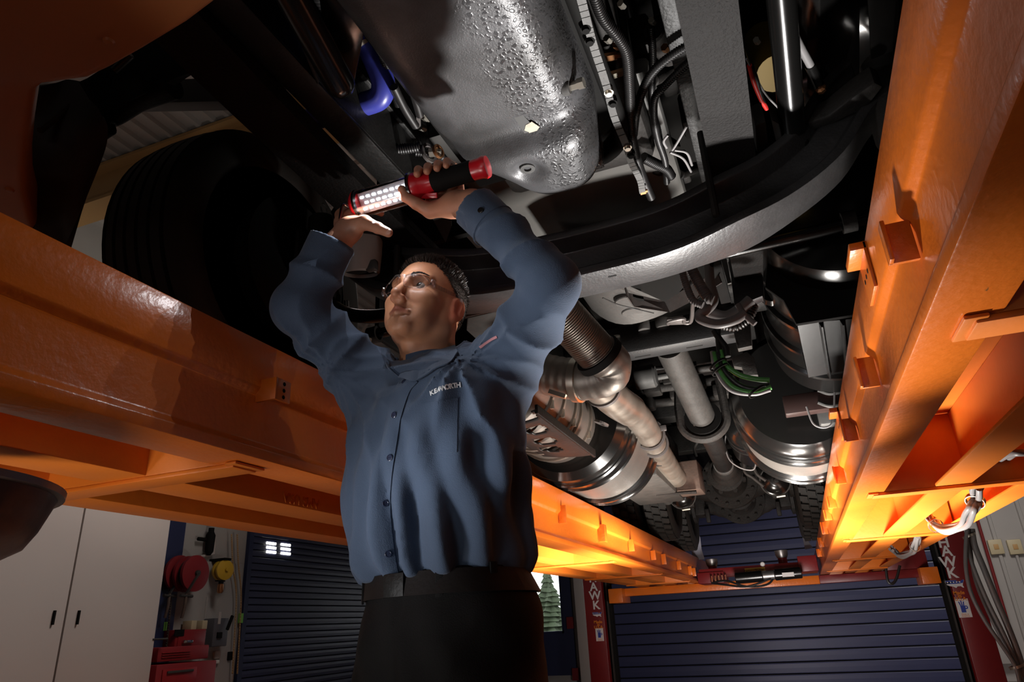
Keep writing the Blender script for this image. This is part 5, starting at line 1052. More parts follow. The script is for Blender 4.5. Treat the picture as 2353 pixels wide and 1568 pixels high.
# wiring bundles behind the axle right of the gearbox
def hose(px, y, r, name, mm, wave=0, nm_label=None):
    P_ = spline([at(x, yy, y=y) for x, yy in px], 8); return T(name, MB().tube(P_, r, 12, wave=wave, wlen=max(0.007, r*0.45)), mm, smooth=True, angle=60)
hose([(1566, 615), (1575, 650), (1592, 690), (1615, 702)], 2.0, 0.011, 'wire_loom', 'cable', 0.08)
hose([(1590, 620), (1608, 655), (1628, 685), (1640, 690)], 2.0, 0.016, 'wire_loom', 'cable', 0.08)
hose([(1628, 600), (1632, 650), (1640, 690), (1625, 712), (1608, 722), (1612, 735), (1650, 745), (1690, 735), (1712, 720)], 2.05, 0.015, 'wire_loom', 'cable', 0)
hose([(1618, 705), (1640, 722), (1670, 728), (1700, 712), (1725, 690)], 2.1, 0.019, 'wire_loom', 'cable', 0)
hose([(1660, 745), (1690, 748), (1718, 728), (1730, 700)], 2.12, 0.018, 'wire_loom', 'loom', 0.09)
hose([(1695, 700), (1712, 725), (1735, 745)], 2.05, 0.009, 'wire_loom', 'cable', 0)
for k, q in enumerate(([(1640, 810), (1652, 850), (1685, 890), (1730, 902), (1772, 890)], [(1648, 812), (1665, 852), (1700, 885), (1740, 895), (1768, 886)], [(1655, 806), (1668, 838), (1700, 862), (1740, 872), (1768, 874)], [(1636, 808), (1645, 850), (1678, 896), (1730, 906), (1770, 896)], [(1645, 690), (1650, 740), (1650, 780), (1655, 820)], [(1640, 760), (1655, 782), (1668, 800), (1672, 820)])):
    o = hose(q, 2.55, (0.010, 0.009, 0.010, 0.008, 0.010, 0.012)[k], 'air_line', ('green', 'loom', 'green', 'cable', 'loom', 'loom')[k])
for px, py in ((1650, 838), (1655, 850), (1740, 900)): T('cable_tie', MB().lathe([(0.036, -0.004), (0.036, 0.004), (0.033, 0.004), (0.033, -0.004)], at(px, py, y=2.54), (0.5, 0, -1), 16, close=True), 'blackmatte', smooth=True)
T('spring_hanger', plate(pix([(1672, 575), (1748, 560), (1756, 690), (1752, 680), (1688, 706)], y=2.2), 0.05, up=(0, 1, 0)), mat('hanger_black', (0.035, 0.034, 0.036), 0.38, metal=0.3, noise=0.4, nscale=14, bump=0.2), bevel=0.003)
T('hanger_bracket', plate(pix([(1680, 740), (1722, 725), (1728, 795), (1695, 802)], y=2.6), 0.04, up=(0, 1, 0)), 'dirtsteel', bevel=0.003)
T('hanger_bracket', plate(pix([(1680, 822), (1716, 808), (1732, 822), (1742, 862), (1710, 864), (1705, 845), (1686, 842)], y=2.8), 0.04, up=(0, 1, 0)), 'dirtsteel', bevel=0.003)
T('round_clamp', MB().lathe([(0.02, 0), (0.04, 0.0), (0.045, 0.03), (0.03, 0.05)], at(1775, 668, y=2.3), (0, 1, 0), 20), 'blackgloss', smooth=True)
T('stay_bar', MB().bar(at(1640, 590, y=2.0), at(1668, 692, y=2.3), 0.035, 0.02), 'blackmatte', bevel=0.003)
T('light_plate', plate(pix([(1655, 592), (1668, 585), (1680, 650), (1672, 652)], y=2.3), 0.01, up=(0, 1, 0)), 'gearcase')
T('turn_buckle', MB().tube(pix([(1695, 705), (1715, 725), (1722, 702)], y=2.3), 0.006, 6), 'bracketsteel', smooth=True)
# --- left side: link behind his head, grey duct, bracket straps
T('rear_plate', plate(pix([(1075, 722), (1130, 705), (1180, 745), (1105, 790), (1072, 760)], z=1.96), 0.02), 'castgrey', bevel=0.003)
T('steering_arm', MB().tube(spline(pix([(760, 700), (800, 722), (850, 728), (910, 722)], y=1.72), 8), 0.022, 16), 'blackgloss', smooth=True)
du = at(828, 590, y=1.42)
D_ = T('air_duct', MB().lathe([(0.060, 0.055), (0.062, 0.05), (0.058, 0.0), (0.052, -0.045), (0.046, -0.05), (0.05, 0.0), (0.056, 0.05)], du, (0.1, -0.25, 1), 36, close=True), mat('duct_grey', (0.42, 0.40, 0.38), 0.5, bump=0.1), smooth=True); D_['label'] = 'short grey plastic duct with rim'
T('duct_flange', MB().lathe([(0.060, 0.048), (0.066, 0.048), (0.066, 0.058), (0.060, 0.058)], du, (0.1, -0.25, 1), 36, close=True), 'loom', D_, smooth=True)
T('duct_tab', MB().box(du.x+0.03, du.x+0.06, du.y-0.02, du.y+0.0, du.z-0.06, du.z-0.03), 'castgrey', D_, bevel=0.004)
T('duct_core', MB().lathe([(0, 0.03), (0.05, 0.03), (0.045, -0.04), (0, -0.045)], du, (0.1, -0.25, 1), 28), 'blackmatte', D_, smooth=True)
for px in (790, 796): T('strap', plate(pix([(px, 690), (px+3, 690), (px+5, 735), (px+2, 735)], y=1.75), 0.01, up=(0, 1, 0)), 'bracketsteel')
for a, b in (((722, 725), (765, 690)), ((735, 735), (775, 700))): T('bent_strap', MB().bar(at(*a, y=1.7), at(*b, y=1.7), 0.008, 0.012), 'darkcast')
T('inner_shield', plate(pix([(985, 490), (1035, 470), (1038, 520), (1024, 560), (1005, 525)], z=2.0), 0.01), 'castgrey', bevel=0.003)
for px, py, px2, py2 in ((872, 360, 890, 405), (872, 365, 880, 400)): T('foil_wrap', MB().bar(at(px, py, z=2.10), at(px2, py2, z=2.08), 0.014, 0.006), 'chrome', bevel=0.002)
for q in ([(820, 330), (860, 325), (890, 345)], [(880, 430), (930, 395), (1000, 392), (1030, 400)], [(1000, 350), (1015, 362), (1030, 380), (1040, 395)], [(940, 180), (955, 230), (965, 265)], [(905, 200), (930, 250), (955, 290)]):
    T('hose', MB().tube(spline(pix(q, z=2.12), 8), 0.010, 10), 'loom', smooth=True)
T('latch_plate', plate(pix([(955, 232), (965, 230), (967, 290), (958, 300)], z=2.15), 0.006), 'bracketsteel')
T('hose_ring', MB().lathe([(0.018, -0.004), (0.026, -0.004), (0.026, 0.004), (0.018, 0.004)], at(985, 352, z=2.11), (1, -.3, 0), 20, close=True), 'bracketsteel', smooth=True)
T('hose_ring', MB().lathe([(0.014, -0.004), (0.018, -0.004), (0.018, 0.004), (0.014, 0.004)], at(1007, 348, z=2.10), (1, -.3, 0), 20, close=True), 'copper', smooth=True)
T('plate_bracket', plate(pix([(690, 345), (705, 340), (790, 430), (770, 445)], z=2.10), 0.006), 'dirtsteel')
# ---------------- front: orange bumper underside close to the camera, wheel-well liner, front beam
zb_ = 1.97
ol = [(600, -120), (510, 0), (430, 60), (330, 120), (250, 165), (200, 188), (140, 196), (96, 202), (80, 215), (72, 260), (62, 330), (56, 400), (58, 450), (72, 500), (95, 545), (60, 545), (-60, 470), (-420, 300), (-600, -120)]
bp = [at(x, y, z=zb_) for x, y in ol[:15]]+[Vector((-1.98, 0.98, zb_)), Vector((-1.98, 0.35, zb_)), Vector((-1.7, -0.15, zb_)), Vector((-0.5, -0.35, zb_))]
bmp = T('bumper', plate(bp, 0.10), 'cabpaint', bevel=0.02, seg=3); bmp['label'] = 'orange painted bumper seen from below, close to the camera'
for px, py in ((250, 96), (22, 437)):
    p = at(px, py, z=zb_-0.001); T('rivet', MB().lathe([(0, -0.004), (0.007, -0.003), (0.010, 0.001)], p, (0, 0, 1), 16), 'cabpaint', bmp, smooth=True)
g = []
for u_, (tx, ty), (bx_, by) in ((0, (84, 200), (60, 330)), (.25, (120, 196), (58, 400)), (.5, (160, 196), (64, 470)), (.75, (200, 225), (95, 530)), (1, (245, 300), (160, 556))): pass
lin = [[at(84, 196, x=-1.50), at(62, 320, x=-1.55), at(54, 430, x=-1.60), at(90, 560, x=-1.62)], [at(150, 190, x=-1.50), at(110, 330, x=-1.50), at(110, 450, x=-1.55), at(125, 575, x=-1.58)], [at(215, 205, x=-1.44), at(190, 300, x=-1.44), at(160, 460, x=-1.50), at(150, 590, x=-1.54)], [at(232, 245, x=-1.41), at(243, 300, x=-1.42), at(215, 395, x=-1.47), at(158, 590, x=-1.52)]]
def dens(gr, n=6):
    rows = [spline(r, n) for r in gr]; cols = [spline([rows[i][j] for i in range(len(rows))], n) for j in range(len(rows[0]))]; return cols
wl_ = T('wheel_well_liner', MB().sheet([[Vector((p.x, p.y, max(p.z, 1.625+0.0001*i))) for i, p in enumerate(r)] for r in dens(lin)], 0.012), 'liner', smooth=True); wl_['label'] = 'grimy black wheel-well liner behind the orange bumper'
T('liner_fold', MB().tube(pix([(92, 300), (140, 262), (200, 205)], x=-1.47), 0.008, 8), 'liner', wl_, smooth=True)
ar = [[at(200, 180, x=-1.40), at(330, 100, y=0.98), at(480, 40, y=0.98), at(640, 0, y=0.98)], [at(215, 215, x=-1.40), at(340, 150, y=0.98), at(480, 120, y=0.98), at(600, 90, y=0.98)], [at(240, 262, x=-1.40), at(330, 215, y=1.0), at(430, 170, y=1.0), at(600, 130, y=1.0)]]
T('fender_support', MB().sheet(dens(ar), 0.03), 'blackmatte', smooth=True)
T('support_tube', MB().tube(spline([at(228, 270, y=1.0), at(262, 262, y=1.03), at(320, 228, y=1.03), at(400, 200, y=1.03)], 6), 0.032, 16), 'black', smooth=True)
T('tube_cap', MB().lathe([(0.034, 0), (0.038, 0.0), (0.038, 0.03), (0.02, 0.035)], at(240, 280, y=1.0), (-1, 0, -0.3), 20), 'blackmatte', smooth=True)
T('front_beam', MB().bar(at(325, 222, y=1.35), at(640, 212, y=1.35), 0.05, 0.095), mat('beam_dark', (0.022, 0.018, 0.016), 0.6), bevel=0.004)
hd = at(485, 110, y=0.95); T('headlamp_housing', MB().lathe([(0.02, -0.05), (0.05, -0.03), (0.062, 0.02), (0.055, 0.03), (0.03, 0.03)], hd, (0.3, -0.5, -0.3), 28), 'darkcast', smooth=True)
T('housing_lip', MB().tube(spline([at(425, 75, y=0.9), at(470, 70, y=0.9), at(520, 82, y=0.9), at(555, 112, y=0.9)], 6), 0.010, 10), 'castgrey', smooth=True)
T('sway_tube', MB().cyl(at(262, 160, y=0.9), at(300, 125, y=0.9), 0.014, 14), 'blackgloss', smooth=True)
T('fender_top', MB().sheet(dens([[Vector((-1.72, 0.6, 2.35)), Vector((-1.72, 1.1, 2.62)), Vector((-1.72, 1.6, 2.70)), Vector((-1.72, 2.2, 2.55))], [Vector((-1.0, 0.6, 2.35)), Vector((-1.0, 1.1, 2.86)), Vector((-1.0, 1.6, 2.9)), Vector((-1.0, 2.2, 2.6))]][:0] or [[Vector((-1.22, 0.2, 2.55)), Vector((-1.22, 1.0, 2.86)), Vector((-1.22, 1.9, 2.86))], [Vector((-0.9, 0.2, 2.4)), Vector((-0.9, 1.0, 2.5)), Vector((-0.9, 1.9, 2.5))]], 4), 0.01), 'blackmatte', smooth=True)
# mud flaps far behind the rear wheels
for q in ([(1592, 1218), (1600, 1216), (1609, 1236), (1612, 1262), (1619, 1286), (1592, 1288), (1589, 1262)], [(1838, 1168), (1848, 1200), (1855, 1240), (1868, 1260), (1850, 1263), (1842, 1225), (1836, 1195)]):
    o = T('mud_flap', plate(pix(q, y=8.3), 0.01, up=(0, 1, 0)), mat('flap_white', (0.42, 0.42, 0.5), 0.6)); o['label'] = 'pale mud flap behind the rear wheels'
# ================================================================ implicit surfaces for body and clothes
A3 = lambda p: np.array(tuple(p), dtype=np.float32)
def smin(a, b, k):
    if k <= 0: return np.minimum(a, b)
    h = np.clip(0.5+0.5*(b-a)/k, 0, 1); return b*(1-h)+a*h-k*h*(1-h)
def smax(a, b, k): return -smin(-a, -b, k)
def f_cap(P, a, b, ra, rb):
    a = A3(a); b = A3(b); ba = b-a; L = float(ba@ba); t = np.clip(((P-a)@ba)/L, 0, 1); return np.linalg.norm(P-a-t[..., None]*ba, axis=-1)-(ra+(rb-ra)*t)
def f_sph(P, c, r): return np.linalg.norm(P-A3(c), axis=-1)-r
def f_ell(P, c, r):
    q = (P-A3(c)); r = A3(r); k0 = np.linalg.norm(q/r, axis=-1); k1 = np.linalg.norm(q/(r*r), axis=-1)+1e-6; return k0*(k0-1)/k1
def surface(fn, lo, hi, h, chunk=40):
    """naive surface nets; fn(points)->distance"""
    lo = np.array(lo, float); hi = np.array(hi, float); n = np.ceil((hi-lo)/h).astype(int)+1
    xs = [lo[i]+h*np.arange(n[i]) for i in range(3)]; V = np.empty(tuple(n), np.float32)
    yy, zz = np.meshgrid(xs[1], xs[2], indexing='ij')
    for i0 in range(0, n[0], chunk):
        xx = xs[0][i0:i0+chunk]; P = np.empty((len(xx), n[1], n[2], 3), np.float32); P[..., 0] = xx[:, None, None]; P[..., 1] = yy; P[..., 2] = zz
        V[i0:i0+chunk] = fn(P)
    S = V < 0; c = np.zeros(tuple(n-1), int)
    for d in range(8):
        i, j, k = d & 1, (d >> 1) & 1, d >> 2; c += S[i:n[0]-1+i, j:n[1]-1+j, k:n[2]-1+k]
    act = (c > 0) & (c < 8); idx = -np.ones(act.shape, int); ids = np.argwhere(act); idx[act] = np.arange(len(ids))
    acc = np.zeros((len(ids), 3)); cnt = np.zeros(len(ids)); cor = [(d & 1, (d >> 1) & 1, d >> 2) for d in range(8)]
    for a in range(8):
        for ax_i in range(3):
            if cor[a][ax_i] == 0:
                b = list(cor[a]); b[ax_i] = 1
                va = V[ids[:, 0]+cor[a][0], ids[:, 1]+cor[a][1], ids[:, 2]+cor[a][2]]; vb = V[ids[:, 0]+b[0], ids[:, 1]+b[1], ids[:, 2]+b[2]]
                m = (va < 0) != (vb < 0); t = np.where(m, va/(va-vb+1e-12), 0); p = np.array(cor[a], float)[None].repeat(len(ids), 0); p[:, ax_i] += t
                acc += p*m[:, None]; cnt += m
    pos = lo+h*(ids+acc/cnt[:, None]); F = []
    for ax_i in range(3):
        u, v = (ax_i+1) % 3, (ax_i+2) % 3; sl0 = [slice(None)]*3; sl1 = [slice(None)]*3; sl0[ax_i] = slice(0, -1); sl1[ax_i] = slice(1, None)
        ch = S[tuple(sl0)] != S[tuple(sl1)]; e = np.argwhere(ch); ok = (e[:, u] > 0) & (e[:, v] > 0) & (e[:, u] < n[u]-1) & (e[:, v] < n[v]-1) & (e[:, ax_i] < n[ax_i]-1); e = e[ok]
        q = []
        for du, dv in ((0, 0), (1, 0), (1, 1), (0, 1)):
            g_ = e.copy(); g_[:, u] -= du; g_[:, v] -= dv; q.append(idx[g_[:, 0], g_[:, 1], g_[:, 2]])
        q = np.stack(q, 1); ins = S[e[:, 0], e[:, 1], e[:, 2]]; q[~ins] = q[~ins][:, ::-1]; F.append(q)
    F = np.concatenate(F); F = F[(F >= 0).all(1)]; return pos, F
def npmesh(name, pos, F, m, parent, smooth_it=0, color=None):
    me = bpy.data.meshes.new(name); base = wloc(parent) if parent else Vector((0, 0, 0))
    me.vertices.add(len(pos)); me.vertices.foreach_set('co', (pos-np.array(base)).astype(np.float32).ravel())
    me.loops.add(F.size); me.loops.foreach_set('vertex_index', F.astype(np.int32).ravel()); me.polygons.add(len(F))
    me.polygons.foreach_set('loop_start', np.arange(0, F.size, 4, dtype=np.int32)); me.polygons.foreach_set('loop_total', np.full(len(F), 4, np.int32)); me.polygons.foreach_set('use_smooth', np.ones(len(F), bool))
    me.update(calc_edges=True); me.validate()
    if color is not None:
        ca = me.color_attributes.new('tint', 'FLOAT_COLOR', 'POINT'); ca.data.foreach_set('color', np.c_[color, np.ones(len(color))].astype(np.float32).ravel())
    me.materials.append(M[m] if isinstance(m, str) else m); o = bpy.data.objects.new(name, me); COL.objects.link(o); o.parent = parent; return o
def relax(pos, F, it=2, lam=0.5):
    n = len(pos); A = F; B = np.roll(F, -1, 1); a = A.ravel(); b = B.ravel()
    for _ in range(it):
        s = np.zeros((n, 3)); c = np.bincount(a, minlength=n)+np.bincount(b, minlength=n)
        for k in range(3): s[:, k] = np.bincount(a, pos[b, k], n)+np.bincount(b, pos[a, k], n)
        pos = pos+lam*(s/np.maximum(c, 1)[:, None]-pos)
    return pos
def wob(P, f, seed):
    r_ = np.random.default_rng(seed); o = 0
    for k in range(5):
        d = r_.normal(size=3); d /= np.linalg.norm(d); o = o+np.sin(P@(d*f*(0.7+0.25*k)).astype(np.float32)+r_.uniform(0, 6.28))
    return o/5
# ---------------------------------------------------------------- the mechanic
PY = 1.22
Fv = Vector((-0.30, -0.954, 0)).normalized(); Lv = Vector((-Fv.y, Fv.x, 0))
man = root('person', at(1010, 1330, y=PY+0.02)*1.0, 'man in a blue work shirt and clear safety glasses holding a lit work lamp overhead', 'person')
man.location.z = 0.0
skin_m = bpy.data.materials.new('skin'); skin_m.use_nodes = True; nt = skin_m.node_tree; b_ = nt.nodes['Principled BSDF']
va = nt.nodes.new('ShaderNodeVertexColor'); va.layer_name = 'tint'
tcn = nt.nodes.new('ShaderNodeTexCoord'); nz = nt.nodes.new('ShaderNodeTexNoise'); nz.inputs['Scale'].default_value = 38; nz.inputs['Detail'].default_value = 5; nt.links.new(tcn.outputs['Object'], nz.inputs['Vector'])
mrn = nt.nodes.new('ShaderNodeMapRange'); mrn.inputs['To Min'].default_value = 0.82; mrn.inputs['To Max'].default_value = 1.14; nt.links.new(nz.outputs['Fac'], mrn.inputs['Value'])
mxn = nt.nodes.new('ShaderNodeVectorMath'); mxn.operation = 'SCALE'; nt.links.new(va.outputs['Color'], mxn.inputs[0]); nt.links.new(mrn.outputs['Result'], mxn.inputs['Scale']); nt.links.new(mxn.outputs['Vector'], b_.inputs['Base Color'])
nz2 = nt.nodes.new('ShaderNodeTexNoise'); nz2.inputs['Scale'].default_value = 420; nt.links.new(tcn.outputs['Object'], nz2.inputs['Vector'])
bpn = nt.nodes.new('ShaderNodeBump'); bpn.inputs['Strength'].default_value = 0.2; bpn.inputs['Distance'].default_value = 0.0008; nt.links.new(nz2.outputs['Fac'], bpn.inputs['Height']); nt.links.new(bpn.outputs['Normal'], b_.inputs['Normal'])
b_.inputs['Roughness'].default_value = 0.46; b_.inputs['Subsurface Weight'].default_value = 0.18; b_.inputs['Subsurface Radius'].default_value = (0.012, 0.004, 0.002); b_.inputs['Subsurface Scale'].default_value = 0.8
# --- head frame
HX, HF, HZ, HC, HS = Vector((0.9911, -0.0753, -0.1101)), Vector((-0.0508, -0.9763, 0.2105)), Vector((0.1233, 0.2031, 0.9714)), Vector((-0.6504, 1.2219, 1.657)), 0.945
HR = np.array([tuple(HX), tuple(HF), tuple(HZ)], dtype=np.float32)
def tohead(P): return ((P-A3(HC))@HR.T)/HS
def hw(x, y, z): return HC+(HX*x+HF*y+HZ*z)*HS
NB = at(985, 880, y=PY+0.03)       # neck base
nrA = hw(0, -0.035, -0.05)
def head_f(P):
    q = tohead(P); d = f_ell(q, (0, -0.012, 0.033), (0.0755, 0.098, 0.086))
    d = smin(d, f_ell(q, (0, 0.030, -0.028), (0.0545, 0.062, 0.081)), 0.03)
    qs = q.copy(); qs[..., 0] = np.abs(qs[..., 0])
    d = smin(d, f_cap(qs, (0.052, -0.006, -0.062), (0.010, 0.064, -0.098), 0.019, 0.018), 0.024)
    d = smin(d, f_cap(qs, (0.056, -0.006, -0.015), (0.052, -0.004, -0.066), 0.020, 0.018), 0.03)
    d = smin(d, f_ell(q, (0, 0.078, -0.100), (0.028, 0.015, 0.015)), 0.016); d = smin(d, f_ell(q, (0, 0.080, -0.087), (0.020, 0.013, 0.010)), 0.012)
    d = smin(d, f_ell(qs, (0.043, 0.056, -0.026), (0.022, 0.022, 0.018)), 0.022)
    d = smin(d, f_cap(qs, (0.012, 0.086, 0.020), (0.044, 0.070, 0.022), 0.010, 0.009), 0.014)
    d = smax(d, -f_ell(qs, (0.031, 0.097, -0.001), (0.021, 0.019, 0.0135)), 0.012)         # sockets
    d = smin(d, f_cap(qs, (0.019, 0.078, 0.0085), (0.041, 0.072, 0.0075), 0.0048, 0.004), 0.006)   # upper lid
    d = smin(d, f_cap(qs, (0.019, 0.077, -0.0085), (0.040, 0.071, -0.0075), 0.0035, 0.003), 0.005)
    d = smin(d, f_cap(q, (0, 0.084, 0.012), (0, 0.112, -0.036), 0.0075, 0.0100), 0.012)
    d = smin(d, f_sph(q, (0, 0.1130, -0.041), 0.0096), 0.008)
    d = smin(d, f_ell(qs, (0.0118, 0.1020, -0.046), (0.0068, 0.0100, 0.0068)), 0.005)
    d = smax(d, -f_ell(qs, (0.0070, 0.1055, -0.0545), (0.0038, 0.0062, 0.0050)), 0.002)
    d = smin(d, f_cap(q, (0, 0.095, -0.050), (0, 0.090, -0.062), 0.009, 0.010), 0.012)
    d = smin(d, f_cap(qs, (0.0, 0.0985, -0.0665), (0.022, 0.0860, -0.0705), 0.0043, 0.0026), 0.0045)
    d = smin(d, f_cap(qs, (0.0, 0.0955, -0.0768), (0.020, 0.0860, -0.0738), 0.0050, 0.0028), 0.005)
    d = smax(d, -f_cap(qs, (0.0, 0.1045, -0.0718), (0.023, 0.0905, -0.0718), 0.0016, 0.0014), 0.002)
    # nasolabial fold
    d = smax(d, -f_cap(qs, (0.020, 0.0985, -0.046), (0.034, 0.0835, -0.074), 0.0022, 0.0022), 0.006)
    d = smin(d, f_ell(qs, (0.036, 0.052, -0.062), (0.020, 0.022, 0.030)), 0.024)
    # ears
    e = qs.copy(); e[..., 0] -= 0.079; e[..., 1] += 0.012; e[..., 2] += 0.018; c_, s_ = math.cos(0.35), math.sin(0.35)
    ex = e[..., 0]*c_+e[..., 1]*s_; ey = -e[..., 0]*s_+e[..., 1]*c_; E_ = np.stack([ex, ey, e[..., 2]], -1)
    ea = f_ell(E_, (0.004, 0, 0.004), (0.0075, 0.019, 0.031)); ea = smin(ea, f_ell(E_, (0.002, 0.006, -0.026), (0.006, 0.009, 0.010)), 0.006)
    ea = smax(ea, -f_ell(E_, (0.0125, 0.001, 0.006), (0.0085, 0.0128, 0.0225)), 0.004); ea = smin(ea, f_ell(E_, (0.004, 0.013, -0.004), (0.005, 0.004, 0.006)), 0.003)
    ea = smin(ea, f_cap(E_, (0.006, -0.004, -0.008), (0.006, -0.008, 0.016), 0.0032, 0.0028), 0.003)
    d = smin(d, ea, 0.005)
    d = d*HS
    d = smin(d, f_cap(P, nrA, NB, 0.055, 0.063), 0.03)
    d = smin(d, f_cap(P, hw(0.050, -0.03, -0.045), NB+Fv*0.045+Lv*0.02, 0.012, 0.012), 0.02)
    d = smin(d, f_cap(P, hw(-0.050, -0.03, -0.045), NB+Fv*0.045-Lv*0.02, 0.012, 0.012), 0.02)
    d = smin(d, f_sph(P, nrA.lerp(NB, 0.45)+Fv*0.052, 0.014), 0.02)
    return d
c0 = np.array(HC)
hp_, hF_ = surface(head_f, c0-[.16, .17, .26], c0+[.17, .17, .16], 0.0021)
hp_ = relax(hp_, hF_, 1, 0.4)
ql = tohead(hp_.astype(np.float32)); base_c = np.array([0.56, 0.255, 0.135])
col = np.tile(base_c, (len(hp_), 1))
def blend(mask, c): 
    global col; mask = np.clip(mask, 0, 1)[:, None]; col = col*(1-mask)+np.array(c)*mask
ax_ = np.abs(ql[:, 0])
lip = np.exp(-((ql[:, 2]+0.0718)/0.0075)**4)*np.exp(-(ax_/0.0225)**6)*(ql[:, 1] > 0.082); blend(lip*0.75, (0.42, 0.13, 0.10))
beard = np.exp(-((ql[:, 2]+0.085)/0.035)**4)*(ql[:, 1] > -0.02)*(1-lip)*np.clip((-ql[:, 2]-0.048)/0.015, 0, 1); blend(beard*0.28, (0.22, 0.13, 0.10))
blend(np.exp(-((ax_-0.083)/0.014)**2)*np.exp(-((ql[:, 1]+0.012)/0.03)**4)*np.exp(-((ql[:, 2]+0.02)/0.035)**4)*0.7, (0.55, 0.10, 0.055))  # backlight glowing through the ears, put into the skin colour
blend(np.exp(-(((ql[:, 1]-0.11)/0.02)**2))*np.exp(-((ql[:, 2]+0.045)/0.02)**2)*0.3, (0.55, 0.18, 0.12))
# --- hands
def hand_chain(P, pts, rs, k=0.004):
    d = None
    for i in range(len(pts)-1):
        e = f_cap(P, pts[i], pts[i+1], rs[i], rs[i+1]); d = e if d is None else smin(d, e, k)
    return d
# lamp axis first: the gripping hand is posed around it
LA = at(822, 471, y=1.085); LB = at(952, 431, y=1.085); LC = at(1118, 386, y=1.085)
LD = (LC-LA).normalized(); toCam = (EYE-LA.lerp(LC, .6)); toCam = (toCam-toCam.dot(LD)*LD).normalized(); LU = LD.cross(toCam); LU = -LU if LU.z < 0 else LU
# gripping (left) hand, palm behind the handle, back of hand toward the camera below it
WR = at(1082, 468, y=1.10)          # wrist
g0 = LB.lerp(LC, 0.50)              # grip centre on the handle
hR = 0.019
def gp(t, ang, r): 
    """point around the handle: t metres along it, ang 0 = below, 90 = camera side, 180 = above"""
    a = math.radians(ang); return LB+LD*t+(-LU*math.cos(a)+toCam*math.sin(a))*r
K = [0.020, 0.043, 0.066, 0.087]     # finger stations along the handle
def grip_f(P):
    kn = [gp(K[i]-0.002, -5-6*i, 0.050) for i in range(4)]; wr = WR
    d = None
    for i in range(4):      # palm rays wrist -> knuckle on underside/back
        e = f_cap(P, wr+(LD*(-0.016+0.011*i)), kn[i]+toCam*0.004, 0.0195, 0.0125); d = e if d is None else smin(d, e, 0.014)
    rr = [0.0092, 0.0095, 0.0092, 0.0082]
    for i in range(4):
        ch = [kn[i], gp(K[i], -70, 0.041), gp(K[i], -125, 0.037), gp(K[i]+0.001, 178, 0.032), gp(K[i]+0.002, 148, 0.029)]
        d = smin(d, hand_chain(P, ch, [0.0118, rr[i]+0.001, rr[i], rr[i]-0.0005, rr[i]-0.0012]), 0.006)
    th = [wr+LD*-0.02-toCam*-0.010, gp(0.028, 20, 0.058), gp(0.006, 40, 0.043), gp(-0.012, 66, 0.033), gp(-0.016, 96, 0.028)]
    d = smin(d, hand_chain(P, th, [0.017, 0.0165, 0.0125, 0.0108, 0.0088]), 0.010)
    d = smin(d, f_ell(P, wr.lerp(gp(0.05, 10, 0.05), 0.55), (0.028, 0.026, 0.028)), 0.016)
    d = smin(d, f_cap(P, wr, at(1150, 545, y=1.15), 0.0262, 0.030), 0.016)
    return d
# open (right) hand under the lamp end: palm up, thumb pointing right
WL = at(800, 532, y=1.075)
def open_f(P):
    up = (at(800, 488, y=1.10)-WL)
    kn = [at(x, y, y=yy) for x, y, yy in ((782, 495, 1.12), (793, 487, 1.118), (808, 484, 1.112), (826, 490, 1.10))]
    d = None
    for i, k_ in enumerate(kn):
        e = f_cap(P, WL+(k_-kn[0])*0.55-(kn[3]-kn[0])*0.28, k_, 0.0175, 0.0120); d = e if d is None else smin(d, e, 0.014)
    fl = [(0.028, 0.020, 0.015), (0.034, 0.024, 0.018), (0.036, 0.026, 0.018), (0.033, 0.022, 0.017)]
    dirs = [Vector((-0.18, 0.62, 0.76)), Vector((-0.08, 0.68, 0.73)), Vector((0.02, 0.72, 0.69)), Vector((0.14, 0.74, 0.66))]
    for i in range(4):
        p = kn[i]; ch = [p]; dd_ = dirs[i].normalized()
        for j, l_ in enumerate(fl[i]):
            p = p+dd_*l_*1.15; ch.append(p); dd_ = (dd_+Vector((0, 0.28, -0.22))).normalized()
        d = smin(d, hand_chain(P, ch, [0.0108, 0.0094, 0.0088, 0.0075]), 0.006)
    th = [at(806, 520, y=1.065), at(838, 512, y=1.058), at(868, 524, y=1.05), at(892, 535, y=1.045)]
    d = smin(d, hand_chain(P, th, [0.019, 0.0152, 0.0112, 0.0095], 0.006), 0.014)
    d = smin(d, f_cap(P, WL, at(756, 580, y=1.05), 0.0265, 0.0300), 0.014)
    d = smin(d, f_ell(P, WL+(kn[1]-WL)*0.5, (0.026, 0.018, 0.024)), 0.012)
    return d
gc = np.array(g0); g1_, gF = surface(grip_f, np.array(WR)-[.16, .09, .12], np.array(WR)+[.12, .13, .12], 0.0019)
oc = np.array(WL); o1_, oF = surface(open_f, oc-[.10, .10, .10], oc+[.14, .20, .17], 0.0019)
def core_f(P):
    d = f_cap(P, NB, NB+Vector((0, 0.0, -0.5)), 0.06, 0.10)
    return d
allp = np.concatenate([hp_, g1_, o1_]); allF = np.concatenate([hF_, gF+len(hp_), oF+len(hp_)+len(g1_)])
hc_ = np.tile(np.array([0.56, 0.265, 0.165]), (len(g1_)+len(o1_), 1))
body = npmesh('body', allp, allF, skin_m, man, color=np.concatenate([col, hc_]))
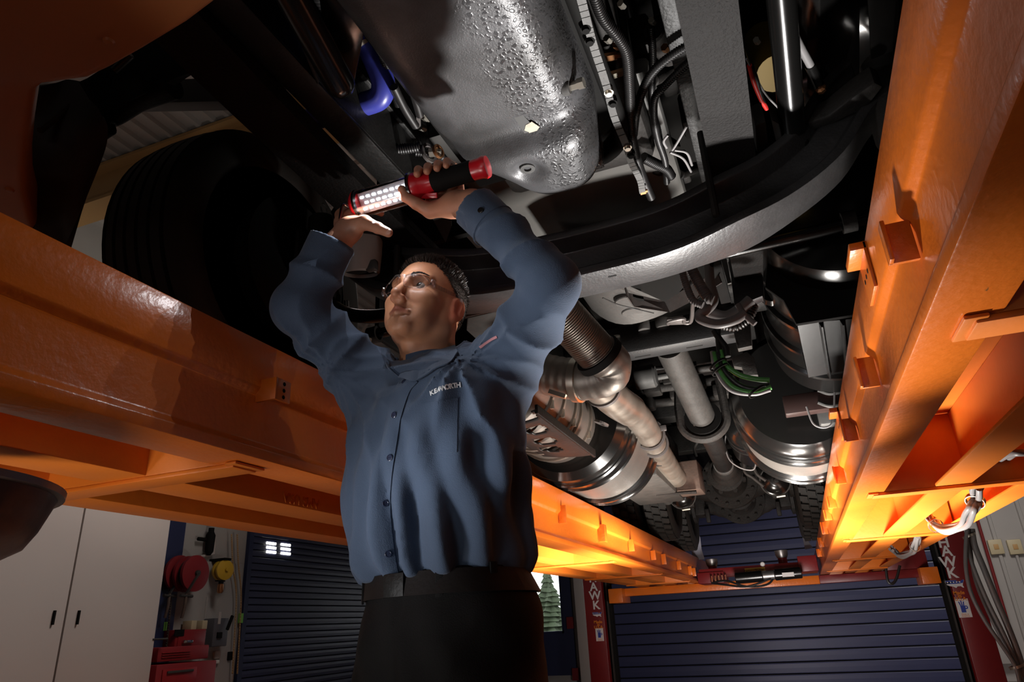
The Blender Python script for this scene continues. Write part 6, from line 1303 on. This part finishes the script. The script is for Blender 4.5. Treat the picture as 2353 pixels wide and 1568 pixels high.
# --- eyes
eyem = mat('eye_white', (0.34, 0.29, 0.26), 0.2); irm = mat('iris_dark', (0.012, 0.007, 0.005), 0.25)
gaze = Vector((-0.48, -0.52, 0.72)).normalized()
for s_ in (-1, 1):
    c = hw(0.0305*s_, 0.0700, 0.0)
    e = MB().lathe([(0.0118*math.sin(a), -0.0118*math.cos(a)) for a in [PI*k/14 for k in range(15)]], c, (0, 0, 1), 24).build('eyeball', eyem, man, smooth=True)
    g_ = HF*0.85+HZ*0.22-HX*0.12; g_.normalize()
    MB().lathe([(0.0064, 0.0104), (0.0048, 0.0117), (0, 0.0123)], c, g_, 20).build('iris', irm, e, smooth=True)
    nz_ = MB().lathe([(0.0024, 0.0121), (0, 0.0124)], c, g_, 12).build('pupil', M['blackmatte'], e, smooth=True)
# fingernails of the thumb
for p, n_v, dr in ((at(893, 533, y=1.0365), Vector((0.1, -1, -0.15)), Vector((1, 0, -0.2))),):
    q = MB().lathe([(0.0055, -0.0008), (0.0045, 0.0006), (0, 0.001)], p, n_v, 14).build('nail', mat('nail', (0.62, 0.34, 0.26), 0.3), man, smooth=True)
# ---------------------------------------------------------------- hair: cropped strands on the scalp
hm = mat('hair_dark', (0.028, 0.019, 0.014), 0.45, spec=0.5)
def hair():
    r_ = np.random.default_rng(3); V = []; Fc = []; n = 15000; k = 0
    cen = np.array([0, -0.012, 0.033])
    while k < n:
        d = r_.normal(size=3); d /= np.linalg.norm(d)
        p = cen+d*np.array([0.0765, 0.099, 0.087])
        x, y, z = p
        # hairline: above brow at the front, above and around ears, down to the nape
        line = 0.062-0.35*max(0, 0.075-abs(x))*0.0 if y > 0.045 else None
        if y > 0.055 and z < 0.072-0.15*abs(x)*0: continue
        if 0.0 < y <= 0.055 and z < 0.020+0.9*max(0, y-0.005): continue
        if -0.03 < y <= 0.0 and z < 0.012 and abs(x) > 0.05: continue
        if y <= -0.03 and z < -0.062: continue
        if y <= -0.03 and abs(x) > 0.05 and z < -0.045: continue
        L = 0.017 if z > 0.085 else (0.012 if z > 0.05 else 0.0055)
        if y > 0.05: L = 0.014
        nn = d/np.array([0.0765, 0.099, 0.087]); nn /= np.linalg.norm(nn)
        if y < -0.03 and z < 0.0: p = p+nn*0.003
        dr = nn*0.8+np.array([0, 0.15, 0.55]) if z > 0.06 else nn*0.45+np.array([0, -0.5, -0.45]); dr = dr+r_.normal(size=3)*0.28; dr /= np.linalg.norm(dr)
        t = np.cross(dr, r_.normal(size=3)); t /= np.linalg.norm(t); w_ = 0.00065
        V += [p-t*w_-nn*0.002, p+t*w_-nn*0.002, p+dr*L*0.6+t*w_*0.7, p+dr*L*0.6-t*w_*0.7, p+dr*L+nn*0.0]
        b = 5*k; Fc += [(b, b+1, b+2, b+3), (b+3, b+2, b+4, b+4)]; k += 1
    return V, Fc
V, Fc = hair(); m = MB(); m.v = [tuple(hw(*v)) for v in V]; m.f = [f if len(set(f)) == 4 else f[:3] for f in Fc]
ho_ = bpy.data.meshes.new('hair'); bs = man.location; ho_.from_pydata([tuple(Vector(v)-bs) for v in m.v], [], m.f); ho_.materials.append(hm)
hair_o = bpy.data.objects.new('hair', ho_); COL.objects.link(hair_o); hair_o.parent = man; hair_o['kind'] = 'stuff'; hair_o['label'] = 'short dark cropped hair'
# scalp shell gives the hair its body
def scalp_f(P):
    q = tohead(P); d = f_ell(q, (0, -0.012, 0.033), (0.0785, 0.101, 0.089)); qs = np.abs(q[..., 0])
    y = q[..., 1]; z = q[..., 2]
    front = np.where(y > 0.055, 0.076-z, np.where(y > 0.0, 0.024+0.92*np.maximum(0, y-0.005)-z, np.where(y > -0.03, 0.014-z-1.0*np.maximum(0, 0.055-qs), -0.060-z)))
    return smax(d, front*0.6, 0.004)*HS
sp, sF = surface(scalp_f, c0-[.14, .14, .14], c0+[.14, .14, .15], 0.003)
so = npmesh('scalp', relax(sp, sF, 2), sF, mat('scalp_hair', (0.030, 0.021, 0.016), 0.8, bump=0.8, bscale=300), man)
# eyebrows
m = MB(); r_ = random.Random(5)
for s_ in (-1, 1):
    for k in range(150):
        u = r_.random(); x = s_*(0.014+0.034*u); z = 0.0195+0.006*math.sin(u*2.6)+r_.uniform(-0.0026, 0.0026)*(1.1-u); y = 0.0975-0.018*u**1.5
        a = hw(x, y, z); b = hw(x+s_*0.006, y+0.001-0.002*u, z+0.0025-0.004*u); m.bar(a, b, 0.0007, 0.0007)
m.build('eyebrow', hm, man)['kind'] = 'stuff'
# ---------------------------------------------------------------- shirt
rowsT = [  # image row, left edge, right edge, depth-shift
 (1330, 838, 1190), (1300, 815, 1200), (1250, 803, 1203), (1190, 797, 1203), (1115, 794, 1202), (1040, 797, 1201), (985, 802, 1199), (930, 812, 1190), (885, 835, 1160), (850, 880, 1095), (826, 925, 1030)]
fw = Vector((-Rm[0][2], -Rm[1][2], 0)).normalized()
TZ, TC, TA = [], [], []
th_ = 0
rt_ = Vector((Rm[0][0], Rm[1][0], 0)).normalized(); ca = abs(rt_.dot(Lv)); sa = abs(rt_.dot(Fv))
for py, xl, xr in rowsT:
    a = at(xl, py, y=PY); b = at(xr, py, y=PY); mid = at((xl+xr)/2, py, y=PY+0.03)
    W_ = abs((b-a).dot(rt_))/2*1.0; ratio = 0.70 if py > 900 else 0.70
    A_ = W_/math.sqrt(ca*ca+(ratio*sa)**2); TZ.append(mid.z); TC.append((mid.x, mid.y)); TA.append(A_)
TZ = np.array(TZ); TC = np.array(TC); TA = np.array(TA)
shR = at(850, 885, y=PY+0.0); elR = at(688, 712, y=1.06); wrR = at(762, 558, y=1.055)
shL = at(1150, 855, y=PY+0.03); elL = at(1268, 655, y=1.13); wrL = at(1092, 478, y=1.108)
LvN = A3(Lv)[:2]; FvN = A3(Fv)[:2]
def torso_f(P):
    z = P[..., 2]; cx_ = np.interp(z, TZ, TC[:, 0]); cy_ = np.interp(z, TZ, TC[:, 1]); A_ = np.interp(z, TZ, TA); B_ = A_*0.70
    dx = P[..., 0]-cx_; dy = P[..., 1]-cy_; l = dx*LvN[0]+dy*LvN[1]; f = dx*FvN[0]+dy*FvN[1]
    # flatter chest
    k = (np.abs(l/A_)**2.3+np.abs(f/B_)**2.3)**(1/2.3); d = (k-1)*B_*0.92
    ang = np.arctan2(f, l)
    d = smax(d, z-TZ[-1]-0.004, 0.03)
    zt = (z-1.10)/0.5
    fold = 0.006*np.sin(ang*13+3*np.sin(z*9)+z*14)*np.clip(1.15-1.3*zt, 0.15, 1)+0.006*np.sin(ang*5.0+z*22+1.0)*np.exp(-((zt-0.1)/0.25)**2)
    drape = np.abs(np.sin(ang*7.5+1.6*np.sin(z*7)+0.9*wob(P, 9, 71)))**1.5; low = np.exp(-((zt-0.12)/0.33)**2)
    bag = np.exp(-((zt-0.02)/0.10)**2)
    return d+fold*1.1-0.018*(drape-0.55)*low*(0.35+0.65*(l > 0))-0.004*bag, l, f, A_
def sleeve(P, sh, el, wr, seed, r0=0.078, r1=0.064, r2=0.052):
    u = f_cap(P, sh, el, r0, r1); v = f_cap(P, el, wr, r1*0.98, r2); d = smin(u, v, 0.022)
    # cloth gathers around the elbow and along the arm
    q = P-A3(el); e1 = A3((sh-el).normalized()); e2 = A3((wr-el).normalized()); t1 = q@e1; t2 = q@e2
    rq = np.linalg.norm(q, axis=-1)
    w1 = np.abs(np.sin(t1*34+wob(P, 13, seed)*2.4+seed))**0.7-0.62; w2 = np.abs(np.sin(t2*38+wob(P, 15, seed+1)*2.2))**0.7-0.62
    cr = 0.017*w1*np.exp(-((t1-0.10)/0.09)**2)*np.clip(t1*30, 0, 1)+0.016*w2*np.exp(-((t2-0.10)/0.08)**2)*np.clip(t2*30, 0, 1)+0.0035*wob(P, 30, seed+2)
    return d+cr
cut1 = A3((wrR-elR).normalized()); cut2 = A3((wrL-elL).normalized())
def shirt_f(P):
    d, l, f, A_ = torso_f(P)
    d = smin(d, f_cap(P, shR.lerp(NB, 0.15), shL.lerp(NB, 0.15), 0.068, 0.068), 0.05)
    dR = sleeve(P, shR, elR, wrR, 11, 0.074, 0.058, 0.047); dR = smax(dR, (P-A3(wrR))@cut1-0.004, 0.003)
    dL = sleeve(P, shL, elL, wrL, 21, 0.080, 0.056, 0.046); dL = smax(dL, (P-A3(wrL))@cut2-0.004, 0.003)
    # wider cuffs
    cR = np.maximum(f_cap(P, wrR, wrR.lerp(elR, 0.35), 0.049, 0.049), np.abs((P-A3(wrR))@cut1+0.030)-0.034)
    cL = np.maximum(f_cap(P, wrL, wrL.lerp(elL, 0.35), 0.048, 0.048), np.abs((P-A3(wrL))@cut2+0.030)-0.034)
    dR = smin(dR, cR, 0.002); dL = smin(dL, cL, 0.002)
    d = smin(d, dR, 0.035); d = smin(d, dL, 0.035)
    # radiating pull folds from the raised shoulders
    for s0, a1, sd in ((shR, Vector((0.4, 0, -1)), 5), (shL, Vector((-0.4, 0, -1)), 6)):
        q = P-A3(s0); rr = np.linalg.norm(q, axis=-1); an = np.arctan2(q@A3(Lv), -q[..., 2]); d = d+0.0105*(np.abs(np.sin(an*6.5+sd+rr*6))**0.7-0.5)*np.exp(-((rr-0.17)/0.10)**2)
    # openings: neck, cuffs
    d = smax(d, -f_cap(P, nrA.lerp(NB, 0.35), NB+Fv*0.010+Vector((0, 0, 0.0)), 0.084, 0.072), 0.004)
    d = smax(d, -f_cap(P, wrR+(wrR-elR)*0.4, wrR.lerp(elR, 0.16), 0.044, 0.0395), 0.002)
    d = smax(d, -f_cap(P, wrL+(wrL-elL)*0.4, wrL.lerp(elL, 0.16), 0.043, 0.0385), 0.002)
    # tuck at the belt
    return smax(d, TZ[0]-0.004-P[..., 2]+0.10*((P-A3(NB))@A3(Fv)*0), 0.004)
lo = np.array([min(elR.x, wrR.x)-0.11, 0.9, TZ[0]-0.03]); hi = np.array([elL.x+0.11, PY+0.27, max(wrR.z, wrL.z)+0.09])
s1, sF1 = surface(shirt_f, lo, hi, 0.0052); s1 = relax(s1, sF1, 1, 0.5)
M['shirt'] = mat('shirt_blue_twill', (0.056, 0.082, 0.132), 0.82, noise=0.06, nscale=60, bump=0.25, bscale=500, spec=0.25)
M['shirt'].node_tree.nodes['Principled BSDF'].inputs['Sheen Weight'].default_value = 0.12
shirt = npmesh('shirt', s1, sF1, 'shirt', man); shirt['label'] = 'dark blue long-sleeved work shirt'
from mathutils.bvhtree import BVHTree
bvh = BVHTree.FromPolygons([tuple(p) for p in s1], [tuple(int(i) for i in f) for f in sF1])
def hit(px, py, off=0.0, tree=None):
    d = (Rm @ Vector((px-CX, CY-py, -FPX))).normalized(); r = (tree or bvh).ray_cast(EYE, d)
    if r[0] is None: return None, None
    n = r[1].copy(); n = -n if n.dot(d) > 0 else n; return r[0]+n*off, n
def strip(px, w_px, th=0.0016, name='placket', mm='shirt', n=40, par=None, off=0.0008):
    """cloth band lying on the shirt along an image-space centre line"""
    P2 = spline([Vector((x, y, 0)) for x, y in px], 8); rows = []
    for i, p in enumerate(P2):
        t = (P2[min(i+1, len(P2)-1)]-P2[max(0, i-1)]).normalized(); nx = Vector((-t.y, t.x, 0)); w2 = w_px(i/(len(P2)-1)) if callable(w_px) else w_px; r = []
        for s_ in (-1, -0.5, 0, 0.5, 1):
            h_, n_ = hit(p.x+nx.x*w2/2*s_, p.y+nx.y*w2/2*s_, off)
            if h_ is None: r = None; break
            r.append(h_)
        if r: rows.append(r)
    m = MB().sheet(rows, -th); o = m.build(name, mm, par or man, smooth=True, angle=60)
    return o
pk = strip([(948, 868), (930, 890), (915, 930), (903, 975), (893, 1040), (886, 1100), (882, 1160), (884, 1220), (893, 1290), (900, 1325)], 32, name='placket')
for px, py in ((931, 878), (908, 955), (898, 1053), (885, 1158), (892, 1274)):
    h_, n_ = hit(px, py, 0.0030)
    if h_ is None: continue
    bt = MB().lathe([(0.0062, -0.0005), (0.0064, 0.0012), (0.0050, 0.0018), (0.0044, 0.0010), (0, 0.0010)], h_, n_, 20).build('button', mat('button_navy', (0.025, 0.035, 0.07), 0.2, coat=0.5), shirt, smooth=True)
    for a in (0, 1): MB().cyl(h_+n_*0.001+Vector((0.0014*(2*a-1), 0, 0.0)), h_+n_*0.0016+Vector((0.0014*(2*a-1), 0, 0)), 0.0006, 8).build('thread', 'blackmatte', bt)
# breast pocket
rows = []
for v in range(17):
    r = []
    for u in range(15):
        a, b = u/14, v/16; x = (968*(1-a)+1052*a)*(1-b)+(960*(1-a)+1050*a)*b+0; y = (928*(1-a)+915*a)*(1-b)+(1044*(1-a)+1040*a)*b
        h_, n_ = hit(x, y, 0.0012); r.append(h_)
    rows.append(r)
pko = MB().sheet(rows, -0.002).build('pocket', 'shirt', shirt, smooth=True, angle=60)
# embroidered lettering curved over the pocket
txt = 'KENWORTH'; M['thread_white'] = mat('white_embroidery', (0.75, 0.76, 0.78), 0.7)
for i, ch in enumerate(txt):
    t = i/(len(txt)-1); x = 993+60*t; y = 904-18.0*t-3.5*math.sin(PI*t); h_, n_ = hit(x, y, 0.0012)
    h2, _ = hit(x+6, y-1.8-1.1*math.cos(PI*t), 0.0012)
    if h_ is None or h2 is None: continue
    xd = (h2-h_).normalized(); text_mesh(ch, 0.0128, 'thread_white', man, h_, xd, n_.cross(xd), 0.0006, 'lettering', bold=0.0005)
# collar: band round the neck and two turned-down leaves
hbvh = BVHTree.FromPolygons([tuple(p) for p in hp_], [tuple(int(i) for i in f) for f in hF_])
axn = (nrA-NB).normalized(); c_u = Lv-axn*Lv.dot(axn); c_u.normalize(); c_v = axn.cross(c_u); c_v = -c_v if c_v.dot(Fv) < 0 else c_v
rows = []
for t_, r_ in ((0.012, 0.080), (0.034, 0.0775), (0.052, 0.0765)):
    rows.append([NB+axn*(t_-0.010*math.exp(-((abs(a-90) if a < 270 else abs(a-450))/40.0)**2))+(c_u*math.cos(math.radians(a))+c_v*math.sin(math.radians(a)))*r_ for a in range(102, 102+341, 5)])
band = MB().sheet(rows, 0.002).build('collar_band', 'shirt', shirt, smooth=True, angle=80)
def leaf(top, bot, name='collar'):
    """top edge sits off the neck, bottom edge rests on the shirt"""
    T_ = []; 
    for (x, y) in top:
        d = (Rm @ Vector((x-CX, CY-y, -FPX))).normalized(); r = hbvh.ray_cast(EYE, d)
        T_.append(r[0]-d*0.014 if r[0] is not None else at(x, y, y=PY+0.03))
    B_ = []
    for (x, y) in bot:
        h_, n_ = hit(x, y, 0.007); B_.append(h_ if h_ is not None else at(x, y, y=PY))
    rows = []
    for k in range(9):
        t = k/8; rows.append([a.lerp(b, t)+(EYE-a).normalized()*0.012*math.sin(PI*t)**0.8*(1-0.4*t) for a, b in zip(T_, B_)])
    rows = [spline(r, 4) for r in rows]
    return MB().sheet(rows, 0.0024).build(name, 'shirt', shirt, smooth=True, angle=80)
leaf([(969, 812), (985, 811), (1005, 807), (1026, 801), (1046, 795)], [(962, 874), (982, 862), (1005, 850), (1030, 838), (1056, 816)])
leaf([(948, 822), (955, 818), (962, 815), (970, 812)], [(921, 872), (934, 876), (948, 877), (962, 875)])
leaf([(916, 824), (909, 824), (901, 826), (892, 829)], [(920, 868), (910, 858), (900, 849), (889, 840)])
# shoulder flag patch
h_, n_ = hit(1128, 785, 0.001)
pt = strip([(1103, 800), (1116, 790), (1130, 781), (1143, 775)], 6, name='flag_patch', mm=mat('patch_cloth', (0.45, 0.20, 0.22), 0.8), par=shirt, th=0.001)
# cuff seams and buttons
for c_, el_, w_ in ((wrR, elR, 0.0492), (wrL, elL, 0.0482)):
    d_ = (c_-el_).normalized(); MB().lathe([(w_, -0.0695), (w_+0.0015, -0.068), (w_+0.0015, -0.066), (w_, -0.065)], c_+d_*0.006, d_, 48, close=True).build('cuff_seam', 'shirt', shirt, smooth=True)
h_, n_ = hit(1105, 484, 0.001)
if h_: MB().lathe([(0.006, -0.0005), (0.0062, 0.0012), (0.005, 0.0018), (0, 0.0012)], h_, n_, 20).build('button', 'blackgloss', shirt, smooth=True)
# ---------------------------------------------------------------- belt, trousers
bz = TZ[0]
rowsP = [(1568+420, 835, 1245), (1700, 822, 1252), (1600, 817, 1250), (1540, 815, 1250), (1480, 814, 1245), (1420, 828, 1240), (1390, 838, 1233), (1355, 845, 1215), (1325, 845, 1198), (1300, 846, 1190)]
PZ, PC, PA = [], [], []
for py, xl, xr in rowsP:
    a = at(xl, py, y=PY); b = at(xr, py, y=PY); mid = at((xl+xr)/2, py, y=PY+0.03); W_ = abs((b-a).dot(rt_))/2; PZ.append(mid.z); PC.append((mid.x, mid.y)); PA.append(W_/math.sqrt(ca*ca+(0.72*sa)**2))
o_ = np.argsort(PZ); PZ = np.array(PZ)[o_]; PC = np.array(PC)[o_]; PA = np.array(PA)[o_]
hipz = 0.84; hc2 = Vector((float(np.interp(hipz, PZ, PC[:, 0])), float(np.interp(hipz, PZ, PC[:, 1])), hipz))
def pants_f(P):
    z = P[..., 2]; zz_ = np.maximum(z, PZ[0]); A_ = np.interp(zz_, PZ, PA); cx_ = np.interp(zz_, PZ, PC[:, 0]); cy_ = np.interp(zz_, PZ, PC[:, 1]); B_ = A_*0.72
    dx = P[..., 0]-cx_; dy = P[..., 1]-cy_; l = dx*LvN[0]+dy*LvN[1]; f = dx*FvN[0]+dy*FvN[1]
    d = ((np.abs(l/A_)**2.3+np.abs(f/B_)**2.3)**(1/2.3)-1)*B_*0.9
    d = smax(d, 0.80-z, 0.03)
    for s_ in (-1, 1):
        kn = hc2+Lv*0.12*s_+Fv*0.02; kn.z = 0.50; an = kn-Fv*0.03; an.z = 0.06; hp2 = hc2+Lv*0.095*s_; hp2.z = 0.84
        leg = smin(f_cap(P, hp2, kn, 0.105, 0.075), f_cap(P, kn, an, 0.075, 0.062), 0.02); d = smin(d, leg, 0.03)
    d = d+0.009*(np.abs(np.sin(l*16-z*11+1.2*wob(P, 8, 31)))**0.7-0.6)*np.exp(-((z-0.86)/0.16)**2)+0.003*np.sin(l*55+z*30+2*wob(P, 12, 31))*np.exp(-((z-0.93)/0.12)**2)+0.003*wob(P, 25, 33)
    d = d+0.004*np.exp(-((l+0.0)/0.008)**2)*(f > 0)*(z > 0.86)
    return smax(smax(d, z-(bz+0.012), 0.003), 0.045-z, 0.003)
p1, pF = surface(pants_f, (hc2.x-0.33, hc2.y-0.27, 0.03), (hc2.x+0.33, hc2.y+0.27, bz+0.03), 0.0085); p1 = relax(p1, pF, 1, 0.5)
M['trouser'] = mat('trouser_black', (0.007, 0.0065, 0.0065), 0.75, noise=0.1, nscale=40, bump=0.2, bscale=400, spec=0.15)
pants = npmesh('trousers', p1, pF, 'trouser', man)
def beltring(z0, h_, r_add, name, mm):
    rows = []
    for dz, dr in ((-h_, 0.0), (-h_, r_add), (0, r_add), (0, 0.0)):
        row = []
        for k in range(65):
            a = 2*PI*k/64; z = z0+dz; A_ = float(np.interp(z, PZ, PA)); cxx = float(np.interp(z, PZ, PC[:, 0])); cyy = float(np.interp(z, PZ, PC[:, 1])); e = 2/2.3
            l = math.copysign(abs(math.cos(a))**e, math.cos(a))*(A_+dr+0.001); f = math.copysign(abs(math.sin(a))**e, math.sin(a))*(A_*0.72+dr+0.001)
            row.append(Vector((cxx, cyy, z))+Lv*l+Fv*f)
        rows.append(row)
    rows.append(rows[0]); m = MB(); R_ = len(rows); C_ = 65; m.add([p for r in rows for p in r], [(i*C_+j, i*C_+j+1, (i+1)*C_+j+1, (i+1)*C_+j) for i in range(R_-1) for j in range(C_-1)])
    return m.build(name, mm, man, smooth=True, angle=50)
belt = beltring(bz+0.006, 0.040, 0.006, 'belt', mat('belt_leather', (0.007, 0.005, 0.0045), 0.5, spec=0.25, bump=0.1, bscale=120))
cb_ = Vector((float(np.interp(bz, PZ, PC[:, 0])), float(np.interp(bz, PZ, PC[:, 1])), bz-0.014)); Ab = float(np.interp(bz, PZ, PA))
for a in (90, 60, 128, 20, 165):
    t = math.radians(a); e = 2/2.3; p = cb_+Lv*(math.copysign(abs(math.cos(t))**e, math.cos(t))*(Ab+0.008))+Fv*(math.sin(t)**e*(Ab*0.72+0.008)); dn_ = (Lv*math.cos(t)+Fv*math.sin(t))
    if a == 90: 
        MB().bar(p+Lv*-0.026+dn_*0.002, p+Lv*0.026+dn_*0.002, 0.005, 0.040).build('buckle', 'black', belt, bevel=0.0015)
    else: MB().bar(p+Vector((0, 0, -0.026)), p+Vector((0, 0, 0.028)), 0.014, 0.004, up=dn_).build('belt_loop', 'trouser', pants, bevel=0.001)
for s_ in (-1, 1):
    an = hc2+Lv*0.12*s_-Fv*0.01; an.z = 0.0
    m = MB(); rows = []
    for i in range(9):
        t = i/8; w2 = 0.045+0.012*math.sin(PI*t); hgt = 0.11*(1-t)**1.2+0.045
        c = an+Fv*(-0.07+0.27*t); rows.append([c-Lv*w2, c-Lv*w2+Vector((0, 0, hgt*0.6)), c-Lv*w2*0.5+Vector((0, 0, hgt)), c+Lv*w2*0.5+Vector((0, 0, hgt)), c+Lv*w2+Vector((0, 0, hgt*0.6)), c+Lv*w2])
    vs = [p for r in rows for p in r]; m.add(vs, [(i*6+j, i*6+(j+1) % 6, (i+1)*6+(j+1) % 6, (i+1)*6+j) for i in range(8) for j in range(6)]+[tuple(range(6)), tuple(48+j for j in range(6))])
    m.build('boot', 'blackmatte', man, smooth=True, angle=70)
# ---------------------------------------------------------------- safety glasses
gl = root('safety_glasses', hw(0, 0.1, 0), 'clear wraparound safety glasses worn by the man', 'glasses')
gm_ = glass('clear_lens', (0.985, 0.985, 0.99), 0.02, 0.02); gf = glass('clear_plastic', (0.96, 0.95, 0.97), 0.08, 0.08)
def lens(s_):
    rows = []
    for i in range(15):
        u = i/14; r = []
        for j in range(9):
            v = j/8; x = s_*(0.008+0.056*u); hgt = 0.019*math.sin(PI*min(1, 0.16+u*0.90))**0.5+0.001; z = -0.001+hgt*(2*v-1)*0.95-0.004*u; y = 0.104+0.004*(1-(2*v-1)**2)-0.55*max(0, abs(x)-0.006)**1.35*1.9
            r.append(hw(x, y, z+0.001))
        rows.append(r)
    return MB().sheet(rows, 0.0018).build('lens', gm_, gl, smooth=True, angle=80), rows
for s_ in (-1, 1):
    ln, rows = lens(s_); ring_ = [r[0] for r in rows]+rows[-1]+[r[-1] for r in reversed(rows)]+list(reversed(rows[0]))
    MB().tube(ring_+[ring_[0]], 0.0011, 6, caps=False).build('lens_rim', gf, ln, smooth=True)
    e = rows[-1][4]; MB().bar(e+HZ*0.002, e+HZ*0.002+HX*s_*0.004-HF*0.012, 0.006, 0.017, up=HZ).build('hinge', gf, gl, bevel=0.002)
    a = e-HF*0.010+HX*s_*0.003; b = hw(s_*0.088, -0.005, 0.010); c = hw(s_*0.084, -0.035, -0.010)
    tp = MB(); Q = spline([a, a.lerp(b, 0.5)+HX*s_*0.003, b, c], 6)
    for i in range(len(Q)-1): tp.bar(Q[i], Q[i+1], 0.0022, 0.010-0.005*i/len(Q), up=HZ)
    tp.build('temple', gf, gl)
MB().tube([hw(-0.009, 0.106, 0.010), hw(0, 0.109, 0.012), hw(0.009, 0.106, 0.010)], 0.0028, 8).build('bridge', gf, gl, smooth=True)
# ---------------------------------------------------------------- LED work lamp
wl = root('work_lamp', LA, 'lit red and black LED work lamp held overhead by the man', 'work lamp')
rl = 0.0285; Lt = (LB-LA).length
fr = MB(); n1 = 20
# back shell (away from camera), open toward the LED side
side = toCam; up_ = LU
def ringp(t, a, r): return LA+LD*t+(side*math.cos(a)+up_*math.sin(a))*r
rows = [[ringp(t, math.radians(95+170*k/n1), rl*0.96) for k in range(n1+1)] for t in (0.004, Lt-0.004)]
MB().sheet(rows, 0.002).build('back_shell', 'blackgloss', wl, smooth=True)
ctr = LA+LD*(Lt/2); m = MB(); m.bar(LA+LD*0.006-side*0.004, LB-LD*0.006-side*0.004, 0.044, 0.004, up=side); m.build('reflector', mat('lamp_reflector', (0.6, 0.6, 0.62), 0.3, metal=0.6), wl)
M['led'] = mat('led_lit', (1, 1, 1), 0.3, emit=((0.92, 0.97, 1.0), 9.0))
k = 0; led0 = None
for i in range(8):
    for j in range(3):
        t = 0.014+(Lt-0.028)*(i+0.5*(j % 2)*1.0)/7.6; p = LA+LD*t+up_*(0.0125*(j-1))+side*0.002
        if led0 is None: led0 = MB().lathe([(0.0030, 0.0), (0, 0.0001)], p, side, 12).build('led', 'led', wl, smooth=True); lp0 = p
        else: o = bpy.data.objects.new('led', led0.data); COL.objects.link(o); o.parent = wl; o.location = p-lp0
rows = [[ringp(t, math.radians(-95+190*k/n1), rl) for k in range(n1+1)] for t in (0.002, Lt-0.002)]
MB().sheet(rows, 0.0012).build('lens_tube', glass('lamp_lens', (0.95, 0.95, 0.97), 0.06, 0.05), wl, smooth=True)
MB().lathe([(0.020, -0.012), (rl*0.8, -0.010), (rl+0.002, -0.002), (rl+0.0035, 0.004), (rl-0.003, 0.004)], LA, LD, 36).build('end_cap', 'redplast', wl, smooth=True, angle=50)
MB().lathe([(rl-0.004, 0.002), (rl+0.004, 0.003), (rl+0.004, 0.008), (rl-0.004, 0.009)], LA, LD, 36, close=True).build('end_ring', 'blackgloss', wl, smooth=True, angle=50)
MB().lathe([(rl-0.004, -0.006), (rl+0.005, -0.005), (rl+0.005, 0.0), (rl-0.002, 0.002)], LB, LD, 36, close=True).build('collar_ring', 'blackgloss', wl, smooth=True, angle=50)
LH = (LC-LB).length
MB().lathe([(rl+0.001, 0.001), (rl+0.002, 0.005), (0.024, 0.016), (0.0195, 0.040), (0.0195, 0.075)], LB, LD, 36).build('handle_neck', 'redplast', wl, smooth=True, angle=60)
MB().lathe([(0.0205, 0.045), (0.0225, 0.052), (0.0215, 0.075), (0.0215, LH-0.045), (0.0222, LH-0.034), (0.0205, LH-0.030)], LB, LD, 36).build('rubber_grip', 'blackmatte', wl, smooth=True, angle=60)
MB().lathe([(0.0205, LH-0.034), (0.0215, LH-0.012), (0.024, LH-0.004), (0.022, LH+0.003), (0.0, LH+0.005)], LB, LD, 36).build('end_button', 'redplast', wl, smooth=True, angle=60)
MB().bar(gp(0.012, 20, 0.022), gp(0.05, 20, 0.030), 0.012, 0.006, up=toCam).build('trigger_guard', 'redplast', wl, bevel=0.002)
h0 = LA-LD*0.010; hook = spline([h0+LD*0.006, h0-LD*0.012, at(790, 470, y=1.075), at(785, 476, y=1.07), at(782, 492, y=1.065), at(780, 505, y=1.06)], 6)
MB().tube(hook, 0.0028, 10).build('hook', 'chrome', wl, smooth=True)
MB().cyl(h0-LD*0.002, h0+LD*0.006, 0.010, 16, 0.001).build('hook_swivel', 'chrome', wl, smooth=True)
# the LEDs' own light: three point emitters sitting on the LED board
for k in range(3):
    p = LA+LD*(Lt*(0.2+0.3*k))+side*0.031; l = bpy.data.lights.new('lamp_glow', 'SPOT'); l.energy = 0.85; l.color = (0.93, 0.96, 1.0); l.spot_size = math.radians(165); l.spot_blend = 0.6; l.shadow_soft_size = 0.0
    o = bpy.data.objects.new('lamp_glow', l); COL.objects.link(o); o.location = p; o.rotation_euler = (side-Vector((0, 0, 0.8))).to_track_quat('-Z', 'Y').to_euler()
